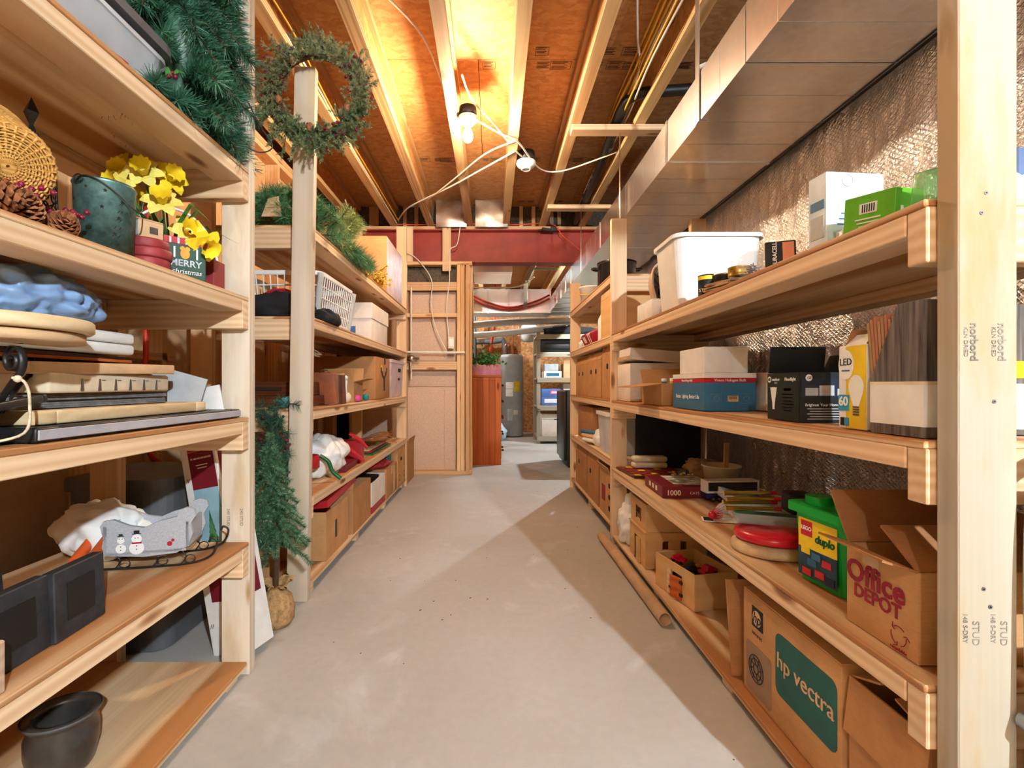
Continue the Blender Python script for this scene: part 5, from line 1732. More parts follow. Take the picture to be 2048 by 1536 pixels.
# ------------------------------------------------------------------ third shelf
t = thing('drawer_box', 'dark stained wooden drawer box lying at the near end of the shelf', 'drawer box', (-1.03, 2.42, ZM3))
b = B(); b.bx(-0.19, -0.22, 0, 0.19, 0.22, 0.05); b.build('lower_box', DARKW, t, bevel=0.003)
b = B(); b.bx(-0.19, -0.20, 0.051, 0.17, 0.22, 0.115); b.build('upper_box', DARKW, t, bevel=0.003)
b = B(); b.bx(-0.10, -0.206, 0.075, 0.08, -0.20, 0.09); b.build('pull', M_HOLE, t)
simple('pale teal cloth crumpled on the near end of the shelf', 'cloth', 'teal_cloth', blob_mesh((0, 0, 0.02), (0.075, 0.03, 0.028), 18, 0.35, 2.4, 20, flat_z=0.0), [flat('teal_cloth', (92, 160, 168), 0.85)], (-0.875, 2.165, ZM3))
t = thing('leather_case', 'flat brown leather case standing tilted behind the corner post', 'case', (-0.83, 2.49, ZM3), rot=(0.22, 0, 0.0))
B().bx(-0.06, -0.018, 0.004, 0.05, 0.018, 0.165).build('shell', flat('tan_leather', (150, 84, 56), 0.4, var=0.1), t, bevel=0.006, seg=2)
B().tube([(-0.03, 0, 0.165), (-0.02, 0, 0.178), (0.01, 0, 0.178), (0.02, 0, 0.165)], 0.004, 6).build('handle', M_LEATHER, t)
t = thing('leather_bag', 'dark brown leather bag with a pale rim next to the leather case', 'bag', (-0.86, 2.67, ZM3))
b = B(); rbox(b, -0.07, -0.06, 0, 0.06, 0.06, 0.155, 0.035, flare=-0.006, hollow=0.006); b.build('body', M_LEATHER, t)
b = B(); b.tube([(0.058 * math.cos(a) - 0.005, 0.052 * math.sin(a), 0.156 + 0.003 * math.sin(3 * a)) for a in [x * PI / 12 for x in range(24)]], 0.006, 5, closed=True); b.build('rim', M_BURLAP, t)
b = B()
for k in range(9):
    a = k * 0.7
    b.box((-0.01 + 0.04 * math.cos(a), 0.0 + 0.04 * math.sin(a * 1.3), 0.16 + 0.008 * (k % 3)), (0.05, 0.05, 0.004), (0.5 * math.sin(k), 0.6 * math.cos(k * 1.7), k))
simple('torn crumpled packing paper piled behind the leather bag', 'paper', 'packing_paper', b, [M_KRAFT], (-0.95, 2.55, ZM3 + 0.10))
t = thing('ceramic_figurine', 'small white and tan ceramic goose figurine beside the open carton', 'figurine', (-0.825, 2.80, ZM3))
b = B(); b.ball((0, 0, 0.03), 0.028, 10, s=(0.8, 1.1, 1.05)); b.build('body', M_CREAM, t)
b = B(); b.tube(spline([(0, -0.01, 0.045), (0, -0.03, 0.08), (0.0, -0.022, 0.12), (0, -0.03, 0.135)]), 0.008, 8, rs=None); b.ball((0, -0.034, 0.14), 0.014, 8); b.build('neck_and_head', M_WHITEPL, t)
S = (0.16, 0.20, 0.12)
carton('small open brown carton with flaps askew beside the skull-print carton', (-0.90, 3.02, ZM3), S, mat=M_CARD, open_=True, flaps=[('+x', 75, 0.08), ('-y', 35, 0.09), ('+y', 20, 0.09), ('-x', 10, 0.07)])
S = (0.42, 0.46, 0.295)
t = carton('large brown carton printed with antlers and a yellow dot', (-1.015, 3.63, ZM3), S, mat=M_CARD2, holes=[])
p, r, up = fpt(S, '+x', 0.02, 0.02, 0.0012)
b = B(); b.M = Matrix.Translation(p) @ Matrix((r, up, r.cross(up))).transposed().to_4x4()
b.tube([(0, -0.11, 0), (0, -0.02, 0), (0.002, 0.0, 0)], 0.010, 5)
for s1 in (-1, 1):
    b.tube([(0, -0.02, 0), (s1 * 0.05, 0.0, 0), (s1 * 0.085, 0.035, 0), (s1 * 0.09, 0.06, 0)], 0.006, 4)
    b.tube([(s1 * 0.05, 0.0, 0), (s1 * 0.05, 0.03, 0)], 0.005, 4)
b.tube([(0.02, 0.085, 0), (0.025, 0.11, 0), (0.015, 0.135, 0)], 0.008, 4)
b.build('printed_antlers', M_INKB, t)
p, r, up = fpt(S, '+x', -0.05, 0.075, 0.0012)
B().cyl(p, p + Vector((0.0006, 0, 0)), 0.024, n=20).build('printed_dot', M_YEL, t)
t = thing('storage_tote', 'pale lilac plastic tote with a handle slot at the far end of the shelf', 'tote', (-0.985, 4.17, ZM3))
M_LIL = flat('lilac_plastic', (206, 184, 190), 0.45)
rbox(B(), -0.17, -0.27, 0, 0.17, 0.27, 0.28, 0.025, flare=0.016, top=True).build('tub', M_LIL, t)
rbox(B(), -0.19, -0.29, 0.28, 0.19, 0.29, 0.305, 0.03, top=True).build('lid', M_LIL, t)
b = B(); b.bx(0.180, 0.02, 0.21, 0.190, 0.11, 0.24); b.bx(0.178, 0.04, 0.14, 0.186, 0.09, 0.16); b.build('handle_slot', M_HOLE, t, bevel=0.003)
for nm, c, y in (('pink', M_PINK, 2.97), ('teal', M_TEAL, 3.16)):
    simple(nm + ' yarn ball on the shelf edge before the antler carton', 'ball', 'yarn_ball', B().ball((0, 0, 0.022), 0.022, 10), [c], (-0.812, y, ZM3))

# ------------------------------------------------------------------ fourth shelf
simple('white plastic bag with cut-out handles stuffed full on the lower shelf', 'bag', 'plastic_bag', blob_mesh((0, 0, 0.095), (0.125, 0.20, 0.115), 22, 0.20, 2.3, 40, flat_z=0.0), [M_BAGW], (-0.92, 2.66, ZM4), rz=0.1)
simple('long grey rolled sheets lying behind the stuffed white bag', 'roll', 'sheet_roll', B().cyl((0, -0.3, 0.05), (0.0, 0.30, 0.05), 0.05, n=18).cyl((0.06, -0.28, 0.035), (0.06, 0.27, 0.035), 0.032, n=16), [flat('grey_sheet', (168, 160, 150), 0.6)], (-1.12, 2.62, ZM4), rz=-0.1)
for lb, P in (('shiny red ribbon tie drooping over the shelf edge from the stuffed white bag', spline([(0.0, -0.06, 0.10), (0.05, -0.10, 0.07), (0.085, -0.04, 0.02), (0.10, 0.02, -0.02)], 5)), ('shiny red ribbon tie sticking up out of the stuffed white bag', spline([(0.01, 0.02, 0.15), (0.05, 0.05, 0.12), (0.09, 0.10, 0.06), (0.085, 0.14, 0.04)], 5))):
    b = B()
    for i in range(len(P) - 1):
        s = Vector((0.002, 0.011, 0.006))
        b.quad(P[i] - s, P[i] + s, P[i + 1] + s, P[i + 1] - s, 0, True)
    o = simple(lb, 'ribbon', 'red_ribbon', b, [M_REDPL], (-0.865, 2.93, ZM4 + 0.04), weld=True)
    o.modifiers.new('thick', 'SOLIDIFY').thickness = 0.002
t = thing('tree_stand', 'green and red metal tree stand with curved legs at the post', 'tree stand', (-0.90, 2.42, ZM4))
B().lathe([(0.045, 0.07), (0.05, 0.075), (0.05, 0.13), (0.045, 0.135), (0.042, 0.13), (0.042, 0.075)], 24).build('ring', M_REDC, t)
for k in range(4):
    a = 0.25 + k * PI / 2
    c, s = math.cos(a), math.sin(a)
    B().tube(spline([(0.05 * c, 0.05 * s, 0.13), (0.09 * c, 0.09 * s, 0.10), (0.11 * c, 0.11 * s, 0.05), (0.15 * c, 0.15 * s, 0.012)]), 0.010, 8).build('leg', M_DGREEN, t)
simple('dark red flat gift box lying under the ribbon ties', 'box', 'gift_box', B().bx(-0.12, -0.14, 0, 0.06, 0.14, 0.03).bx(-0.122, -0.142, 0.018, 0.062, 0.142, 0.033), [M_MAROON], (-0.87, 2.83, ZM4), rz=0.05)
simple('bright red box corner behind the stuffed white bag', 'box', 'gift_box', B().bx(-0.10, -0.06, 0, 0.06, 0.06, 0.13).bx(-0.102, -0.062, 0.10, 0.062, 0.062, 0.133), [M_REDC], (-0.875, 3.08, ZM4), rz=0.05)
M_FEATH = wood('feathers', (176, 120, 66), (70, 40, 22), knots=False, ring=70)
b = B()
for k in range(11):
    y = -0.24 + k * 0.045
    L = 0.20 + 0.03 * (k % 3)
    P = [Vector((-0.10 + L * u, y + 0.06 * u, 0.035 + 0.05 * math.sin(2.2 * u) + 0.006 * k * 0.3)) for u in (0, 0.3, 0.6, 0.9, 1.0)]
    W = (0.008, 0.022, 0.026, 0.018, 0.002)
    for i in range(4):
        s0, s1 = Vector((0, W[i], 0.002 * (k % 2))), Vector((0, W[i + 1], 0.002 * (k % 2)))
        b.quad(P[i] - s0, P[i] + s0, P[i + 1] + s1, P[i + 1] - s1, 0, True)
simple('fan of brown pheasant feathers on folded fabric', 'feathers', 'feather_fan', b, [M_FEATH], (-0.90, 3.62, ZM4 + 0.01))
b = B()
for k in range(4):
    b.bx(-0.15, -0.30 + 0.01 * k, 0.010 * k, 0.07 - 0.012 * k, 0.26 - 0.02 * k, 0.010 * k + 0.008)
t = thing('folded_fabric', 'folded plaid fabric lengths stacked at the far end of the shelf', 'fabric', (-0.90, 3.66, ZM4))
for k, m_ in enumerate((M_DGREEN, M_MAROON, M_KRAFT)):
    B().bx(-0.15, -0.30 + 0.01 * k, 0.011 * k, 0.085 - 0.015 * k, 0.30 - 0.02 * k, 0.011 * k + 0.010).build('fold', m_, t, bevel=0.004, seg=2)

# ------------------------------------------------------------------ bottom: cartons
S = (0.36, 0.36, 0.235)
t = carton('brown open carton with the red lid on top, nearest of the floor row', (-0.985, 2.57, ZM5), S, mat=M_CARD, open_=True, flaps=[])
decal(t, S, '+x', -0.03, 0, 0.03, 0.09, M_INKB, 'printed_mark')
t = thing('gift_box', 'long bright red box lid resting askew over the nearest floor carton', 'box lid', (-0.95, 2.63, ZM5 + 0.262), rot=(0.05, -0.10, 0.02))
B().bx(-0.14, -0.27, 0, 0.16, 0.25, 0.035).build('tray', M_REDC, t, bevel=0.003)
simple('dark red folded paper inside the nearest floor carton', 'paper', 'tissue_paper', blob_mesh((0, 0, 0), (0.14, 0.13, 0.04), 25, 0.3, 3, 16), [M_MAROON], (-0.98, 2.57, ZM5 + 0.185))
S = (0.34, 0.40, 0.25)
carton('plain brown carton second in the floor row, flaps pushed in', (-0.965, 3.02, ZM5), S, mat=M_CARD2, open_=True, flaps=[('-y', -20, 0.10)])
S = (0.30, 0.40, 0.205)
t = carton('cream carton with a red bottom stripe in the floor row', (-0.945, 3.45, ZM5), S, mat=M_CARDW, open_=True, flaps=[])
decal(t, S, '+x', 0, -0.078, 0.40, 0.045, M_REDC, 'red_stripe')
decal(t, S, '-y', 0, -0.078, 0.30, 0.045, M_REDC, 'red_stripe')
simple('dark folder pushed into the cream carton', 'folder', 'black_folder', B().bx(-0.12, -0.15, 0, 0.12, 0.15, 0.02), [M_BLACK], (-0.95, 3.45, ZM5 + 0.19), rot=(0, 0.06, 0))
S = (0.30, 0.40, 0.22)
t = carton('brown carton sealed with shiny tape, past the cream one', (-0.94, 3.88, ZM5), S, mat=M_CARD2, tape=['+x'])
decal(t, S, '+x', 0.08, 0, 0.05, 0.21, M_TAPE, 'tape_strip')
simple('folded dark red cloth lying on the cartons of the floor row', 'cloth', 'red_cloth', blob_mesh((0, 0, 0.03), (0.10, 0.20, 0.035), 26, 0.3, 2.2, 20, flat_z=0.0), [M_REDC], (-0.90, 3.76, ZM5 + 0.224))
simple('teal box with a pale sticker beside the tall carton', 'box', 'teal_box', B().bx(-0.09, -0.06, 0, 0.09, 0.06, 0.07), [M_TEAL], (-0.93, 4.035, ZM5 + 0.224), bevel=0.003)
carton('plain brown carton on the floor past the end of the shelving, by the partition', (-0.99, 4.77, 0.0), (0.40, 0.38, 0.36), mat=M_CARD2, open_=True, flaps=[('+x', 15, 0.06)])
S = (0.40, 0.36, 0.315)
t = carton('tall brown carton with a hand hole at the end of the floor row', (-0.99, 4.29, ZM5), S, mat=M_CARD, open_=True, holes=[('+x', -0.02, 0.06, 0.07, 0.028)], flaps=[('+x', -12, 0.05), ('-y', 20, 0.07)])
for u in (-0.10, 0.12):
    decal(t, S, '+x', u, -0.09, 0.045, 0.05, M_INKB, 'printed_mark')
    decal(t, S, '+x', u, -0.09, 0.030, 0.034, M_CARD, 'printed_mark', off=0.0012)

# ================================================================== partition plumbing
cable('electrical_cable', 'white cable looping over the red beam down the partition', 'cable', [(-0.33, 5.03, 2.53), (-0.36, 5.02, 2.35), (-0.44, 5.03, 2.28), (-0.44, 5.05, 2.0), (-0.47, 5.06, 1.7), (-0.44, 5.06, 1.35)], 0.005, M_CABLE_W)
cable('electrical_cable', 'white cable hanging across the partition to the outlet box', 'cable', [(-0.98, 5.03, 2.25), (-0.85, 5.02, 2.26), (-0.72, 5.03, 2.15), (-0.62, 5.04, 1.98), (-0.63, 5.05, 1.75), (-0.58, 5.05, 1.5), (-0.47, 5.05, 1.27)], 0.005, M_CABLE_W)
tag(B().cyl((-0.83, 5.04, 0.98), (-0.83, 5.04, 1.92), 0.009, n=10).build('supply_pipe', M_CABLE_W), 'thin upright cream water pipe on the partition', 'pipe')
tag(B().cyl((-0.98, 5.02, 1.255), (-0.28, 5.02, 1.25), 0.012, n=10).build('supply_pipe', M_CABLE_W), 'thin level cream pipe crossing the partition', 'pipe')
t = thing('shower_valve', 'chrome shower valve body mounted on the partition', 'valve', (-0.83, 5.0, 1.19))
b = B(); b.ball((0, 0, 0), 0.055, 10, s=(1, 0.7, 0.75)); b.build('dome', M_CHROME, t)
B().cyl((-0.11, 0, 0), (0.09, 0, 0), 0.016, n=12).cyl((0, 0, -0.03), (0, 0, -0.14), 0.010, n=10).build('valve_pipe', M_CHROME, t)
t = thing('outlet_box', 'small cream electrical outlet box on the partition stud', 'outlet', (-0.42, 5.02, 1.29))
B().bx(-0.03, -0.02, 0, 0.03, 0.03, 0.12).build('box_body', M_CREAM, t, bevel=0.003)
B().bx(-0.024, -0.024, 0.02, 0.024, -0.02, 0.10).build('cover_plate', M_WHITEPL, t, bevel=0.002)

# ================================================================== FAR ROOM
t = thing('dresser', 'orange stained pine dresser with round knobs beyond the partition', 'dresser', (-0.075, 5.95, 0))
for k in range(5):
    x0 = -0.175 + 0.07 * k
    board('side_plank', (-0.075 + x0 + 0.035, 5.95 - 0.2625, 0.0), (-0.075 + x0 + 0.035, 5.95 - 0.2625, 1.01), 0.068, 0.015, CEDAR, t, up=(0, 1, 0))
B().bx(-0.17, -0.254, 0, 0.160, 0.27, 1.01).build('carcass', CEDAR, t)
B().bx(-0.18, -0.28, 1.01, 0.185, 0.28, 1.035).build('top', CEDAR, t, bevel=0.003)
for k in range(5):
    z = 0.07 + k * 0.19
    d_ = B().bx(0.160, -0.25, z, 0.178, 0.25, z + 0.17).build('drawer', CEDAR, t, bevel=0.002)
    for yy in (-0.14, 0.14):
        B().cyl((0.178, yy, z + 0.085), (0.188, yy, z + 0.085), 0.007, n=8).ball((0.196, yy, z + 0.085), 0.014, 6).build('knob', DARKW, d_)
t = thing('planter', 'pink picket-fence planter with ivy on the dresser', 'planter', (-0.07, 5.85, 1.035))
M_PINKW = flat('pink_paint', (206, 130, 150), 0.6)
b = B()
for k in range(8):
    x = -0.15 + k * 0.0428
    b.prism([(x - 0.018, 0), (x + 0.018, 0), (x + 0.018, 0.11), (x, 0.13), (x - 0.018, 0.11)], 0, 0.008)
b3 = B(); b3.M = Matrix.Translation((0, -0.07, 0)) @ Matrix.Rotation(PI / 2, 4, 'X')
for k in range(8):
    x = -0.15 + k * 0.0428
    b3.prism([(x - 0.019, 0), (x + 0.019, 0), (x + 0.019, 0.10 + 0.012 * (k % 2)), (x, 0.115 + 0.012 * (k % 2)), (x - 0.019, 0.10 + 0.012 * (k % 2))], 0, 0.008)
b3.build('picket_front', M_PINKW, t)
B().bx(-0.165, -0.07, 0, 0.165, 0.07, 0.09).build('trough', M_PINKW, t)
r_ = random.Random(71)
b = B()
for k in range(240):
    c = Vector((r_.gauss(0, 0.085), r_.gauss(0, 0.05), 0.13 + abs(r_.gauss(0.03, 0.07))))
    n = Vector((r_.uniform(-1, 1), r_.uniform(-1, 0.3), r_.uniform(0, 1))).normalized()
    fm = frame(n)
    y, z = fm.col[1].to_3d() * 0.022, fm.col[2].to_3d() * 0.028
    b.add([c - z * 0.6, c + y, c + y * 0.5 + z * 0.5, c + z, c - y * 0.5 + z * 0.5, c - y], [(0, 1, 2, 3, 4, 5)])
b.build('ivy_leaves', M_LEAFG, t, kind='stuff')
# water heater
t = thing('water_heater', 'tall grey water heater tank with a yellow energy label', 'water heater', (0.345, 8.85, 0))
M_WH = flat('heater_paint', (190, 198, 204), 0.4, var=0.03)
r0 = 0.20
B().lathe([(0.0005, 0.02), (r0, 0.02), (r0, 1.40), (r0 + 0.006, 1.405), (r0 + 0.006, 1.43), (r0 * 0.9, 1.46), (0.0005, 1.475)], 40).build('tank', M_WH, t)
B().lathe([(0.0005, 0.0), (r0 * 0.9, 0.0), (r0 * 0.9, 0.02)], 30).build('base_ring', M_PIPEGREY, t)
def cyl_label(a0, a1, z0, z1, m, nm):
    b = B()
    n = 8
    vs = []
    for k in range(n + 1):
        a = a0 + (a1 - a0) * k / n
        vs += [((r0 + .002) * math.cos(a), (r0 + .002) * math.sin(a), z0), ((r0 + .002) * math.cos(a), (r0 + .002) * math.sin(a), z1)]
    b.add(vs, [(2 * k, 2 * k + 2, 2 * k + 3, 2 * k + 1) for k in range(n)], 0, True)
    b.build(nm, m, t)
cyl_label(-2.15, -1.45, 0.86, 0.97, M_WHITECARD, 'warning_label')
cyl_label(-2.15, -1.50, 0.72, 0.85, M_WHITECARD, 'warning_label')
cyl_label(-1.40, -0.85, 0.80, 0.99, M_YEL, 'energy_label')
cyl_label(-1.45, -1.05, 0.40, 0.48, M_WHITECARD, 'warning_label')
cyl_label(-2.0, -1.55, 0.30, 0.50, M_LGREY, 'access_panel')
B().cyl((-0.12, -0.19, 0.09), (-0.12, -0.25, 0.09), 0.02, n=10).build('drain_valve', M_BLACK, t)
for x, lb in ((0.02, 'hot'), (0.12, 'cold')):
    tag(cable('copper_pipe', '', '', [(0.345 + x, 8.85, 1.47), (0.345 + x, 8.85, 1.9), (0.345 + x, 8.9, 2.4)], 0.012, M_COPPER, parent=None), 'copper pipe rising from the top of the water heater, ' + ('nearer its middle' if x < 0.05 else 'nearer its edge'), 'pipe')
cable('copper_pipe', 'copper loop arching over the top of the water heater', 'pipe', [(0.22, 8.8, 1.47), (0.22, 8.8, 1.60), (0.27, 8.8, 1.66), (0.33, 8.8, 1.62), (0.34, 8.8, 1.48)], 0.010, M_COPPER)
cable('water_pipe', 'red pipe hanging down to the water heater inlet', 'pipe', [(0.06, 8.5, 2.79), (0.06, 8.5, 2.3), (0.03, 8.5, 1.95), (-0.02, 8.52, 1.62), (-0.04, 8.55, 1.45)], 0.022, M_PEXRED)
cable('drain_pipe', 'grey drain pipe running along the far wall', 'pipe', [(-1.19, 9.3, 1.72), (0.0, 9.3, 1.74), (0.2, 9.3, 1.75), (0.25, 9.3, 1.3), (0.25, 9.3, 0.02)], 0.05, M_PIPEGREY)
cable('drain_pipe', 'grey upright pipe behind the ivy planter', 'pipe', [(-0.35, 9.0, 2.2), (-0.34, 9.0, 1.6), (-0.34, 9.0, 0.02)], 0.05, M_PIPEGREY)
t = thing('pressure_tank', 'white pressure tank mounted high beside the water heater', 'tank', (0.66, 8.9, 1.86))
B().lathe([(0.0005, -0.17), (0.10, -0.16), (0.15, -0.11), (0.15, 0.11), (0.10, 0.16), (0.0005, 0.17)], 24).build('shell', M_PVC, t)
B().bx(-0.03, 0.13, -0.02, 0.03, 0.652, 0.02).build('wall_bracket', M_PIPEGREY, t)
cable('pvc_pipe', 'upper white pipe crossing the far room under the ducts', 'pipe', [(-0.5, 7.9, 1.86), (0.2, 7.9, 1.92), (1.3, 7.9, 1.96)], 0.055, M_PVC, 3)
cable('pvc_pipe', 'lower white pipe crossing the far room under the ducts', 'pipe', [(-0.5, 8.0, 1.72), (0.2, 8.0, 1.76), (1.3, 8.0, 1.88)], 0.05, M_PVC, 3)
# far ducts
def fduct(label, x0, x1, y0, y1, z0, z1, seams=3):
    t = thing('air_duct', label, 'duct', ((x0 + x1) / 2, (y0 + y1) / 2, z0))
    cx, cy = (x0 + x1) / 2, (y0 + y1) / 2
    n = seams
    for k in range(n):
        if (x1 - x0) >= (y1 - y0):
            a, c = x0 + (x1 - x0) * k / n, x0 + (x1 - x0) * (k + 1) / n
            B().bx(a - cx, y0 - cy, 0, c - cx - 0.004, y1 - cy, z1 - z0).build('duct_section', M_GALV, t)
            B().bx(c - cx - 0.02, y0 - cy - 0.008, -0.008, c - cx + 0.01, y1 - cy + 0.008, z1 - z0 + 0.004).build('drive_cleat', M_GALV2, t)
        else:
            a, c = y0 + (y1 - y0) * k / n, y0 + (y1 - y0) * (k + 1) / n
            B().bx(x0 - cx, a - cy, 0, x1 - cx, c - cy - 0.004, z1 - z0).build('duct_section', M_GALV, t)
            B().bx(x0 - cx - 0.006, c - cy - 0.02, -0.006, x1 - cx + 0.006, c - cy + 0.01, z1 - z0 + 0.004).build('drive_cleat', M_GALV2, t)
    return t
fduct('galvanised trunk duct crossing the far room from side to side', -0.355, 0.83, 7.1, 7.55, 1.96, 2.30, 4)
fduct('galvanised plenum box up at the ceiling of the far room', -0.25, 0.25, 6.2, 6.9, 2.34, 2.50, 1)
fduct('galvanised duct running back on from the aisle duct into the far room', 0.84, 1.34, 5.31, 7.6, 1.99, 2.187, 6)
for k, (dz, lb) in enumerate(((0.0, 'upper orange hose drooping in front of the trunk duct'), (-0.05, 'lower orange hose drooping in front of the trunk duct'))):
    cable('red_hose', lb, 'hose', [(-0.34, 6.95, 2.22 + dz), (-0.1, 6.98, 2.10 + dz), (0.25, 7.0, 2.02 + dz * 0.6), (0.6, 6.98, 2.10 + dz), (0.8, 6.9, 2.18 + dz)], 0.014, M_PEXRED)
cable('electrical_cable', 'white cable swagged under the far room ceiling', 'cable', [(-0.30, 6.6, 2.23), (0.0, 6.6, 2.22), (0.35, 6.6, 2.24), (0.55, 6.5, 2.34)], 0.010, M_CABLE_W)
t = thing('duct_bracket', 'white wooden frame bracing the far room ducts from the joists', 'bracket', (0.6, 6.5, 2.0))
board('brace', (0.44, 6.5, 2.30), (0.575, 6.5, 2.555), 0.06, 0.03, PINE_PALE_LIT, t, up=(0, 1, 0))
board('brace', (0.55, 6.5, 2.45), (0.86, 6.5, 2.45), 0.04, 0.03, PINE_PALE_LIT, t)
board('brace', (0.46, 6.9, 2.0), (0.46, 6.9, 2.34), 0.05, 0.01, PINE_PALE_LIT, t, up=(0, 1, 0))
# far shelving with boxes
t = thing('shelving_unit', 'pale wooden shelf at the far wall with archive boxes', 'shelf', (1.2, 8.1, 0))
for x in (0.72, 1.75):
    for y in (7.75, 8.35):
        board('post', (x, y, 0), (x, y, 1.75), 0.06, 0.038, PINE_PALE_LIT, t, up=(0, 1, 0))
FZ = (0.10, 0.58, 1.02, 1.42, 1.70)
for z in FZ:
    board('shelf_board', (0.70, 8.05, z), (1.78, 8.05, z), 0.66, 0.03, PINE_PALE_LIT, t)
    board('rail', (0.70, 7.725, z - 0.03), (1.78, 7.725, z - 0.03), 0.03, 0.06, PINE_PALE_LIT, t)
def fbox(label, x, z, size, mat, **k):
    return carton(label, (x, 7.72 + size[1] / 2 + 0.06, FZ[z] + 0.015), size, mat=mat, **k)
fbox('cream archive box with a dark hand hole on the bottom far shelf', 1.01, 0, (0.46, 0.40, 0.34), M_CARDW, holes=[('-y', 0, 0.10, 0.09, 0.03)], lid=(M_CARDW, 0.07, 0.008))
fbox('second cream archive box beside the hand-holed one on the bottom far shelf', 1.42, 0, (0.32, 0.40, 0.32), M_CARDW, holes=[('-y', 0, 0.10, 0.09, 0.03)], lid=(M_CARDW, 0.07, 0.008))
S = (0.30, 0.3, 0.13)
t = fbox('lower of two blue printed paper boxes on the far shelf', 0.93, 1, S, flat('far_blue', (92, 124, 190), 0.6)); decal(t, S, '-y', 0, 0.01, 0.22, 0.06, M_WHITEINK)
t = carton('upper of two blue printed paper boxes on the far shelf', (0.93, 7.93, FZ[1] + 0.15), S, mat=MATS['far_blue']); decal(t, S, '-y', 0.06, 0.01, 0.16, 0.06, M_PINK); decal(t, S, '-y', 0.06, 0.01, 0.12, 0.03, M_WHITEINK, off=0.0012)
S = (0.36, 0.36, 0.34)
t = fbox('cream archive box with red OFFICE lettering on the far shelf', 1.30, 1, S, M_CARDW, holes=[('-y', 0.06, 0.10, 0.09, 0.03)])
ftext(t, S, '-y', 0.0, 0.0, 'OFFICE', 0.09, M_REDC, bold=0.02); ftext(t, S, '-y', 0.0, -0.06, 'DEPOT', 0.05, M_REDC, bold=0.02)
S = (0.28, 0.3, 0.10)
t = fbox('pale blue flat box at the bottom of a far shelf pile', 0.95, 2, S, M_WHITECARD); decal(t, S, '-y', 0, 0, 0.2, 0.05, M_BLUE)
carton('grey flat box on the pale blue one in the far shelf pile', (0.93, 7.93, FZ[2] + 0.12), (0.22, 0.26, 0.11), mat=M_LGREY)
fbox('tan open carton beside the flat boxes on the far shelf', 1.25, 2, (0.26, 0.3, 0.22), M_CARD3, open_=True, flaps=[('-y', 20, 0.06)])
simple('teal potted plant on the far shelf next to the tan carton', 'plant', 'potted_plant', blob_mesh((0, 0, 0.14), (0.10, 0.08, 0.12), 33, 0.5, 4, 18), [M_TEAL], (1.50, 7.92, FZ[2] + 0.015))
simple('black equipment case on the upper far shelf', 'case', 'equipment_case', B().bx(-0.26, -0.12, 0, 0.26, 0.15, 0.26).bx(-0.2, -0.14, 0.05, 0.2, -0.12, 0.15), [M_BLACK], (1.02, 7.95, FZ[3] + 0.015), bevel=0.02, seg=2)
simple('black flat screen television on the upper far shelf', 'television', 'television', B().bx(-0.2, -0.03, 0.02, 0.2, 0.03, 0.26).bx(-0.1, -0.06, 0, 0.1, 0.06, 0.02), [M_BLACK], (1.55, 7.92, FZ[3] + 0.015), bevel=0.005)
simple('dark folded blankets heaped on top of the far shelf', 'blankets', 'dark_blanket', blob_mesh((0, 0, 0.07), (0.45, 0.2, 0.09), 35, 0.25, 2.4, 24, flat_z=0.0), [M_CLOTHBLK], (1.25, 8.0, FZ[4] + 0.015))
t = thing('refrigerator', 'dark grey appliance edge standing just past the opening', 'appliance', (1.12, 5.75, 0))
B().bx(-0.30, -0.30, 0.03, 0.30, 0.33, 0.86).build('cabinet', flat('appliance_grey', (52, 54, 58), 0.35), t, bevel=0.01, seg=2)
B().bx(-0.33, -0.29, 0.08, -0.302, 0.32, 0.85).build('door', MATS['appliance_grey'], t, bevel=0.008, seg=2)
for x in (-0.25, 0.25):
    for y in (-0.25, 0.28):
        B().cyl((x, y, 0), (x, y, 0.04), 0.02, n=10).build('foot', M_BLACK, t)
simple('pale blue plastic bag on the floor by the dresser', 'bag', 'plastic_bag', blob_mesh((0, 0, 0.12), (0.12, 0.12, 0.15), 36, 0.25, 2.4, 20, flat_z=0.0), [flat('pale_blue_bag', (206, 220, 230), 0.4)], (0.12, 8.2, 0))
# debris on the floor
r_ = random.Random(81)
b = B()
for k in range(36):
    x, y = r_.uniform(-0.7, 0.62), r_.uniform(1.15, 4.4)
    s = r_.uniform(0.0015, 0.004)
    b.box((x, y, 0.0012), (s * r_.uniform(1, 3), s, 0.0016), (0, 0, r_.uniform(0, 3)))
tag(b.build('floor_debris', M_TWIG), 'tiny dry needles and bits scattered on the concrete', 'debris')['kind'] = 'stuff'
# ================================================================== RIGHT UNIT, TOP SHELF
ZR1, ZR2, ZR3, ZR4 = 1.219, 0.832, 0.442, 0.052
carton('small plain white carton beside the fan at the far end of the shelf', (0.757, 2.30, ZR1), (0.10, 0.22, 0.082), mat=M_WHITECARD)
t = thing('desk_fan', 'round desk fan head with a beige shell and dark wire grille', 'fan', (0.855, 2.43, ZR1 + 0.165))
nrm = Vector((0.66, -0.74, 0.14)).normalized()
fm = frame(nrm)
Mf = Matrix((fm.col[1].to_3d(), fm.col[2].to_3d(), nrm)).transposed().to_4x4()
M_BEIGE = flat('beige_plastic', (206, 176, 146), 0.45)
b = B(); b.M = Mf
b.lathe([(0.0005, -0.05), (0.06, -0.048), (0.11, -0.03), (0.140, 0.0), (0.145, 0.012), (0.138, 0.016), (0.132, 0.004), (0.10, -0.022), (0.0005, -0.04)], 40)
b.build('back_shell', M_BEIGE, t)
b = B(); b.M = Mf
for k in range(14):
    rr = 0.02 + k * 0.0085
    z = 0.035 - 0.03 * (rr / 0.14) ** 2
    b.tube([(rr * math.cos(a), rr * math.sin(a), z) for a in [x * PI / 18 for x in range(36)]], 0.0013, 4, closed=True)
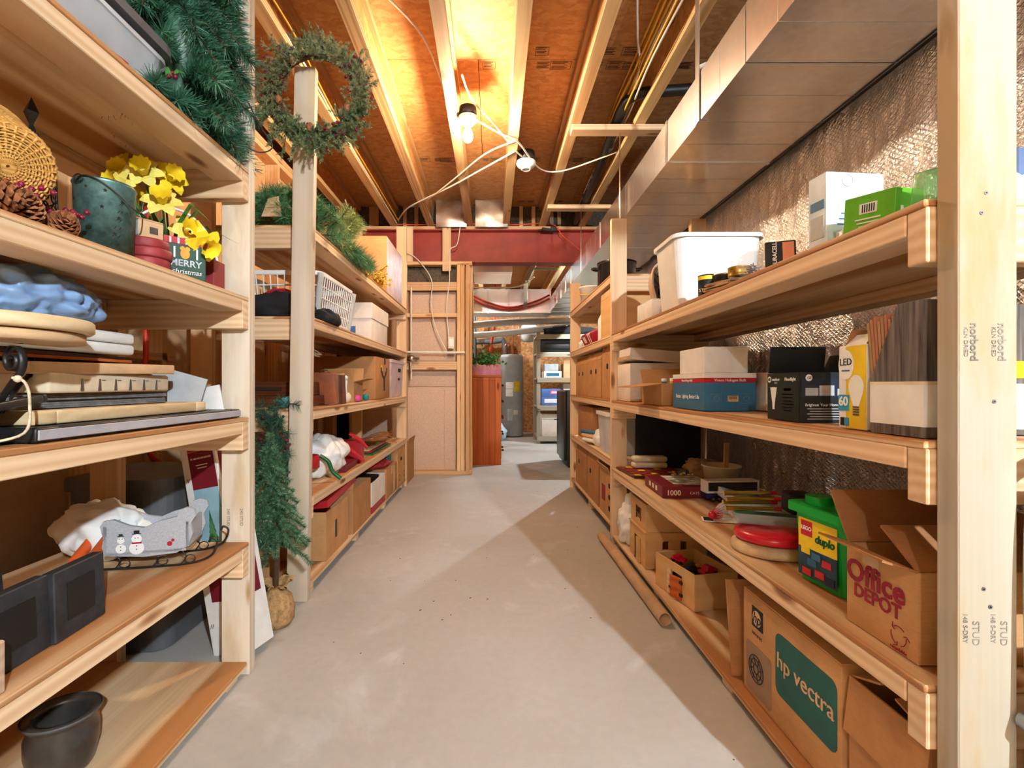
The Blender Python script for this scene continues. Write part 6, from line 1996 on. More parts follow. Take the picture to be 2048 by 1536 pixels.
for k in range(12):
    a = k * PI / 6
    b.tube([(0.015 * math.cos(a), 0.015 * math.sin(a), 0.036), (0.08 * math.cos(a), 0.08 * math.sin(a), 0.025), (0.138 * math.cos(a), 0.138 * math.sin(a), 0.006)], 0.002, 4)
b.build('grille', M_BLACK, t)
b = B(); b.M = Mf
for k in range(5):
    a = k * 2 * PI / 5
    c, s = math.cos(a), math.sin(a)
    b.quad((0.02 * c, 0.02 * s, -0.01), (0.02 * c - 0.02 * s, 0.02 * s + 0.02 * c, 0.0), (0.11 * c - 0.05 * s, 0.11 * s + 0.05 * c, 0.01), (0.12 * c, 0.12 * s, -0.012), 0, True)
b.lathe([(0.0005, 0.012), (0.022, 0.01), (0.024, -0.03)], 16)
b.build('blades', M_BLACK, t)
B().lathe([(0.0005, 0), (0.07, 0), (0.07, 0.012), (0.02, 0.02), (0.015, 0.06), (0.0005, 0.06)], 24, c=(0.0, 0.03, -0.165)).build('base', M_BEIGE, t)

t = thing('waste_bin', 'tall translucent white plastic bin with a rolled rim', 'bin', (0.885, 2.05, ZR1))
rbox(B(), -0.150, -0.115, 0, 0.150, 0.115, 0.285, 0.03, flare=0.022, hollow=0.004).build('tub', M_WHITEPL, t)
b = B(); rbox(b, -0.180, -0.145, 0.276, 0.180, 0.145, 0.292, 0.045, bottom=False, hollow=0.012); b.build('rim', M_WHITEPL, t)
# cans
def can(label, loc, r, h, m, band=None, text=None, name='paint_can', lidm=None, cat='can'):
    t = thing(name, label, cat, loc, rz=0)
    B().lathe([(0.0005, 0), (r, 0), (r + 0.0012, 0.002), (r, 0.004), (r, h - 0.004), (r + 0.0012, h - 0.002), (r, h), (0.0005, h - 0.003)], 32).build('body', m, t)
    B().lathe([(0.0005, h - 0.002), (r * 0.86, h - 0.002), (r * 0.88, h + 0.001), (r * 0.9, h - 0.002)], 24).build('lid', lidm or M_STEEL, t)
    if band:
        B().lathe([(r + 0.0006, h * band[0]), (r + 0.0006, h * band[1])], 32).build('label_band', band[2], t)
    if text:
        for (txt, z, s, mm) in text:
            a = R(235)
            p = Vector((math.cos(a) * (r + 0.0012), math.sin(a) * (r + 0.0012), z))
            lettering(txt, s, mm, t, p, (-math.sin(a), math.cos(a), 0), (0, 0, 1), bold=0.01)
    return t
M_GOLDM = flat('brass_tin', (206, 170, 70), 0.25, metal=0.9)
can('black STAIN can with a yellow top band in front of the bin', (0.755, 1.735, ZR1), 0.030, 0.085, M_BLKINK, (0.80, 0.95, M_YEL), [('STAIN', 0.030, 0.015, M_CREAM)])
can('short gold and black tin on top of the folded sandpaper', (0.80, 1.70, ZR1 + 0.052), 0.040, 0.028, M_GOLDM, (0.1, 0.9, M_BLKINK), name='polish_tin', lidm=M_GOLDM)
can('short brass colored tin nearest the glass jar', (0.80, 1.60, ZR1 + 0.052), 0.034, 0.030, M_GOLDM, name='polish_tin', lidm=M_GOLDM)
b = B()
for k in range(5):
    b.box((0, 0, 0.006 + 0.009 * k), (0.13, 0.15 - 0.012 * k, 0.005), (0.06 * (k % 2), 0.08 * math.sin(k), 0.1 * k))
simple('stack of folded brown sandpaper and rags under the tins', 'sandpaper', 'sandpaper_stack', b, [M_KRAFT], (0.80, 1.645, ZR1))
t = thing('glass_jar', 'round clear glass jar lying at the shelf edge with wire inside', 'jar', (0.745, 1.41, ZR1))
B().ball((0, 0, 0.042), 0.042, 14, s=(1, 1.1, 1)).build('globe', M_CLEAR, t)
b = B()
r_ = random.Random(91)
b.tube([(r_.uniform(-0.018, 0.018), r_.uniform(-0.018, 0.018), 0.03 + r_.uniform(-0.018, 0.018)) for k in range(30)], 0.0016, 4)
b.build('wire_coil', M_STEEL, t)
t = thing('battery_pack', 'black and copper DURACELL battery pack standing in clear plastic', 'battery pack', (0.745, 1.275, ZR1), rot=(-0.15, 0.0, -0.35))
S = (0.07, 0.012, 0.075)
B().bx(-0.035, -0.006, 0, 0.035, 0.006, 0.075).build('card', M_BLKINK, t, bevel=0.002)
decal(t, S, '-y', 0.017, 0, 0.026, 0.066, M_COPPER, 'copper_panel')
p, r, up = fpt(S, '-y', -0.014, 0.0, 0.0016)
lettering('DURACELL', 0.014, M_WHITEINK, t, p, (0, 0, 1), (-1, 0, 0), bold=0.02)
simple('empty clear plastic blister shell beside the battery pack', 'package', 'blister_pack', B().bx(-0.03, -0.02, 0, 0.03, 0.02, 0.06), [M_CLEAR], (0.755, 1.345, ZR1), rz=0.3, bevel=0.006)
S = (0.140, 0.055, 0.178)
t = thing('bulb_box', 'tall pale blue white bulb box standing on the upper shelf', 'box', (0.812, 1.135, ZR1), rz=0.10)
M_PALEBLUE = flat('pale_blue_card', (222, 236, 242), 0.4)
B().bx(-S[0] / 2, -S[1] / 2, 0, S[0] / 2, S[1] / 2, S[2]).build('body', M_PALEBLUE, t, bevel=0.0015)
decal(t, S, '-x', 0, -0.03, 0.04, 0.05, M_LGREY, 'barcode_panel'); decal(t, S, '-x', 0, 0.02, 0.04, 0.02, M_BLUE, 'printed_panel')
for k in range(3):
    decal(t, S, '-y', -0.02, -0.028 + 0.012 * k, 0.05 - 0.01 * k, 0.003, M_BLUE, 'printed_line')
p, r, up = fpt(S, '-y', -0.02, 0.07, 0.0012)
b = B(); b.tube([p + r * (0.013 * math.cos(a)) + up * (0.013 * math.sin(a)) for a in [x * PI / 12 for x in range(24)]], 0.0006, 4, closed=True); b.build('printed_ring', M_LGREY, t)
S = (0.075, 0.10, 0.078)
t = thing('bulb_box', 'bright green bulb box tipped at the shelf edge', 'box', (0.775, 0.985, ZR1), rot=(0.10, -0.05, 0.28))
M_LGREEN = flat('lime_green_card', (104, 186, 40), 0.45)
B().bx(-S[0] / 2, -S[1] / 2, 0, S[0] / 2, S[1] / 2, S[2]).build('body', M_LGREEN, t, bevel=0.0015)
decal(t, S, '-x', 0.0, 0.012, 0.034, 0.02, M_WHITEINK, 'barcode_panel')
for k in range(6):
    decal(t, S, '-x', -0.012 + k * 0.0045, 0.012, 0.0018, 0.015, M_BLKINK, 'barcode_bar', off=0.0014)
for k in range(3):
    decal(t, S, '-x', 0.0, -0.008 - 0.007 * k, 0.05 - 0.008 * k, 0.0025, M_WHITEINK, 'printed_line')
for k in range(4):
    decal(t, S, '-y', -0.02 + 0.014 * k, -0.005 * (k % 2), 0.006, 0.012, M_WHITEINK, 'printed_figure')
t = thing('plastic_package', 'clear green package with a white label beside the green bulb box', 'package', (0.80, 0.868, ZR1), rot=(0.15, 0, 0.15))
B().bx(-0.05, -0.02, 0, 0.06, 0.03, 0.075).build('shell', clear_plastic('green_clear', (120, 226, 140), 0.6, 0.2), t, bevel=0.006, seg=2)
decal(t, (0.1, 0.045, 0.075), '-y', 0.0, 0.005, 0.06, 0.045, M_WHITECARD, 'paper_label')
for k in range(5):
    decal(t, (0.1, 0.045, 0.075), '-y', 0.0, 0.020 - k * 0.007, 0.05, 0.0015, M_INK, 'printed_line', off=0.0014)
simple('small twist of clear and yellow wrapper before the pale blue box', 'wrapper', 'plastic_wrapper', blob_mesh((0, 0, 0.02), (0.03, 0.03, 0.025), 38, 0.4, 3, 14, flat_z=0.0), [M_FROST], (0.775, 1.06, ZR1))
simple('crumpled clear wrapper at the near end of the upper shelf', 'wrapper', 'plastic_wrapper', blob_mesh((0, 0, 0.03), (0.045, 0.03, 0.035), 39, 0.4, 3, 14, flat_z=0.0), [M_FROST], (0.905, 0.86, ZR1))
simple('blue printed box at the near end of the upper shelf, behind the pale post', 'box', 'blue_box', B().bx(-0.07, -0.05, 0, 0.07, 0.05, 0.15), [flat('box_navy_grey', (92, 112, 150), 0.5)], (1.06, 0.98, ZR1), bevel=0.002)

# ================================================================== RIGHT UNIT, SECOND SHELF
S = (0.30, 0.27, 0.20)
t = carton('white carton with a lifted lid at the far end of the bulb shelf', (0.875, 2.735, ZR2), S, mat=M_CARDW)
t2 = thing('carton_lid', 'white carton lid sitting crooked on the carton at the far end', 'lid', (0.875, 2.735, ZR2 + 0.212), rot=(0, 0.08, 0))
B().bx(-0.155, -0.14, 0, 0.165, 0.14, 0.062).build('tray', M_CARDW, t2, bevel=0.002)
decal(t2, (0.31, 0.28, 0.062), '-x', 0, -0.02, 0.28, 0.016, M_TAPE, 'tape_strip')
S = (0.22, 0.27, 0.095)
t = carton('open brown carton with a long flap drooping over the shelf edge', (0.83, 2.24, ZR2), S, mat=M_CARD, open_=True, flaps=[('-x', 98, 0.12), ('+y', 30, 0.08), ('+x', 10, 0.08)])
for k, (x, y, m, lb) in enumerate(((0.80, 2.19, M_YEL, 'yellow topped bottle in the open brown carton'), (0.85, 2.26, M_WHITEPL, 'white bottle in the open brown carton'), (0.80, 2.30, M_BLUE, 'blue bottle in the open brown carton'))):
    t = thing('bottle', lb, 'bottle', (x, y, ZR2 + 0.006), group='bottles in the open carton')
    B().lathe([(0.0005, 0), (0.022, 0), (0.023, 0.004), (0.023, 0.075), (0.012, 0.09), (0.012, 0.1)], 16).build('body', m, t)
    B().lathe([(0.013, 0.098), (0.013, 0.112), (0.0005, 0.113)], 12).build('cap', M_WHITEPL, t)
S = (0.175, 0.285, 0.128)
t = thing('bulb_carton', 'blue and white halogen bulb carton with a red stripe', 'box', (0.800, 1.805, ZR2))
B().bx(-S[0] / 2, -S[1] / 2, 0, S[0] / 2, S[1] / 2, S[2]).build('body', M_BLUE, t, bevel=0.0015)
B().bx(-S[0] / 2 - .0006, -S[1] / 2 - .0006, 0.112, S[0] / 2 + .0006, S[1] / 2 + .0006, S[2] + 0.0005).build('white_band', M_WHITECARD, t)
B().bx(-S[0] / 2 - .0008, -S[1] / 2 - .0008, 0.096, S[0] / 2 + .0008, S[1] / 2 + .0008, 0.112).build('red_band', M_REDC, t)
ftext(t, S, '-y', 0.0, 0.040, 'Vivace Halogen Bulb', 0.013, M_WHITEINK)
ftext(t, S, '-x', 0.0, -0.018, 'Better Lighting Better Life', 0.020, M_WHITEINK)
ftext(t, S, '-x', 0.0, 0.040, 'Vivace Halogen Bulb', 0.012, M_WHITEINK)
decal(t, S, '-y', 0.01, -0.022, 0.036, 0.02, M_CARD3, 'barcode_label')
for k in range(7):
    decal(t, S, '-y', -0.003 + k * 0.004, -0.019, 0.0016, 0.010, M_BLKINK, 'barcode_bar', off=0.0014)
for u in (-0.045, 0.055):
    p, r, up = fpt(S, '-y', u, -0.022, 0.001)
    b = B()
    b.tube([p + r * x + up * z for x, z in ((-0.02, -0.016), (0.02, -0.016), (0.02, 0.016), (-0.02, 0.016))], 0.0004, 4, closed=True)
    b.tube([p + r * (0.009 * math.cos(a)) + up * (0.009 * math.sin(a)) for a in [x * PI / 8 for x in range(16)]], 0.0004, 4, closed=True)
    b.build('printed_outline', M_LGREY, t)
S = (0.15, 0.22, 0.088)
t = thing('bulb_carton', 'plain white carton stacked on the blue halogen bulb carton', 'box', (0.80, 1.80, ZR2 + 0.1295))
B().bx(-S[0] / 2, -S[1] / 2, 0, S[0] / 2, S[1] / 2, S[2]).build('body', M_WHITECARD, t, bevel=0.0015)
B().bx(-S[0] / 2 + .002, -S[1] / 2 + .002, S[2], S[0] / 2 - .002, -0.001, S[2] + 0.002).build('flap', M_WHITECARD, t)
B().bx(-S[0] / 2 + .002, 0.001, S[2], S[0] / 2 - .002, S[1] / 2 - .002, S[2] + 0.002).build('flap', M_WHITECARD, t)
simple('narrow cream carton standing behind the halogen bulb carton', 'box', 'cream_carton', B().bx(-0.03, -0.05, 0, 0.03, 0.05, 0.13), [M_CARDW], (0.945, 1.70, ZR2), bevel=0.002)
S = (0.145, 0.135, 0.118)
t = carton('black GE outdoor floodlight box with its flap standing open', (0.795, 1.228, ZR2), S, mat=flat('black_card', (26, 28, 28), 0.4), name='floodlight_box', open_=True, flaps=[('+y', -8, 0.07), ('+x', 25, 0.05)])
decal(t, S, '-x', 0.0, 0, 0.132, 0.112, flat('deep_green_black', (22, 36, 32), 0.4), 'printed_panel')
decal(t, S, '-y', 0.0, 0.022, 0.138, 0.045, flat('night_blue', (30, 38, 58), 0.4), 'night_photo')
for u, w, h in ((-0.045, 0.03, 0.018), (-0.01, 0.035, 0.024), (0.03, 0.03, 0.016), (0.058, 0.02, 0.022)):
    decal(t, S, '-y', u, 0.012 + h / 2 - 0.008, w, h, M_LGREY, 'printed_house', off=0.0016)
    p, r, up = fpt(S, '-y', u, 0.012 + h - 0.008, 0.0018)
    b = B(); b.M = Matrix.Translation(p) @ Matrix((r, up, r.cross(up))).transposed().to_4x4(); b.prism([(-w * 0.55, 0), (w * 0.55, 0), (0, 0.010)], -0.0003, 0.0003); b.build('printed_roof', M_SLATE, t)
ftext(t, S, '-y', 0.0, -0.018, "Brighten Your Home's Exterior", 0.0095, M_WHITEINK)
for k in range(5):
    decal(t, S, '-y', 0.0, -0.027 - k * 0.006, 0.11 - 0.012 * (k % 2), 0.002, M_LGREY, 'printed_line')
ftext(t, S, '-x', 0.028, 0.043, 'outdoor', 0.010, M_WHITEINK); ftext(t, S, '-x', -0.032, 0.043, 'Floodlight', 0.011, M_WHITEINK); ftext(t, S, '-x', 0.028, 0.034, 'LED', 0.007, M_LGREY)
p, r, up = fpt(S, '-x', 0.038, -0.005, 0.0016)
for (f_, uu, vv) in (('-y', -0.052, 0.046), ('-x', 0.056, 0.043)):
    p2, r2, up2 = fpt(S, f_, uu, vv, 0.0018)
    b = B(); b.M = Matrix.Translation(p2) @ Matrix((r2, up2, r2.cross(up2))).transposed().to_4x4(); b.prism([(0.008 * math.cos(a), 0.008 * math.sin(a)) for a in [x * PI / 10 for x in range(20)]], -0.0002, 0.0002); b.build('round_emblem', M_WHITEINK, t)
    lettering('GE', 0.009, M_BLKINK, t, p2 + r2.cross(up2) * 0.001, r2, up2, shear=0.2)
b = B(); b.M = Matrix.Translation(p) @ Matrix((r, up, r.cross(up))).transposed().to_4x4()
b.prism([(-0.014, 0.028), (-0.011, 0.012), (-0.005, -0.012), (-0.004, -0.028), (0.004, -0.028), (0.005, -0.012), (0.011, 0.012), (0.014, 0.028)], -0.0003, 0.0003)
b.build('printed_bulb', M_WHITEINK, t)
decal(t, S, '-x', -0.02, 0.018, 0.03, 0.007, M_YEL, 'printed_badge', round_=0.003)
for k in range(6):
    decal(t, S, '-x', -0.022, 0.006 - k * 0.008, 0.05 - 0.008 * (k % 3), 0.002, M_LGREY, 'printed_line')
S = (0.070, 0.074, 0.168)
t = thing('bulb_box', 'yellow and white LED 60 watt bulb box with torn top flap', 'box', (0.755, 0.987, ZR2))
b = B(); b.bx(-S[0] / 2, -S[1] / 2, 0, S[0] / 2, S[1] / 2, S[2]); b.build('body', M_WHITECARD, t, bevel=0.0012)
decal(t, S, '-x', -0.010, -0.0, 0.053, 0.164, M_YEL, 'yellow_panel')
decal(t, S, '-x', 0.026, 0.0, 0.020, 0.164, M_WHITECARD, 'white_panel')
p, r, up = fpt(S, '-x', 0.016, 0.045, 0.0018)
b = B(); b.M = Matrix.Translation(p) @ Matrix((r, up, r.cross(up))).transposed().to_4x4(); b.prism([(0.021 * math.cos(a), 0.030 * math.sin(a)) for a in [x * PI / 12 for x in range(24)]], -0.0003, 0.0003); b.build('white_oval', M_WHITEINK, t)
ftext(t, S, '-x', 0.016, 0.050, 'LED', 0.020, M_BLKINK, ext=0.0012); decal(t, S, '-x', 0.016, 0.033, 0.022, 0.0025, M_BLUE, 'printed_line', off=0.0024)
decal(t, S, '-x', 0.022, -0.032, 0.030, 0.032, flat('cyan_print', (56, 160, 196), 0.5), 'blue_badge', off=0.0018)
ftext(t, S, '-x', 0.022, -0.030, '60', 0.026, M_WHITEINK, bold=0.02, ext=0.0018)
decal(t, S, '-x', 0.026, -0.070, 0.010, 0.016, M_BLKINK, 'printed_badge', off=0.0018); decal(t, S, '-x', 0.013, -0.070, 0.010, 0.016, MATS['cyan_print'], 'printed_badge', off=0.0018)
p, r, up = fpt(S, '-x', -0.012, -0.012, 0.0018)
b = B(); b.M = Matrix.Translation(p) @ Matrix((r, up, r.cross(up))).transposed().to_4x4()
b.prism([(0.020 * math.cos(a), 0.012 + 0.024 * math.sin(a)) for a in [x * PI / 12 - PI / 6 for x in range(17)]] + [(-0.007, -0.026), (0.007, -0.026)], -0.0003, 0.0004); b.build('printed_bulb', M_WHITEINK, t)
b = B(); b.M = Matrix.Translation(p) @ Matrix((r, up, r.cross(up))).transposed().to_4x4()
for k in range(4):
    b.bx(-0.008, -0.044 + 0.005 * k, 0, 0.008, -0.041 + 0.005 * k, 0.0008)
b.build('printed_screw_cap', M_INK, t)
for k in range(9):
    decal(t, S, '-y', 0.0, 0.06 - k * 0.012, 0.05 - 0.01 * (k % 3), 0.003, M_INK, 'printed_line')
b = B(); b.M = Matrix.Translation((0, 0.02, S[2])) @ Matrix.Rotation(R(30), 4, 'X')
b.bx(-0.033, 0, 0, 0.033, 0.0015, 0.035); b.build('flap', M_CARDIN, t)
b = B(); b.M = Matrix.Translation((-0.034, 0.0, S[2])) @ Matrix.Rotation(R(35), 4, 'Y')
b.bx(0, -0.034, 0, 0.0015, 0.02, 0.025); b.build('flap', M_WHITECARD, t)
# magazine holder
t = thing('magazine_file', 'slant-topped magazine file, dark woodgrain over white, stuffed with brown folders', 'magazine file', (0.775, 0.868, ZR2))
DKG, nt_, b_ = newmat('woodgrain_paper')
_f = noise(nt_, vec(nt_, (1, 1, 0.05)), 110, 4, 0.6)
_r = ramp(nt_, [(0.35, lin((52, 46, 44))), (0.65, lin((122, 112, 106)))])
nt_.links.new(_f, _r.inputs[0]); nt_.links.new(_r.outputs[0], b_.inputs['Base Color'])
b_.inputs['Roughness'].default_value = 0.6
def holder_face(z0, z1, m, nm, ex):
    b = B()
    X0, X1, Y0, Y1 = -0.062 - ex, 0.062 + ex, -0.052 - ex, 0.062 + ex
    top = lambda y: 0.23 if y < -0.0 else 0.23 - (y) * 2.1
    def prof(z0, z1):
        pts = [(Y0, z0), (Y1, z0), (Y1, min(z1, top(0.062)))]
        if z1 > top(0.062):
            pts += [(0.0, min(z1, 0.23))]
            if z1 < 0.23:
                pts[-1] = ((0.23 - z1) / 2.1, z1)
        pts += [(Y0, min(z1, 0.23))]
        return pts
    P = prof(z0, z1)
    for xx in (X0, X1 - 0.003):
        n = len(P)
        vs = [(xx, y, z) for y, z in P] + [(xx + 0.003, y, z) for y, z in P]
        b.add(vs, [tuple(range(n))[::-1], tuple(range(n, 2 * n))] + [(i, (i + 1) % n, n + (i + 1) % n, n + i) for i in range(n)])
    b.bx(X0 + 0.003, Y0, z0, X1 - 0.003, Y0 + 0.003, min(z1, 0.23))
    b.bx(X0 + 0.003, Y1 - 0.003, z0, X1 - 0.003, Y1, min(z1, top(0.062)))
    b.build(nm, m, t)
holder_face(0.0, 0.23, DKG, 'woodgrain_shell', 0.0)
holder_face(0.018, 0.088, M_WHITECARD, 'white_panel', 0.0008)
holder_face(0.088, 0.094, M_CREAM, 'cream_stripe', 0.0010)
B().bx(-0.061, -0.051, 0.0, 0.061, 0.061, 0.004).build('bottom', DKG, t)
for k in range(9):
    simple(['nearest', 'second', 'third', 'fourth', 'fifth', 'sixth', 'seventh', 'eighth', 'last'][k] + ' brown paper folder from the front, in the slanted magazine file', 'folder', 'paper_folder', B().bx(-0.054, -0.0028, 0, 0.054, 0.0028, 0.212 - 0.005 * (k % 3)), [flat('folder_brown_%d' % k, (168 + 6 * (k % 4), 118 + 8 * (k % 3), 92), 0.7)], (0.775, 0.8705 + 0.0068 * k, ZR2 + 0.006), rot=(-0.05 - 0.008 * k, 0, 0), group='folders in the magazine file')
simple('second magazine file, yellow striped, just behind the pale post', 'magazine file', 'magazine_file', B().bx(-0.06, -0.05, 0, 0.06, 0.05, 0.23).bx(-0.061, -0.051, 0.10, 0.061, 0.051, 0.13, 1).bx(-0.061, -0.051, 0.01, 0.061, 0.051, 0.09, 2), [DKG, M_YEL, M_WHITECARD], (0.965, 0.92, ZR2), bevel=0)

# ================================================================== RIGHT UNIT, THIRD SHELF
t = thing('game_board', 'checkered game board lying flat at the far end of the shelf', 'board game', (0.865, 2.68, ZR3), rz=0.06)
B().bx(-0.15, -0.15, 0, 0.15, 0.15, 0.012).build('board', DARKW, t, bevel=0.002)
for i in range(8):
    for j in range(8):
        if (i + j) % 2 == 0:
            o = B().bx(0, 0, 0, 0.034, 0.034, 0.0012).build('square', M_YEL if (i * 3 + j) % 5 == 0 else M_REDC, t)
            o.location = (-0.138 + i * 0.0345, -0.138 + j * 0.0345, 0.0122)
b = B()
r_ = random.Random(95)
for k in range(50):
    b.ball((r_.gauss(0, 0.03), r_.gauss(0, 0.025), 0.008 + 0.008 * (k % 2)), 0.008, 5, mi=k % 3)
o = simple('little heap of coloured marbles beside the game board', 'marbles', 'marbles', b, [M_WHITEPL, M_BLUE, M_YEL], (1.0, 2.56, ZR3)); o['kind'] = 'stuff'
simple('crumpled tan paper bag behind the marbles', 'bag', 'paper_bag', blob_mesh((0, 0, 0.04), (0.09, 0.07, 0.05), 44, 0.4, 3, 20, flat_z=0.0), [M_KRAFT], (1.11, 2.62, ZR3))
S = (0.245, 0.27, 0.048)
t = thing('puzzle_box', 'maroon 1000 piece jigsaw puzzle box with a printed picture on top', 'puzzle box', (0.845, 2.215, ZR3), rz=-0.04)
B().bx(-S[0] / 2 + .002, -S[1] / 2 + .002, 0, S[0] / 2 - .002, S[1] / 2 - .002, 0.03).build('tray', M_MAROON, t)
B().bx(-S[0] / 2, -S[1] / 2, 0.004, S[0] / 2, S[1] / 2, S[2]).build('lid', M_MAROON, t, bevel=0.001)
decal(t, S, '+z', 0.03, 0.02, 0.17, 0.20, flat('puzzle_picture', (206, 186, 160), 0.5, var=0.45, scale=26), 'printed_picture')
ftext(t, S, '-y', -0.075, -0.002, '1000', 0.030, M_CREAM, bold=0.02); ftext(t, S, '-y', 0.012, -0.002, 'CATS', 0.016, M_CREAM); decal(t, S, '-y', 0.065, -0.003, 0.04, 0.004, M_CREAM, 'printed_line')
for k in range(3):
    decal(t, S, '-x', 0.05 - 0.05 * k, 0.003, 0.025, 0.02, M_CREAM, 'printed_panel')
t = thing('toy_truck', 'blue and white toy semi-trailer with gold wheels', 'toy truck', (0.985, 2.05, ZR3), rz=0.05)
b = B(); b.bx(-0.11, -0.028, 0.012, 0.11, 0.028, 0.034); b.build('chassis', M_NAVY, t, bevel=0.002)
b = B(); b.bx(-0.11, -0.028, 0.035, -0.104, 0.028, 0.085); b.bx(0.104, -0.028, 0.035, 0.11, 0.028, 0.085); b.bx(-0.104, -0.028, 0.079, 0.104, 0.028, 0.085); b.bx(-0.104, -0.028, 0.035, 0.104, -0.025, 0.043); b.build('trailer_frame', M_WHITEPL, t)
B().bx(-0.104, -0.024, 0.043, 0.104, 0.024, 0.078).build('trailer_window', M_SLATE, t)
for x in (-0.085, -0.06, 0.07, 0.09):
    for y in (-0.03, 0.026):
        w_ = B().cyl((x, y, 0.0115), (x, y + 0.006, 0.0115), 0.0115, n=16).build('wheel', M_BLACK, t)
        B().cyl((x, y - 0.0008, 0.0115), (x, y, 0.0115), 0.006, n=12).build('hub', M_GOLDM, w_)
t = thing('small_pail', 'small cream pail with a wooden stick standing in it', 'pail', (1.08, 2.33, ZR3))
B().lathe([(0.0005, 0), (0.072, 0), (0.080, 0.09), (0.088, 0.094), (0.088, 0.102), (0.078, 0.10), (0.070, 0.02), (0.0005, 0.02)], 32).build('tub', M_CREAM, t)
simple('flat wooden stick standing in the small cream pail', 'stick', 'wood_stick', B().bx(-0.012, -0.003, 0, 0.012, 0.003, 0.19), [TOYW], (1.085, 2.30, ZR3 + 0.02), rot=(0.05, 0.0, 0.2))
t = thing('plastic_tray', 'clear plastic craft tray with green contents on top of the discs', 'tray', (0.835, 1.50, ZR3 + 0.067), rot=(0.02, 0.03, -0.25))
rbox(B(), -0.10, -0.06, 0, 0.10, 0.06, 0.03, 0.01, flare=0.006, hollow=0.002).build('tray_shell', M_CLEAR, t)
B().bx(-0.09, -0.05, 0.002, 0.09, 0.05, 0.012).build('green_insert', M_DGREEN, t)
for k in range(4):
    simple('gold handled paint brush across the clear tray, ' + ['lowest of the four', 'second from the bottom', 'third from the bottom', 'uppermost of the four'][k], 'paint brush', 'paint_brush', B().cyl((-0.10, 0, 0), (0.04, 0.01, 0), 0.007, 0.005, n=10).cyl((0.04, 0.01, 0), (0.06, 0.011, 0), 0.006, n=10, mi=1), [M_GOLDM, M_REDC], (0.80, 1.47 + 0.02 * (k % 2), ZR3 + 0.108 + 0.014 * k), rz=-0.15 + 0.03 * k, group='paint brushes')
simple('black pouch lying on the clear craft tray', 'pouch', 'black_pouch', B().bx(-0.035, -0.04, 0, 0.035, 0.04, 0.06), [M_BLACK], (0.905, 1.46, ZR3 + 0.10), bevel=0.008, seg=2, rz=-0.2)
t = thing('clear_box_cover', 'clear plastic box lid propped up behind the paint brushes', 'lid', (0.93, 1.72, ZR3 + 0.004), rot=(0.0, 0.25, -0.15))
rbox(B(), -0.13, -0.09, 0.04, 0.13, 0.09, 0.07, 0.012, flare=0.004, hollow=0.002).build('shell', M_CLEAR, t)
simple('heap of clear plastic packaging behind the paint brushes', 'packaging', 'plastic_packaging', blob_mesh((0, 0, 0.035), (0.10, 0.09, 0.04), 47, 0.45, 3.4, 22, flat_z=0.0), [M_CLEAR], (1.08, 1.70, ZR3))
for k, (r0, z, h, m, lb, dx) in enumerate(((0.105, 0.0, 0.034, flat('aged_cream', (206, 178, 140), 0.5, var=0.12), 'cream coloured flying disc under the red one', 0.0), (0.100, 0.0345, 0.030, M_REDPL, 'glossy red flying disc on the cream one', 0.004))):
    b = B(); b.lathe([(r0 - 0.012, 0.0), (r0 - 0.002, 0.002), (r0, 0.010), (r0 - 0.004, 0.022), (r0 - 0.018, h - 0.003), (0.05, h), (0.0005, h), (0.0005, h - 0.003), (0.05, h - 0.003), (r0 - 0.02, h - 0.006), (r0 - 0.008, 0.014), (r0 - 0.012, 0.0)], 48)
    simple(lb, 'flying disc', 'flying_disc', b, [m], (0.805 + dx, 1.43, ZR3 + z), group='flying discs')
t = thing('shuttlecock', 'badminton shuttlecock with a red cork tip lying on a card', 'shuttlecock', (0.80, 1.755, ZR3 + 0.020), rot=(0, R(90), R(35)))
B().ball((0, 0, -0.032), 0.014, 10).build('cork_tip', M_REDPL, t)
b = B()
for k in range(16):
    a0, a1 = k * PI / 8, k * PI / 8 + 0.34
    b.quad((0.011 * math.cos(a0), 0.011 * math.sin(a0), -0.025), (0.011 * math.cos(a1), 0.011 * math.sin(a1), -0.025), (0.033 * math.cos(a1), 0.033 * math.sin(a1), 0.045), (0.033 * math.cos(a0), 0.033 * math.sin(a0), 0.045), 0)
b.build('skirt', M_FROST, t)
b = B()
for k in range(16):
    a0 = k * PI / 8
    b.tube([(0.011 * math.cos(a0), 0.011 * math.sin(a0), -0.025), (0.020 * math.cos(a0), 0.020 * math.sin(a0), 0.002)], 0.0016, 4)
b.build('red_ribs', M_REDPL, t)
simple('printed card lying under the shuttlecock', 'card', 'printed_card', B().bx(-0.055, -0.03, 0, 0.055, 0.03, 0.002).bx(-0.05, -0.025, 0.002, -0.02, 0.025, 0.0025, 1), [M_WHITECARD, M_BLKINK], (0.80, 1.745, ZR3), rz=-0.3)

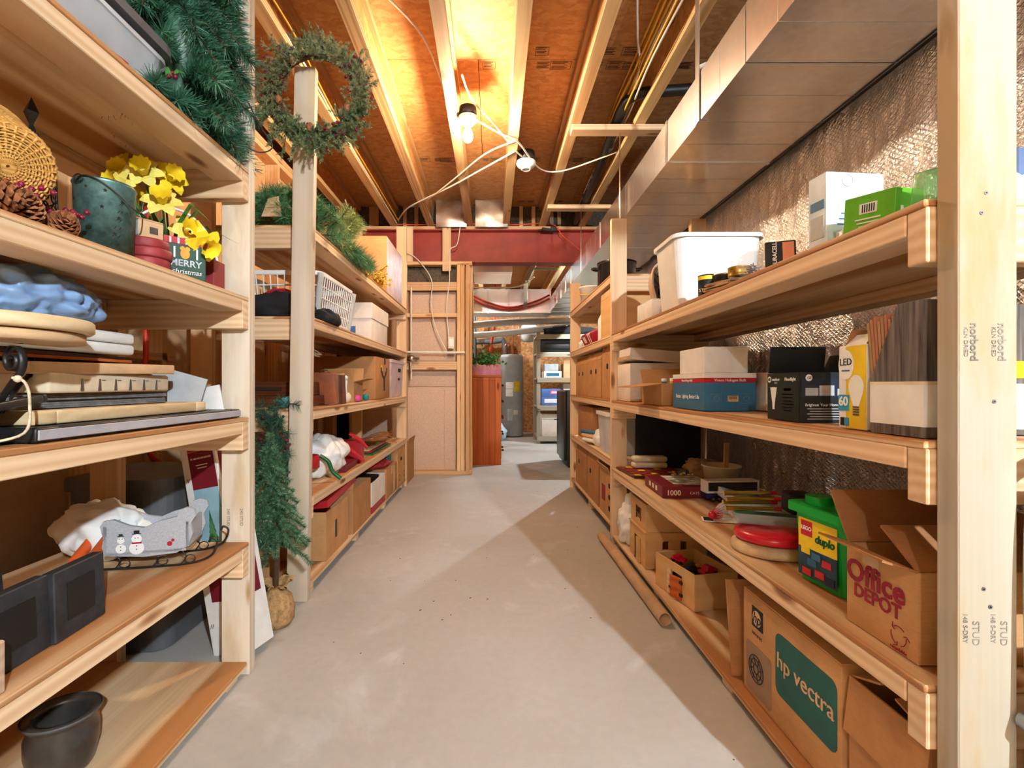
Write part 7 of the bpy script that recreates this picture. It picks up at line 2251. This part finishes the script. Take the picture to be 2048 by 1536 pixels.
# building-block bucket
S = (0.165, 0.15, 0.165)
t = thing('toy_bucket', 'green LEGO duplo bucket with a studded lid and brick picture', 'bucket', (0.86, 1.175, ZR3), rz=0.10)
rbox(B(), -S[0] / 2, -S[1] / 2, 0, S[0] / 2, S[1] / 2, S[2], 0.018, flare=0.012, hollow=0.004).build('tub', M_GREENPL, t)
rbox(B(), -0.105, -0.098, 0.166, 0.105, 0.098, 0.186, 0.022, top=True).build('lid', M_GREENPL, t)
for i in (-1, 1):
    for j in (-1, 1):
        B().cyl((i * 0.05, j * 0.047, 0.186), (i * 0.05, j * 0.047, 0.205), 0.030, n=24).build('lid_stud', M_GREENPL, t)
for face, w in (('-x', 0.12), ('-y', 0.135)):
    SS = (S[0] + 0.022, S[1] + 0.022, S[2])
    decal(t, SS, face, 0, 0.036, w, 0.07, M_YEL, 'yellow_label')
    decal(t, SS, face, 0, -0.033, w, 0.070, flat('label_scene_' + face, (40, 70, 90), 0.5, var=0.3), 'picture_label')
    sg = -1 if face == '-x' else 1
    decal(t, SS, face, -w * 0.27 * sg, 0.048, 0.036, 0.036, M_REDPL, 'logo_square', off=0.0016)
    ftext(t, SS, face, -w * 0.27 * sg, 0.048, 'LEGO', 0.013, M_WHITEINK, bold=0.03, ext=0.001)
    ftext(t, SS, face, w * 0.2 * sg, 0.030, 'duplo', 0.026, M_DGREEN, bold=0.03, ext=0.001, shear=0.15)
    k = 0
    for u, v, c in ((-0.03, -0.02, M_REDPL), (0.015, -0.03, M_BLUE), (0.035, -0.005, M_YEL), (-0.01, -0.05, M_REDPL), (-0.04, -0.055, M_NAVY), (0.03, -0.055, M_REDPL), (0.0, -0.012, M_BLUE)):
        decal(t, SS, face, u, v, 0.028, 0.016, c, 'printed_brick', off=0.0016 + 0.0003 * k); k += 1
# office carton
S = (0.24, 0.168, 0.157)
t = carton('open brown Office Depot carton with flaps up on the toy shelf', (0.845, 0.925, ZR3), S, mat=M_CARD, open_=True, inside=M_CARDIN, rz=0.0, flaps=[('-x', 72, 0.065), ('+y', 30, 0.11), ('+x', 15, 0.085), ('-y', -55, 0.10)])
M_ODRED = flat('carton_red_ink', (150, 32, 52), 0.7)
ftext(t, S, '-x', 0.012, 0.028, 'Office', 0.058, M_ODRED, bold=0.025); ftext(t, S, '-x', 0.006, -0.008, 'DEPOT', 0.036, M_ODRED, bold=0.02)
p, r, up = fpt(S, '-x', -0.045, -0.048, 0.0012)
b = B()
for k in range(3):
    a0 = PI / 2 + k * 2 * PI / 3
    pts = [p + r * (0.017 * math.cos(a0 + x)) + up * (0.017 * math.sin(a0 + x)) for x in (-0.75, -0.3, 0.2, 0.65)]
    b.tube(pts, 0.0009, 4)
    tip = pts[-1]
    b.tube([tip + r * (0.007 * math.cos(a0 + 0.3)) + up * (0.007 * math.sin(a0 + 0.3)), tip + r * 0.004 * math.cos(a0 + 2) + up * 0.004 * math.sin(a0 + 2), tip - r * (0.006 * math.cos(a0 + 0.3)) - up * (0.006 * math.sin(a0 + 0.3))], 0.0009, 4)
b.build('recycling_mark', M_ODRED, t)
ftext(t, S, '-x', -0.045, -0.072, 'recyclable', 0.009, M_ODRED)
decal(t, S, '-x', 0.02, 0.064, 0.04, 0.025, M_TAPE, 'tape_strip')

# ================================================================== RIGHT UNIT, BOTTOM BOARD
simple('crumpled white plastic bag at the far end of the bottom board', 'bag', 'plastic_bag', blob_mesh((0, 0, 0.10), (0.09, 0.11, 0.15), 52, 0.3, 2.4, 30, flat_z=0.0), [M_BAGW], (0.785, 2.73, ZR4))
t = thing('toy_house', 'two-storey wooden toy house with window openings on the bottom board', 'toy house', (0.865, 2.455, ZR4), rz=0.0)
def wall_with_holes(b, x0, x1, z0, z1, holes, y, th):
    """wall in the xz plane at y with rectangular openings (holes sorted by x)"""
    xs = [x0]
    for (a, c, e, f) in holes:
        b.bx(xs[-1], y, z0, a, y + th, z1); b.bx(a, y, z0, c, y + th, e); b.bx(a, y, f, c, y + th, z1); xs.append(c)
    b.bx(xs[-1], y, z0, x1, y + th, z1)
b = B(); wall_with_holes(b, -0.145, 0.145, 0, 0.165, [(-0.065, -0.035, 0.09, 0.13), (0.02, 0.05, 0.09, 0.13)], -0.13, 0.006)
b.bx(-0.145, 0.124, 0, 0.145, 0.13, 0.165); b.bx(0.139, -0.124, 0, 0.145, 0.124, 0.165); b.build('lower_storey', TOYW, t)
b = B(); b.M = Matrix.Rotation(-PI / 2, 4, 'Z') @ Matrix.Identity(4)
wall_with_holes(b, -0.124, 0.124, 0, 0.165, [(-0.06, 0.06, 0.0, 0.12)], -0.145, 0.006); b.build('end_wall', TOYW, t)
b = B(); b.bx(-0.152, -0.055, 0.002, -0.1455, 0.0, 0.118); b.build('house_door', TOYW, t)
b = B(); b.bx(-0.15, -0.135, 0.1655, 0.15, 0.135, 0.172); b.build('upper_floor', TOYW, t)
b = B(); b.bx(-0.14, -0.125, 0.1725, 0.14, -0.119, 0.30); b.bx(-0.14, 0.119, 0.1725, 0.14, 0.125, 0.30); b.bx(0.134, -0.119, 0.1725, 0.14, 0.119, 0.30); b.build('upper_storey', TOYW, t)
b = B(); b.M = Matrix.Rotation(-PI / 2, 4, 'Z'); wall_with_holes(b, -0.119, 0.119, 0.1725, 0.30, [(-0.04, 0.03, 0.205, 0.265)], -0.14, 0.006); b.build('upper_end_wall', TOYW, t)
B().bx(-0.143, -0.047, 0.203, -0.1395, -0.043, 0.267).bx(-0.143, 0.028, 0.203, -0.1395, 0.032, 0.267).bx(-0.143, -0.043, 0.232, -0.1395, 0.028, 0.236).build('window_frame', DARKW, t)
simple('thin wooden roof panel leaning across behind the toy crate', 'panel', 'toy_roof', B().bx(-0.13, -0.10, 0, 0.13, 0.10, 0.006), [TOYW], (0.94, 2.18, ZR4 + 0.215), rot=(0.0, 0.30, 0.25))
t = thing('toy_crate', 'wooden toy stable crate with a little hinged door, full of toy cars', 'toy crate', (0.835, 2.04, ZR4), rz=0.22)
S = (0.19, 0.275, 0.140)
b = B(); th = 0.006
b.bx(-S[0] / 2, -S[1] / 2, 0, S[0] / 2, S[1] / 2, th); b.bx(-S[0] / 2, -S[1] / 2, th, S[0] / 2, -S[1] / 2 + th, S[2]); b.bx(-S[0] / 2, S[1] / 2 - th, th, S[0] / 2, S[1] / 2, S[2]); b.bx(S[0] / 2 - th, -S[1] / 2 + th, th, S[0] / 2, S[1] / 2 - th, S[2])
b.build('crate_body', TOYW, t)
b = B(); b.M = Matrix.Rotation(-PI / 2, 4, 'Z'); wall_with_holes(b, -S[1] / 2 + th, S[1] / 2 - th, th, S[2], [(-0.02, 0.055, 0.008, 0.105)], -S[0] / 2, th); b.build('front_wall', TOYW, t)
b = B(); b.M = Matrix.Translation((-S[0] / 2 - 0.001, -0.055, 0.008)) @ Matrix.Rotation(R(12), 4, 'Z'); b.bx(-0.005, 0, 0, 0, 0.060, 0.088); dr = b.build('crate_door', CEDAR, t)
for z in (0.025, 0.075):
    B().bx(-S[0] / 2 - 0.009, -0.066, z, -S[0] / 2 - 0.004, -0.048, z + 0.012).build('hinge', M_BLKIRON, dr)
B().bx(-S[0] / 2 - 0.020, -0.002, 0.04, -S[0] / 2 - 0.012, 0.008, 0.048).build('latch', M_BLKIRON, dr)
b = B(); b.M = Matrix.Translation((-S[0] / 2 - 0.003, 0.028, 0)); b.bx(-0.004, -0.014, 0.008, 0.002, 0.012, 0.110); b.build('door_post', FRAMEW, t)
def toycar(label, loc, m, rz, s=1.0, rx=0.0):
    t = thing('toy_car', label, 'toy car', loc, rot=(rx, 0, rz), group='toy cars in the crate')
    b = B(); b.bx(-0.034 * s, -0.014 * s, 0.006 * s, 0.034 * s, 0.014 * s, 0.018 * s); b.build('body', m, t, bevel=0.003 * s)
    b = B(); b.hexa([(-0.018 * s, -0.012 * s, 0.018 * s), (0.014 * s, -0.012 * s, 0.018 * s), (0.014 * s, 0.012 * s, 0.018 * s), (-0.018 * s, 0.012 * s, 0.018 * s), (-0.012 * s, -0.010 * s, 0.030 * s), (0.006 * s, -0.010 * s, 0.030 * s), (0.006 * s, 0.010 * s, 0.030 * s), (-0.012 * s, 0.010 * s, 0.030 * s)]); b.build('cab', m, t)
    for x in (-0.02, 0.02):
        for y in (-0.016, 0.012):
            B().cyl((x * s, y * s, 0.007 * s), (x * s, (y + 0.004) * s, 0.007 * s), 0.007 * s, n=12).build('wheel', M_BLACK, t)
cz = ZR4 + 0.085
toycar('large red toy truck on top of the crate pile', (0.865, 1.985, cz + 0.022), M_REDPL, 0.5, 1.25, 0.1)
toycar('red toy car at the far side of the crate', (0.80, 2.11, cz + 0.03), M_REDPL, -1.0, 1.0, 0.4)
toycar('dark toy car in the middle of the crate', (0.83, 2.05, cz + 0.006), M_SLATE, 0.1, 1.1)
toycar('yellow toy car buried in the crate', (0.86, 2.07, cz), M_GOLD, 1.9, 1.0, -0.2)
toycar('blue toy car at the edge of the crate pile', (0.80, 2.0, cz - 0.005), M_NAVY, 1.2, 1.0, 0.2)
b = B()
r_ = random.Random(97)
for k in range(60):
    b.box((r_.uniform(-0.07, 0.07), r_.uniform(-0.11, 0.11), r_.uniform(0.01, 0.07)), (0.03, 0.02, 0.015), (r_.random() * 3, r_.random() * 3, r_.random() * 3), mi=k % 3)
simple('jumble of dark small toy pieces filling the bottom of the crate', 'toys', 'toy_pieces', b, [M_BLACK, M_SLATE, M_NAVY], (0.835, 2.04, ZR4 + 0.012), rz=0.22)['kind'] = 'stuff'
simple('brown cardboard flap panel standing beside the hp carton', 'cardboard', 'cardboard_sheet', B().bx(-0.15, -0.003, 0, 0.15, 0.003, 0.275), [M_CARD2], (0.865, 1.475, ZR4), rot=(-0.14, 0, 0.0))
S = (0.42, 0.40, 0.285)
t = carton('large brown hp vectra computer carton on the bottom board', (0.935, 1.225, ZR4), S, mat=M_CARD)
decal(t, S, '-x', 0.125, 0.085, 0.055, 0.055, M_BLKINK, 'logo_square')
p, r, up = fpt(S, '-x', 0.125, 0.085, 0.0022)
b = B(); b.M = Matrix.Translation(p) @ Matrix((r, up, r.cross(up))).transposed().to_4x4(); b.prism([(0.021 * math.cos(a), 0.021 * math.sin(a)) for a in [x * PI / 12 for x in range(24)]], -0.0003, 0.0003); b.build('logo_disc', M_CARD3, t)
ftext(t, S, '-x', 0.125, 0.085, 'hp', 0.040, M_BLKINK, shear=0.25, ext=0.002)
ftext(t, S, '-x', 0.125, 0.040, 'invent', 0.015, M_BLKINK, spacing=1.3)
decal(t, S, '-x', -0.075, 0.02, 0.225, 0.155, flat('hp_green', (24, 92, 84), 0.5), 'green_panel', round_=0.02)
ftext(t, S, '-x', -0.075, 0.028, 'hp vectra', 0.056, M_CARD3, ext=0.0012)
decal(t, S, '-x', 0.120, -0.060, 0.125, 0.135, flat('grey_print', (150, 120, 94), 0.7), 'grey_panel', round_=0.012)
p, r, up = fpt(S, '-x', 0.130, -0.055, 0.0018)
b = B()
for rr in (0.036, 0.026, 0.012):
    b.tube([p + r * (rr * math.cos(a)) + up * (rr * math.sin(a)) for a in [x * PI / 14 for x in range(28)]], 0.0016, 4, closed=True)
for k in range(8):
    a = k * PI / 4
    b.tube([p + r * (0.012 * math.cos(a)) + up * (0.012 * math.sin(a)), p + r * (0.034 * math.cos(a + 0.35)) + up * (0.034 * math.sin(a + 0.35))], 0.0014, 4)
b.build('round_emblem', M_INKB, t)
S = (0.42, 0.19, 0.275)
carton('plain brown carton with a folded-down flap beside the hp carton', (0.94, 0.915, ZR4), S, mat=M_CARD2, open_=True, flaps=[('-x', 173, 0.11), ('+y', -70, 0.08), ('-y', -75, 0.08)])
t = thing('cardboard_tube', 'long brown cardboard tube lying on the floor along the shelf', 'tube', (0.652, 2.4, 0.0265), rz=0.012)
B().lathe([(0.0255, -0.52), (0.0255, 0.52), (0.0225, 0.52), (0.0225, -0.52), (0.0255, -0.52)], 28).build('tube_wall', M_KRAFT, t, M=Matrix.Rotation(PI / 2, 4, 'X'))
# folding chair leaning at the near end
t = thing('folding_chair', 'folded grey metal folding chair leaning at the shelf end by the pale post', 'chair', (1.003, 0.715, 0), rot=(-0.02, 0, 0))
M_CHAIR = flat('grey_enamel', (186, 190, 184), 0.35, var=0.05)
B().tube(spline([(-0.215, 0, 0.0), (-0.205, 0, 0.4), (-0.20, 0, 0.70), (-0.18, 0, 0.79), (-0.10, 0, 0.83), (0.10, 0, 0.83), (0.18, 0, 0.79), (0.20, 0, 0.70), (0.205, 0, 0.4), (0.215, 0, 0.0)]), 0.013, 10).build('front_frame', M_CHAIR, t)
B().tube(spline([(-0.185, 0.024, 0.0), (-0.183, 0.024, 0.3), (-0.18, 0.022, 0.56)]), 0.011, 8).tube(spline([(0.185, 0.024, 0.0), (0.183, 0.024, 0.3), (0.18, 0.022, 0.56)]), 0.011, 8).build('rear_legs', M_CHAIR, t)
B().bx(-0.17, -0.006, 0.60, 0.17, 0.004, 0.78).build('backrest', M_CHAIR, t, bevel=0.003)
B().bx(-0.165, 0.002, 0.20, 0.165, 0.012, 0.54).build('seat', M_CHAIR, t, bevel=0.003)
for x in (-0.208, 0.208):
    B().cyl((x, -0.018, 0.42), (x, 0.014, 0.42), 0.014, n=14).cyl((x, -0.022, 0.42), (x, -0.016, 0.42), 0.006, n=10).build('hinge', M_STEEL, t)

# ================================================================== FARTHER RIGHT UNIT
ZQ = (1.577, 1.219, 0.835, 0.487, 0.092)
t = thing('enamel_pot', 'black enamel canning pot with side handles on the top shelf', 'pot', (0.86, 3.42, ZQ[0]))
M_ENAM = flat('black_enamel', (28, 26, 28), 0.2, var=0.1, coat=0.5)
B().lathe([(0.0005, 0), (0.12, 0), (0.13, 0.01), (0.13, 0.17), (0.136, 0.175), (0.13, 0.18), (0.124, 0.175), (0.124, 0.012), (0.0005, 0.01)], 36).build('body', M_ENAM, t)
B().lathe([(0.134, 0.181), (0.134, 0.186), (0.08, 0.20), (0.02, 0.206), (0.0005, 0.206)], 36).build('lid', M_ENAM, t)
for s1 in (-1, 1):
    B().tube(spline([(s1 * 0.128, -0.03, 0.14), (s1 * 0.165, -0.02, 0.145), (s1 * 0.165, 0.02, 0.145), (s1 * 0.128, 0.03, 0.14)]), 0.008, 6).build('side_handle', M_ENAM, t)
t = thing('ice_cream_pail', 'white plastic pail with a yellow bail handle behind the black pot', 'pail', (0.825, 4.10, ZQ[0]))
B().lathe([(0.0005, 0), (0.085, 0), (0.10, 0.14), (0.106, 0.142), (0.106, 0.152), (0.0005, 0.155)], 30).build('tub', M_WHITEPL, t)
B().tube([(0.108 * math.cos(a), 0.108 * math.sin(a) * 0.9 - 0.02, 0.125 - 0.05 * abs(math.cos(a * 0.5 + 0.8))) for a in [PI + x * PI / 14 for x in range(15)]], 0.004, 6).build('bail_handle', M_YEL, t)
t = thing('wooden_box', 'upright tan wooden panel box on the second shelf by the post', 'box', (0.85, 3.13, ZQ[1]))
B().bx(-0.13, -0.15, 0, 0.13, 0.15, 0.295).build('body', TOYW, t, bevel=0.003)
B().bx(-0.1312, -0.14, 0.25, -0.1302, 0.14, 0.29).build('top_strip', M_CARD3, t)
t = thing('spray_bottle', 'white bottle with a teal cap beside the wooden panel box', 'bottle', (0.765, 3.40, ZQ[1]))
B().lathe([(0.0005, 0), (0.036, 0), (0.038, 0.01), (0.038, 0.15), (0.02, 0.185), (0.018, 0.2)], 20).build('body', M_WHITEPL, t)
B().lathe([(0.02, 0.198), (0.02, 0.25), (0.012, 0.262), (0.0005, 0.263)], 16).build('cap', M_TEAL, t)
t = thing('striped_pillow', 'crimson cushion with white stripes tipped on the second shelf', 'cushion', (0.80, 3.78, ZQ[1] + 0.02), rot=(0, -0.45, 0.1))
B().bx(-0.06, -0.14, 0, 0.16, 0.14, 0.10).build('cover', flat('crimson_cloth', (166, 24, 56), 0.8), t, bevel=0.02, seg=3)
for y in (-0.10, -0.06):
    B().bx(-0.062, y, 0.005, 0.162, y + 0.014, 0.1012).build('stripe', M_WHITECARD, t)
decal(t, (0.12, 0.28, 0.10), '-x', 0.05, 0.01, 0.06, 0.05, M_WHITECARD, 'white_patch')
simple('wad of white tissue in front of the crimson cushion', 'tissue', 'tissue_paper', blob_mesh((0, 0, 0.03), (0.06, 0.07, 0.04), 58, 0.4, 3, 16, flat_z=0.0), [M_WHITECARD], (0.775, 4.12, ZQ[1]))
for k, (y, L, h, lb) in enumerate(((3.115, 0.30, 0.285, 'tallest brown moving carton, next to the white lidded carton'), (3.53, 0.46, 0.26, 'middle brown moving carton with two hand holes'), (4.03, 0.50, 0.25, 'brown moving carton at the far end of the third shelf'))):
    S = (0.36, L, h)
    carton(lb, (0.905, y, ZQ[2]), S, mat=M_CARD, holes=[('-x', -0.07, 0.05, 0.045, 0.035), ('-x', 0.10, 0.05, 0.045, 0.035)] if k else [('-x', 0.0, 0.06, 0.05, 0.035)], open_=True, flaps=[('-x', -20, 0.05), ('+y', -15, 0.06)], group='brown moving cartons')
S = (0.38, 0.62, 0.26)
t = carton('brown carton printed With / I\'m o in black lettering', (0.93, 3.95, ZQ[3]), S, mat=M_CARD2)
ftext(t, S, '-y', -0.05, 0.02, 'With', 0.06, M_BLKINK, bold=0.02); ftext(t, S, '-y', -0.05, -0.04, "I'm o", 0.06, M_BLKINK, bold=0.02)
t = thing('storage_bin', 'clear plastic bin with a white lid on the lower shelf by the post', 'bin', (0.86, 3.17, ZQ[3]))
rbox(B(), -0.14, -0.15, 0, 0.14, 0.15, 0.24, 0.03, flare=0.016, hollow=0.003).build('tub', M_FROST, t)
rbox(B(), -0.165, -0.175, 0.24, 0.165, 0.175, 0.262, 0.035, top=True).build('lid', M_WHITEPL, t)
simple('folded grey cloth inside the clear plastic bin', 'cloth', 'grey_cloth', blob_mesh((0, 0, 0.08), (0.11, 0.12, 0.08), 60, 0.2, 2, 16), [M_LGREY], (0.86, 3.17, ZQ[3] + 0.006))
simple('white bag of rolled papers on the lower shelf before the lettered carton', 'bag', 'plastic_bag', blob_mesh((0, 0, 0.05), (0.07, 0.13, 0.07), 61, 0.3, 2.6, 22, flat_z=0.0), [M_BAGW], (0.785, 3.50, ZQ[3]))
for k in range(3):
    simple(['lowest', 'middle', 'highest'][k] + ' rolled paper poking out of the white bag on the lower shelf', 'paper roll', 'paper_roll', B().lathe([(0.014, -0.12), (0.014, 0.12), (0.010, 0.12), (0.010, -0.12)], 14), [[M_WHITECARD, M_CARD3, M_BLUE][k]], (0.72, 3.56 + 0.04 * k, ZQ[3] + 0.03 + 0.028 * k), rot=(R(90), 0, R(20)), group='rolled papers')
for k, (y, L, h, lb) in enumerate(((3.14, 0.34, 0.27, 'brown wine carton with bottle holes, nearest on the floor row'), (3.55, 0.40, 0.28, 'brown carton in the middle of the right floor row'), (4.02, 0.48, 0.27, 'brown carton at the far end of the right floor row'))):
    S = (0.36, L, h)
    t = carton(lb, (0.90, y, ZQ[4]), S, mat=M_CARD2 if k else M_CARD, open_=True, holes=([('-x', -0.10, z, 0.05, 0.03) for z in (-0.07, 0.0, 0.07)] if k == 0 else [('-x', 0.08, 0.06, 0.05, 0.035)]), flaps=[('-x', 25 if k == 0 else -15, 0.06), ('-y', 15, 0.06)], group='floor cartons of the farther right unit')
    if k == 0:
        decal(t, S, '-x', 0.06, 0.0, 0.10, 0.10, M_ODRED, 'printed_mark')
simple('black garment bag hung at the back of the bulb shelf unit', 'garment bag', 'garment_bag', B().bx(-0.20, -0.02, 0, 0.17, 0.02, 0.34), [M_CLOTHBLK], (1.02, 2.83, ZR3 + 0.002), bevel=0.012, seg=2)
b = B()
for k in range(3):
    b.bx(-0.11, -0.07, 0.028 * k, 0.11, 0.07, 0.028 * k + 0.024)
for k in range(2):
    simple(['lower', 'upper'][k] + ' cream folded towel by the far post of the bulb shelf unit', 'towel', 'folded_towel', B().bx(-0.09, -0.035, 0, 0.10, 0.035, 0.032), [M_CREAM], (0.875, 2.775 - 0.0, ZR3 + 0.014 + 0.034 * k + 0.0), bevel=0.012, seg=2, group='folded towels')
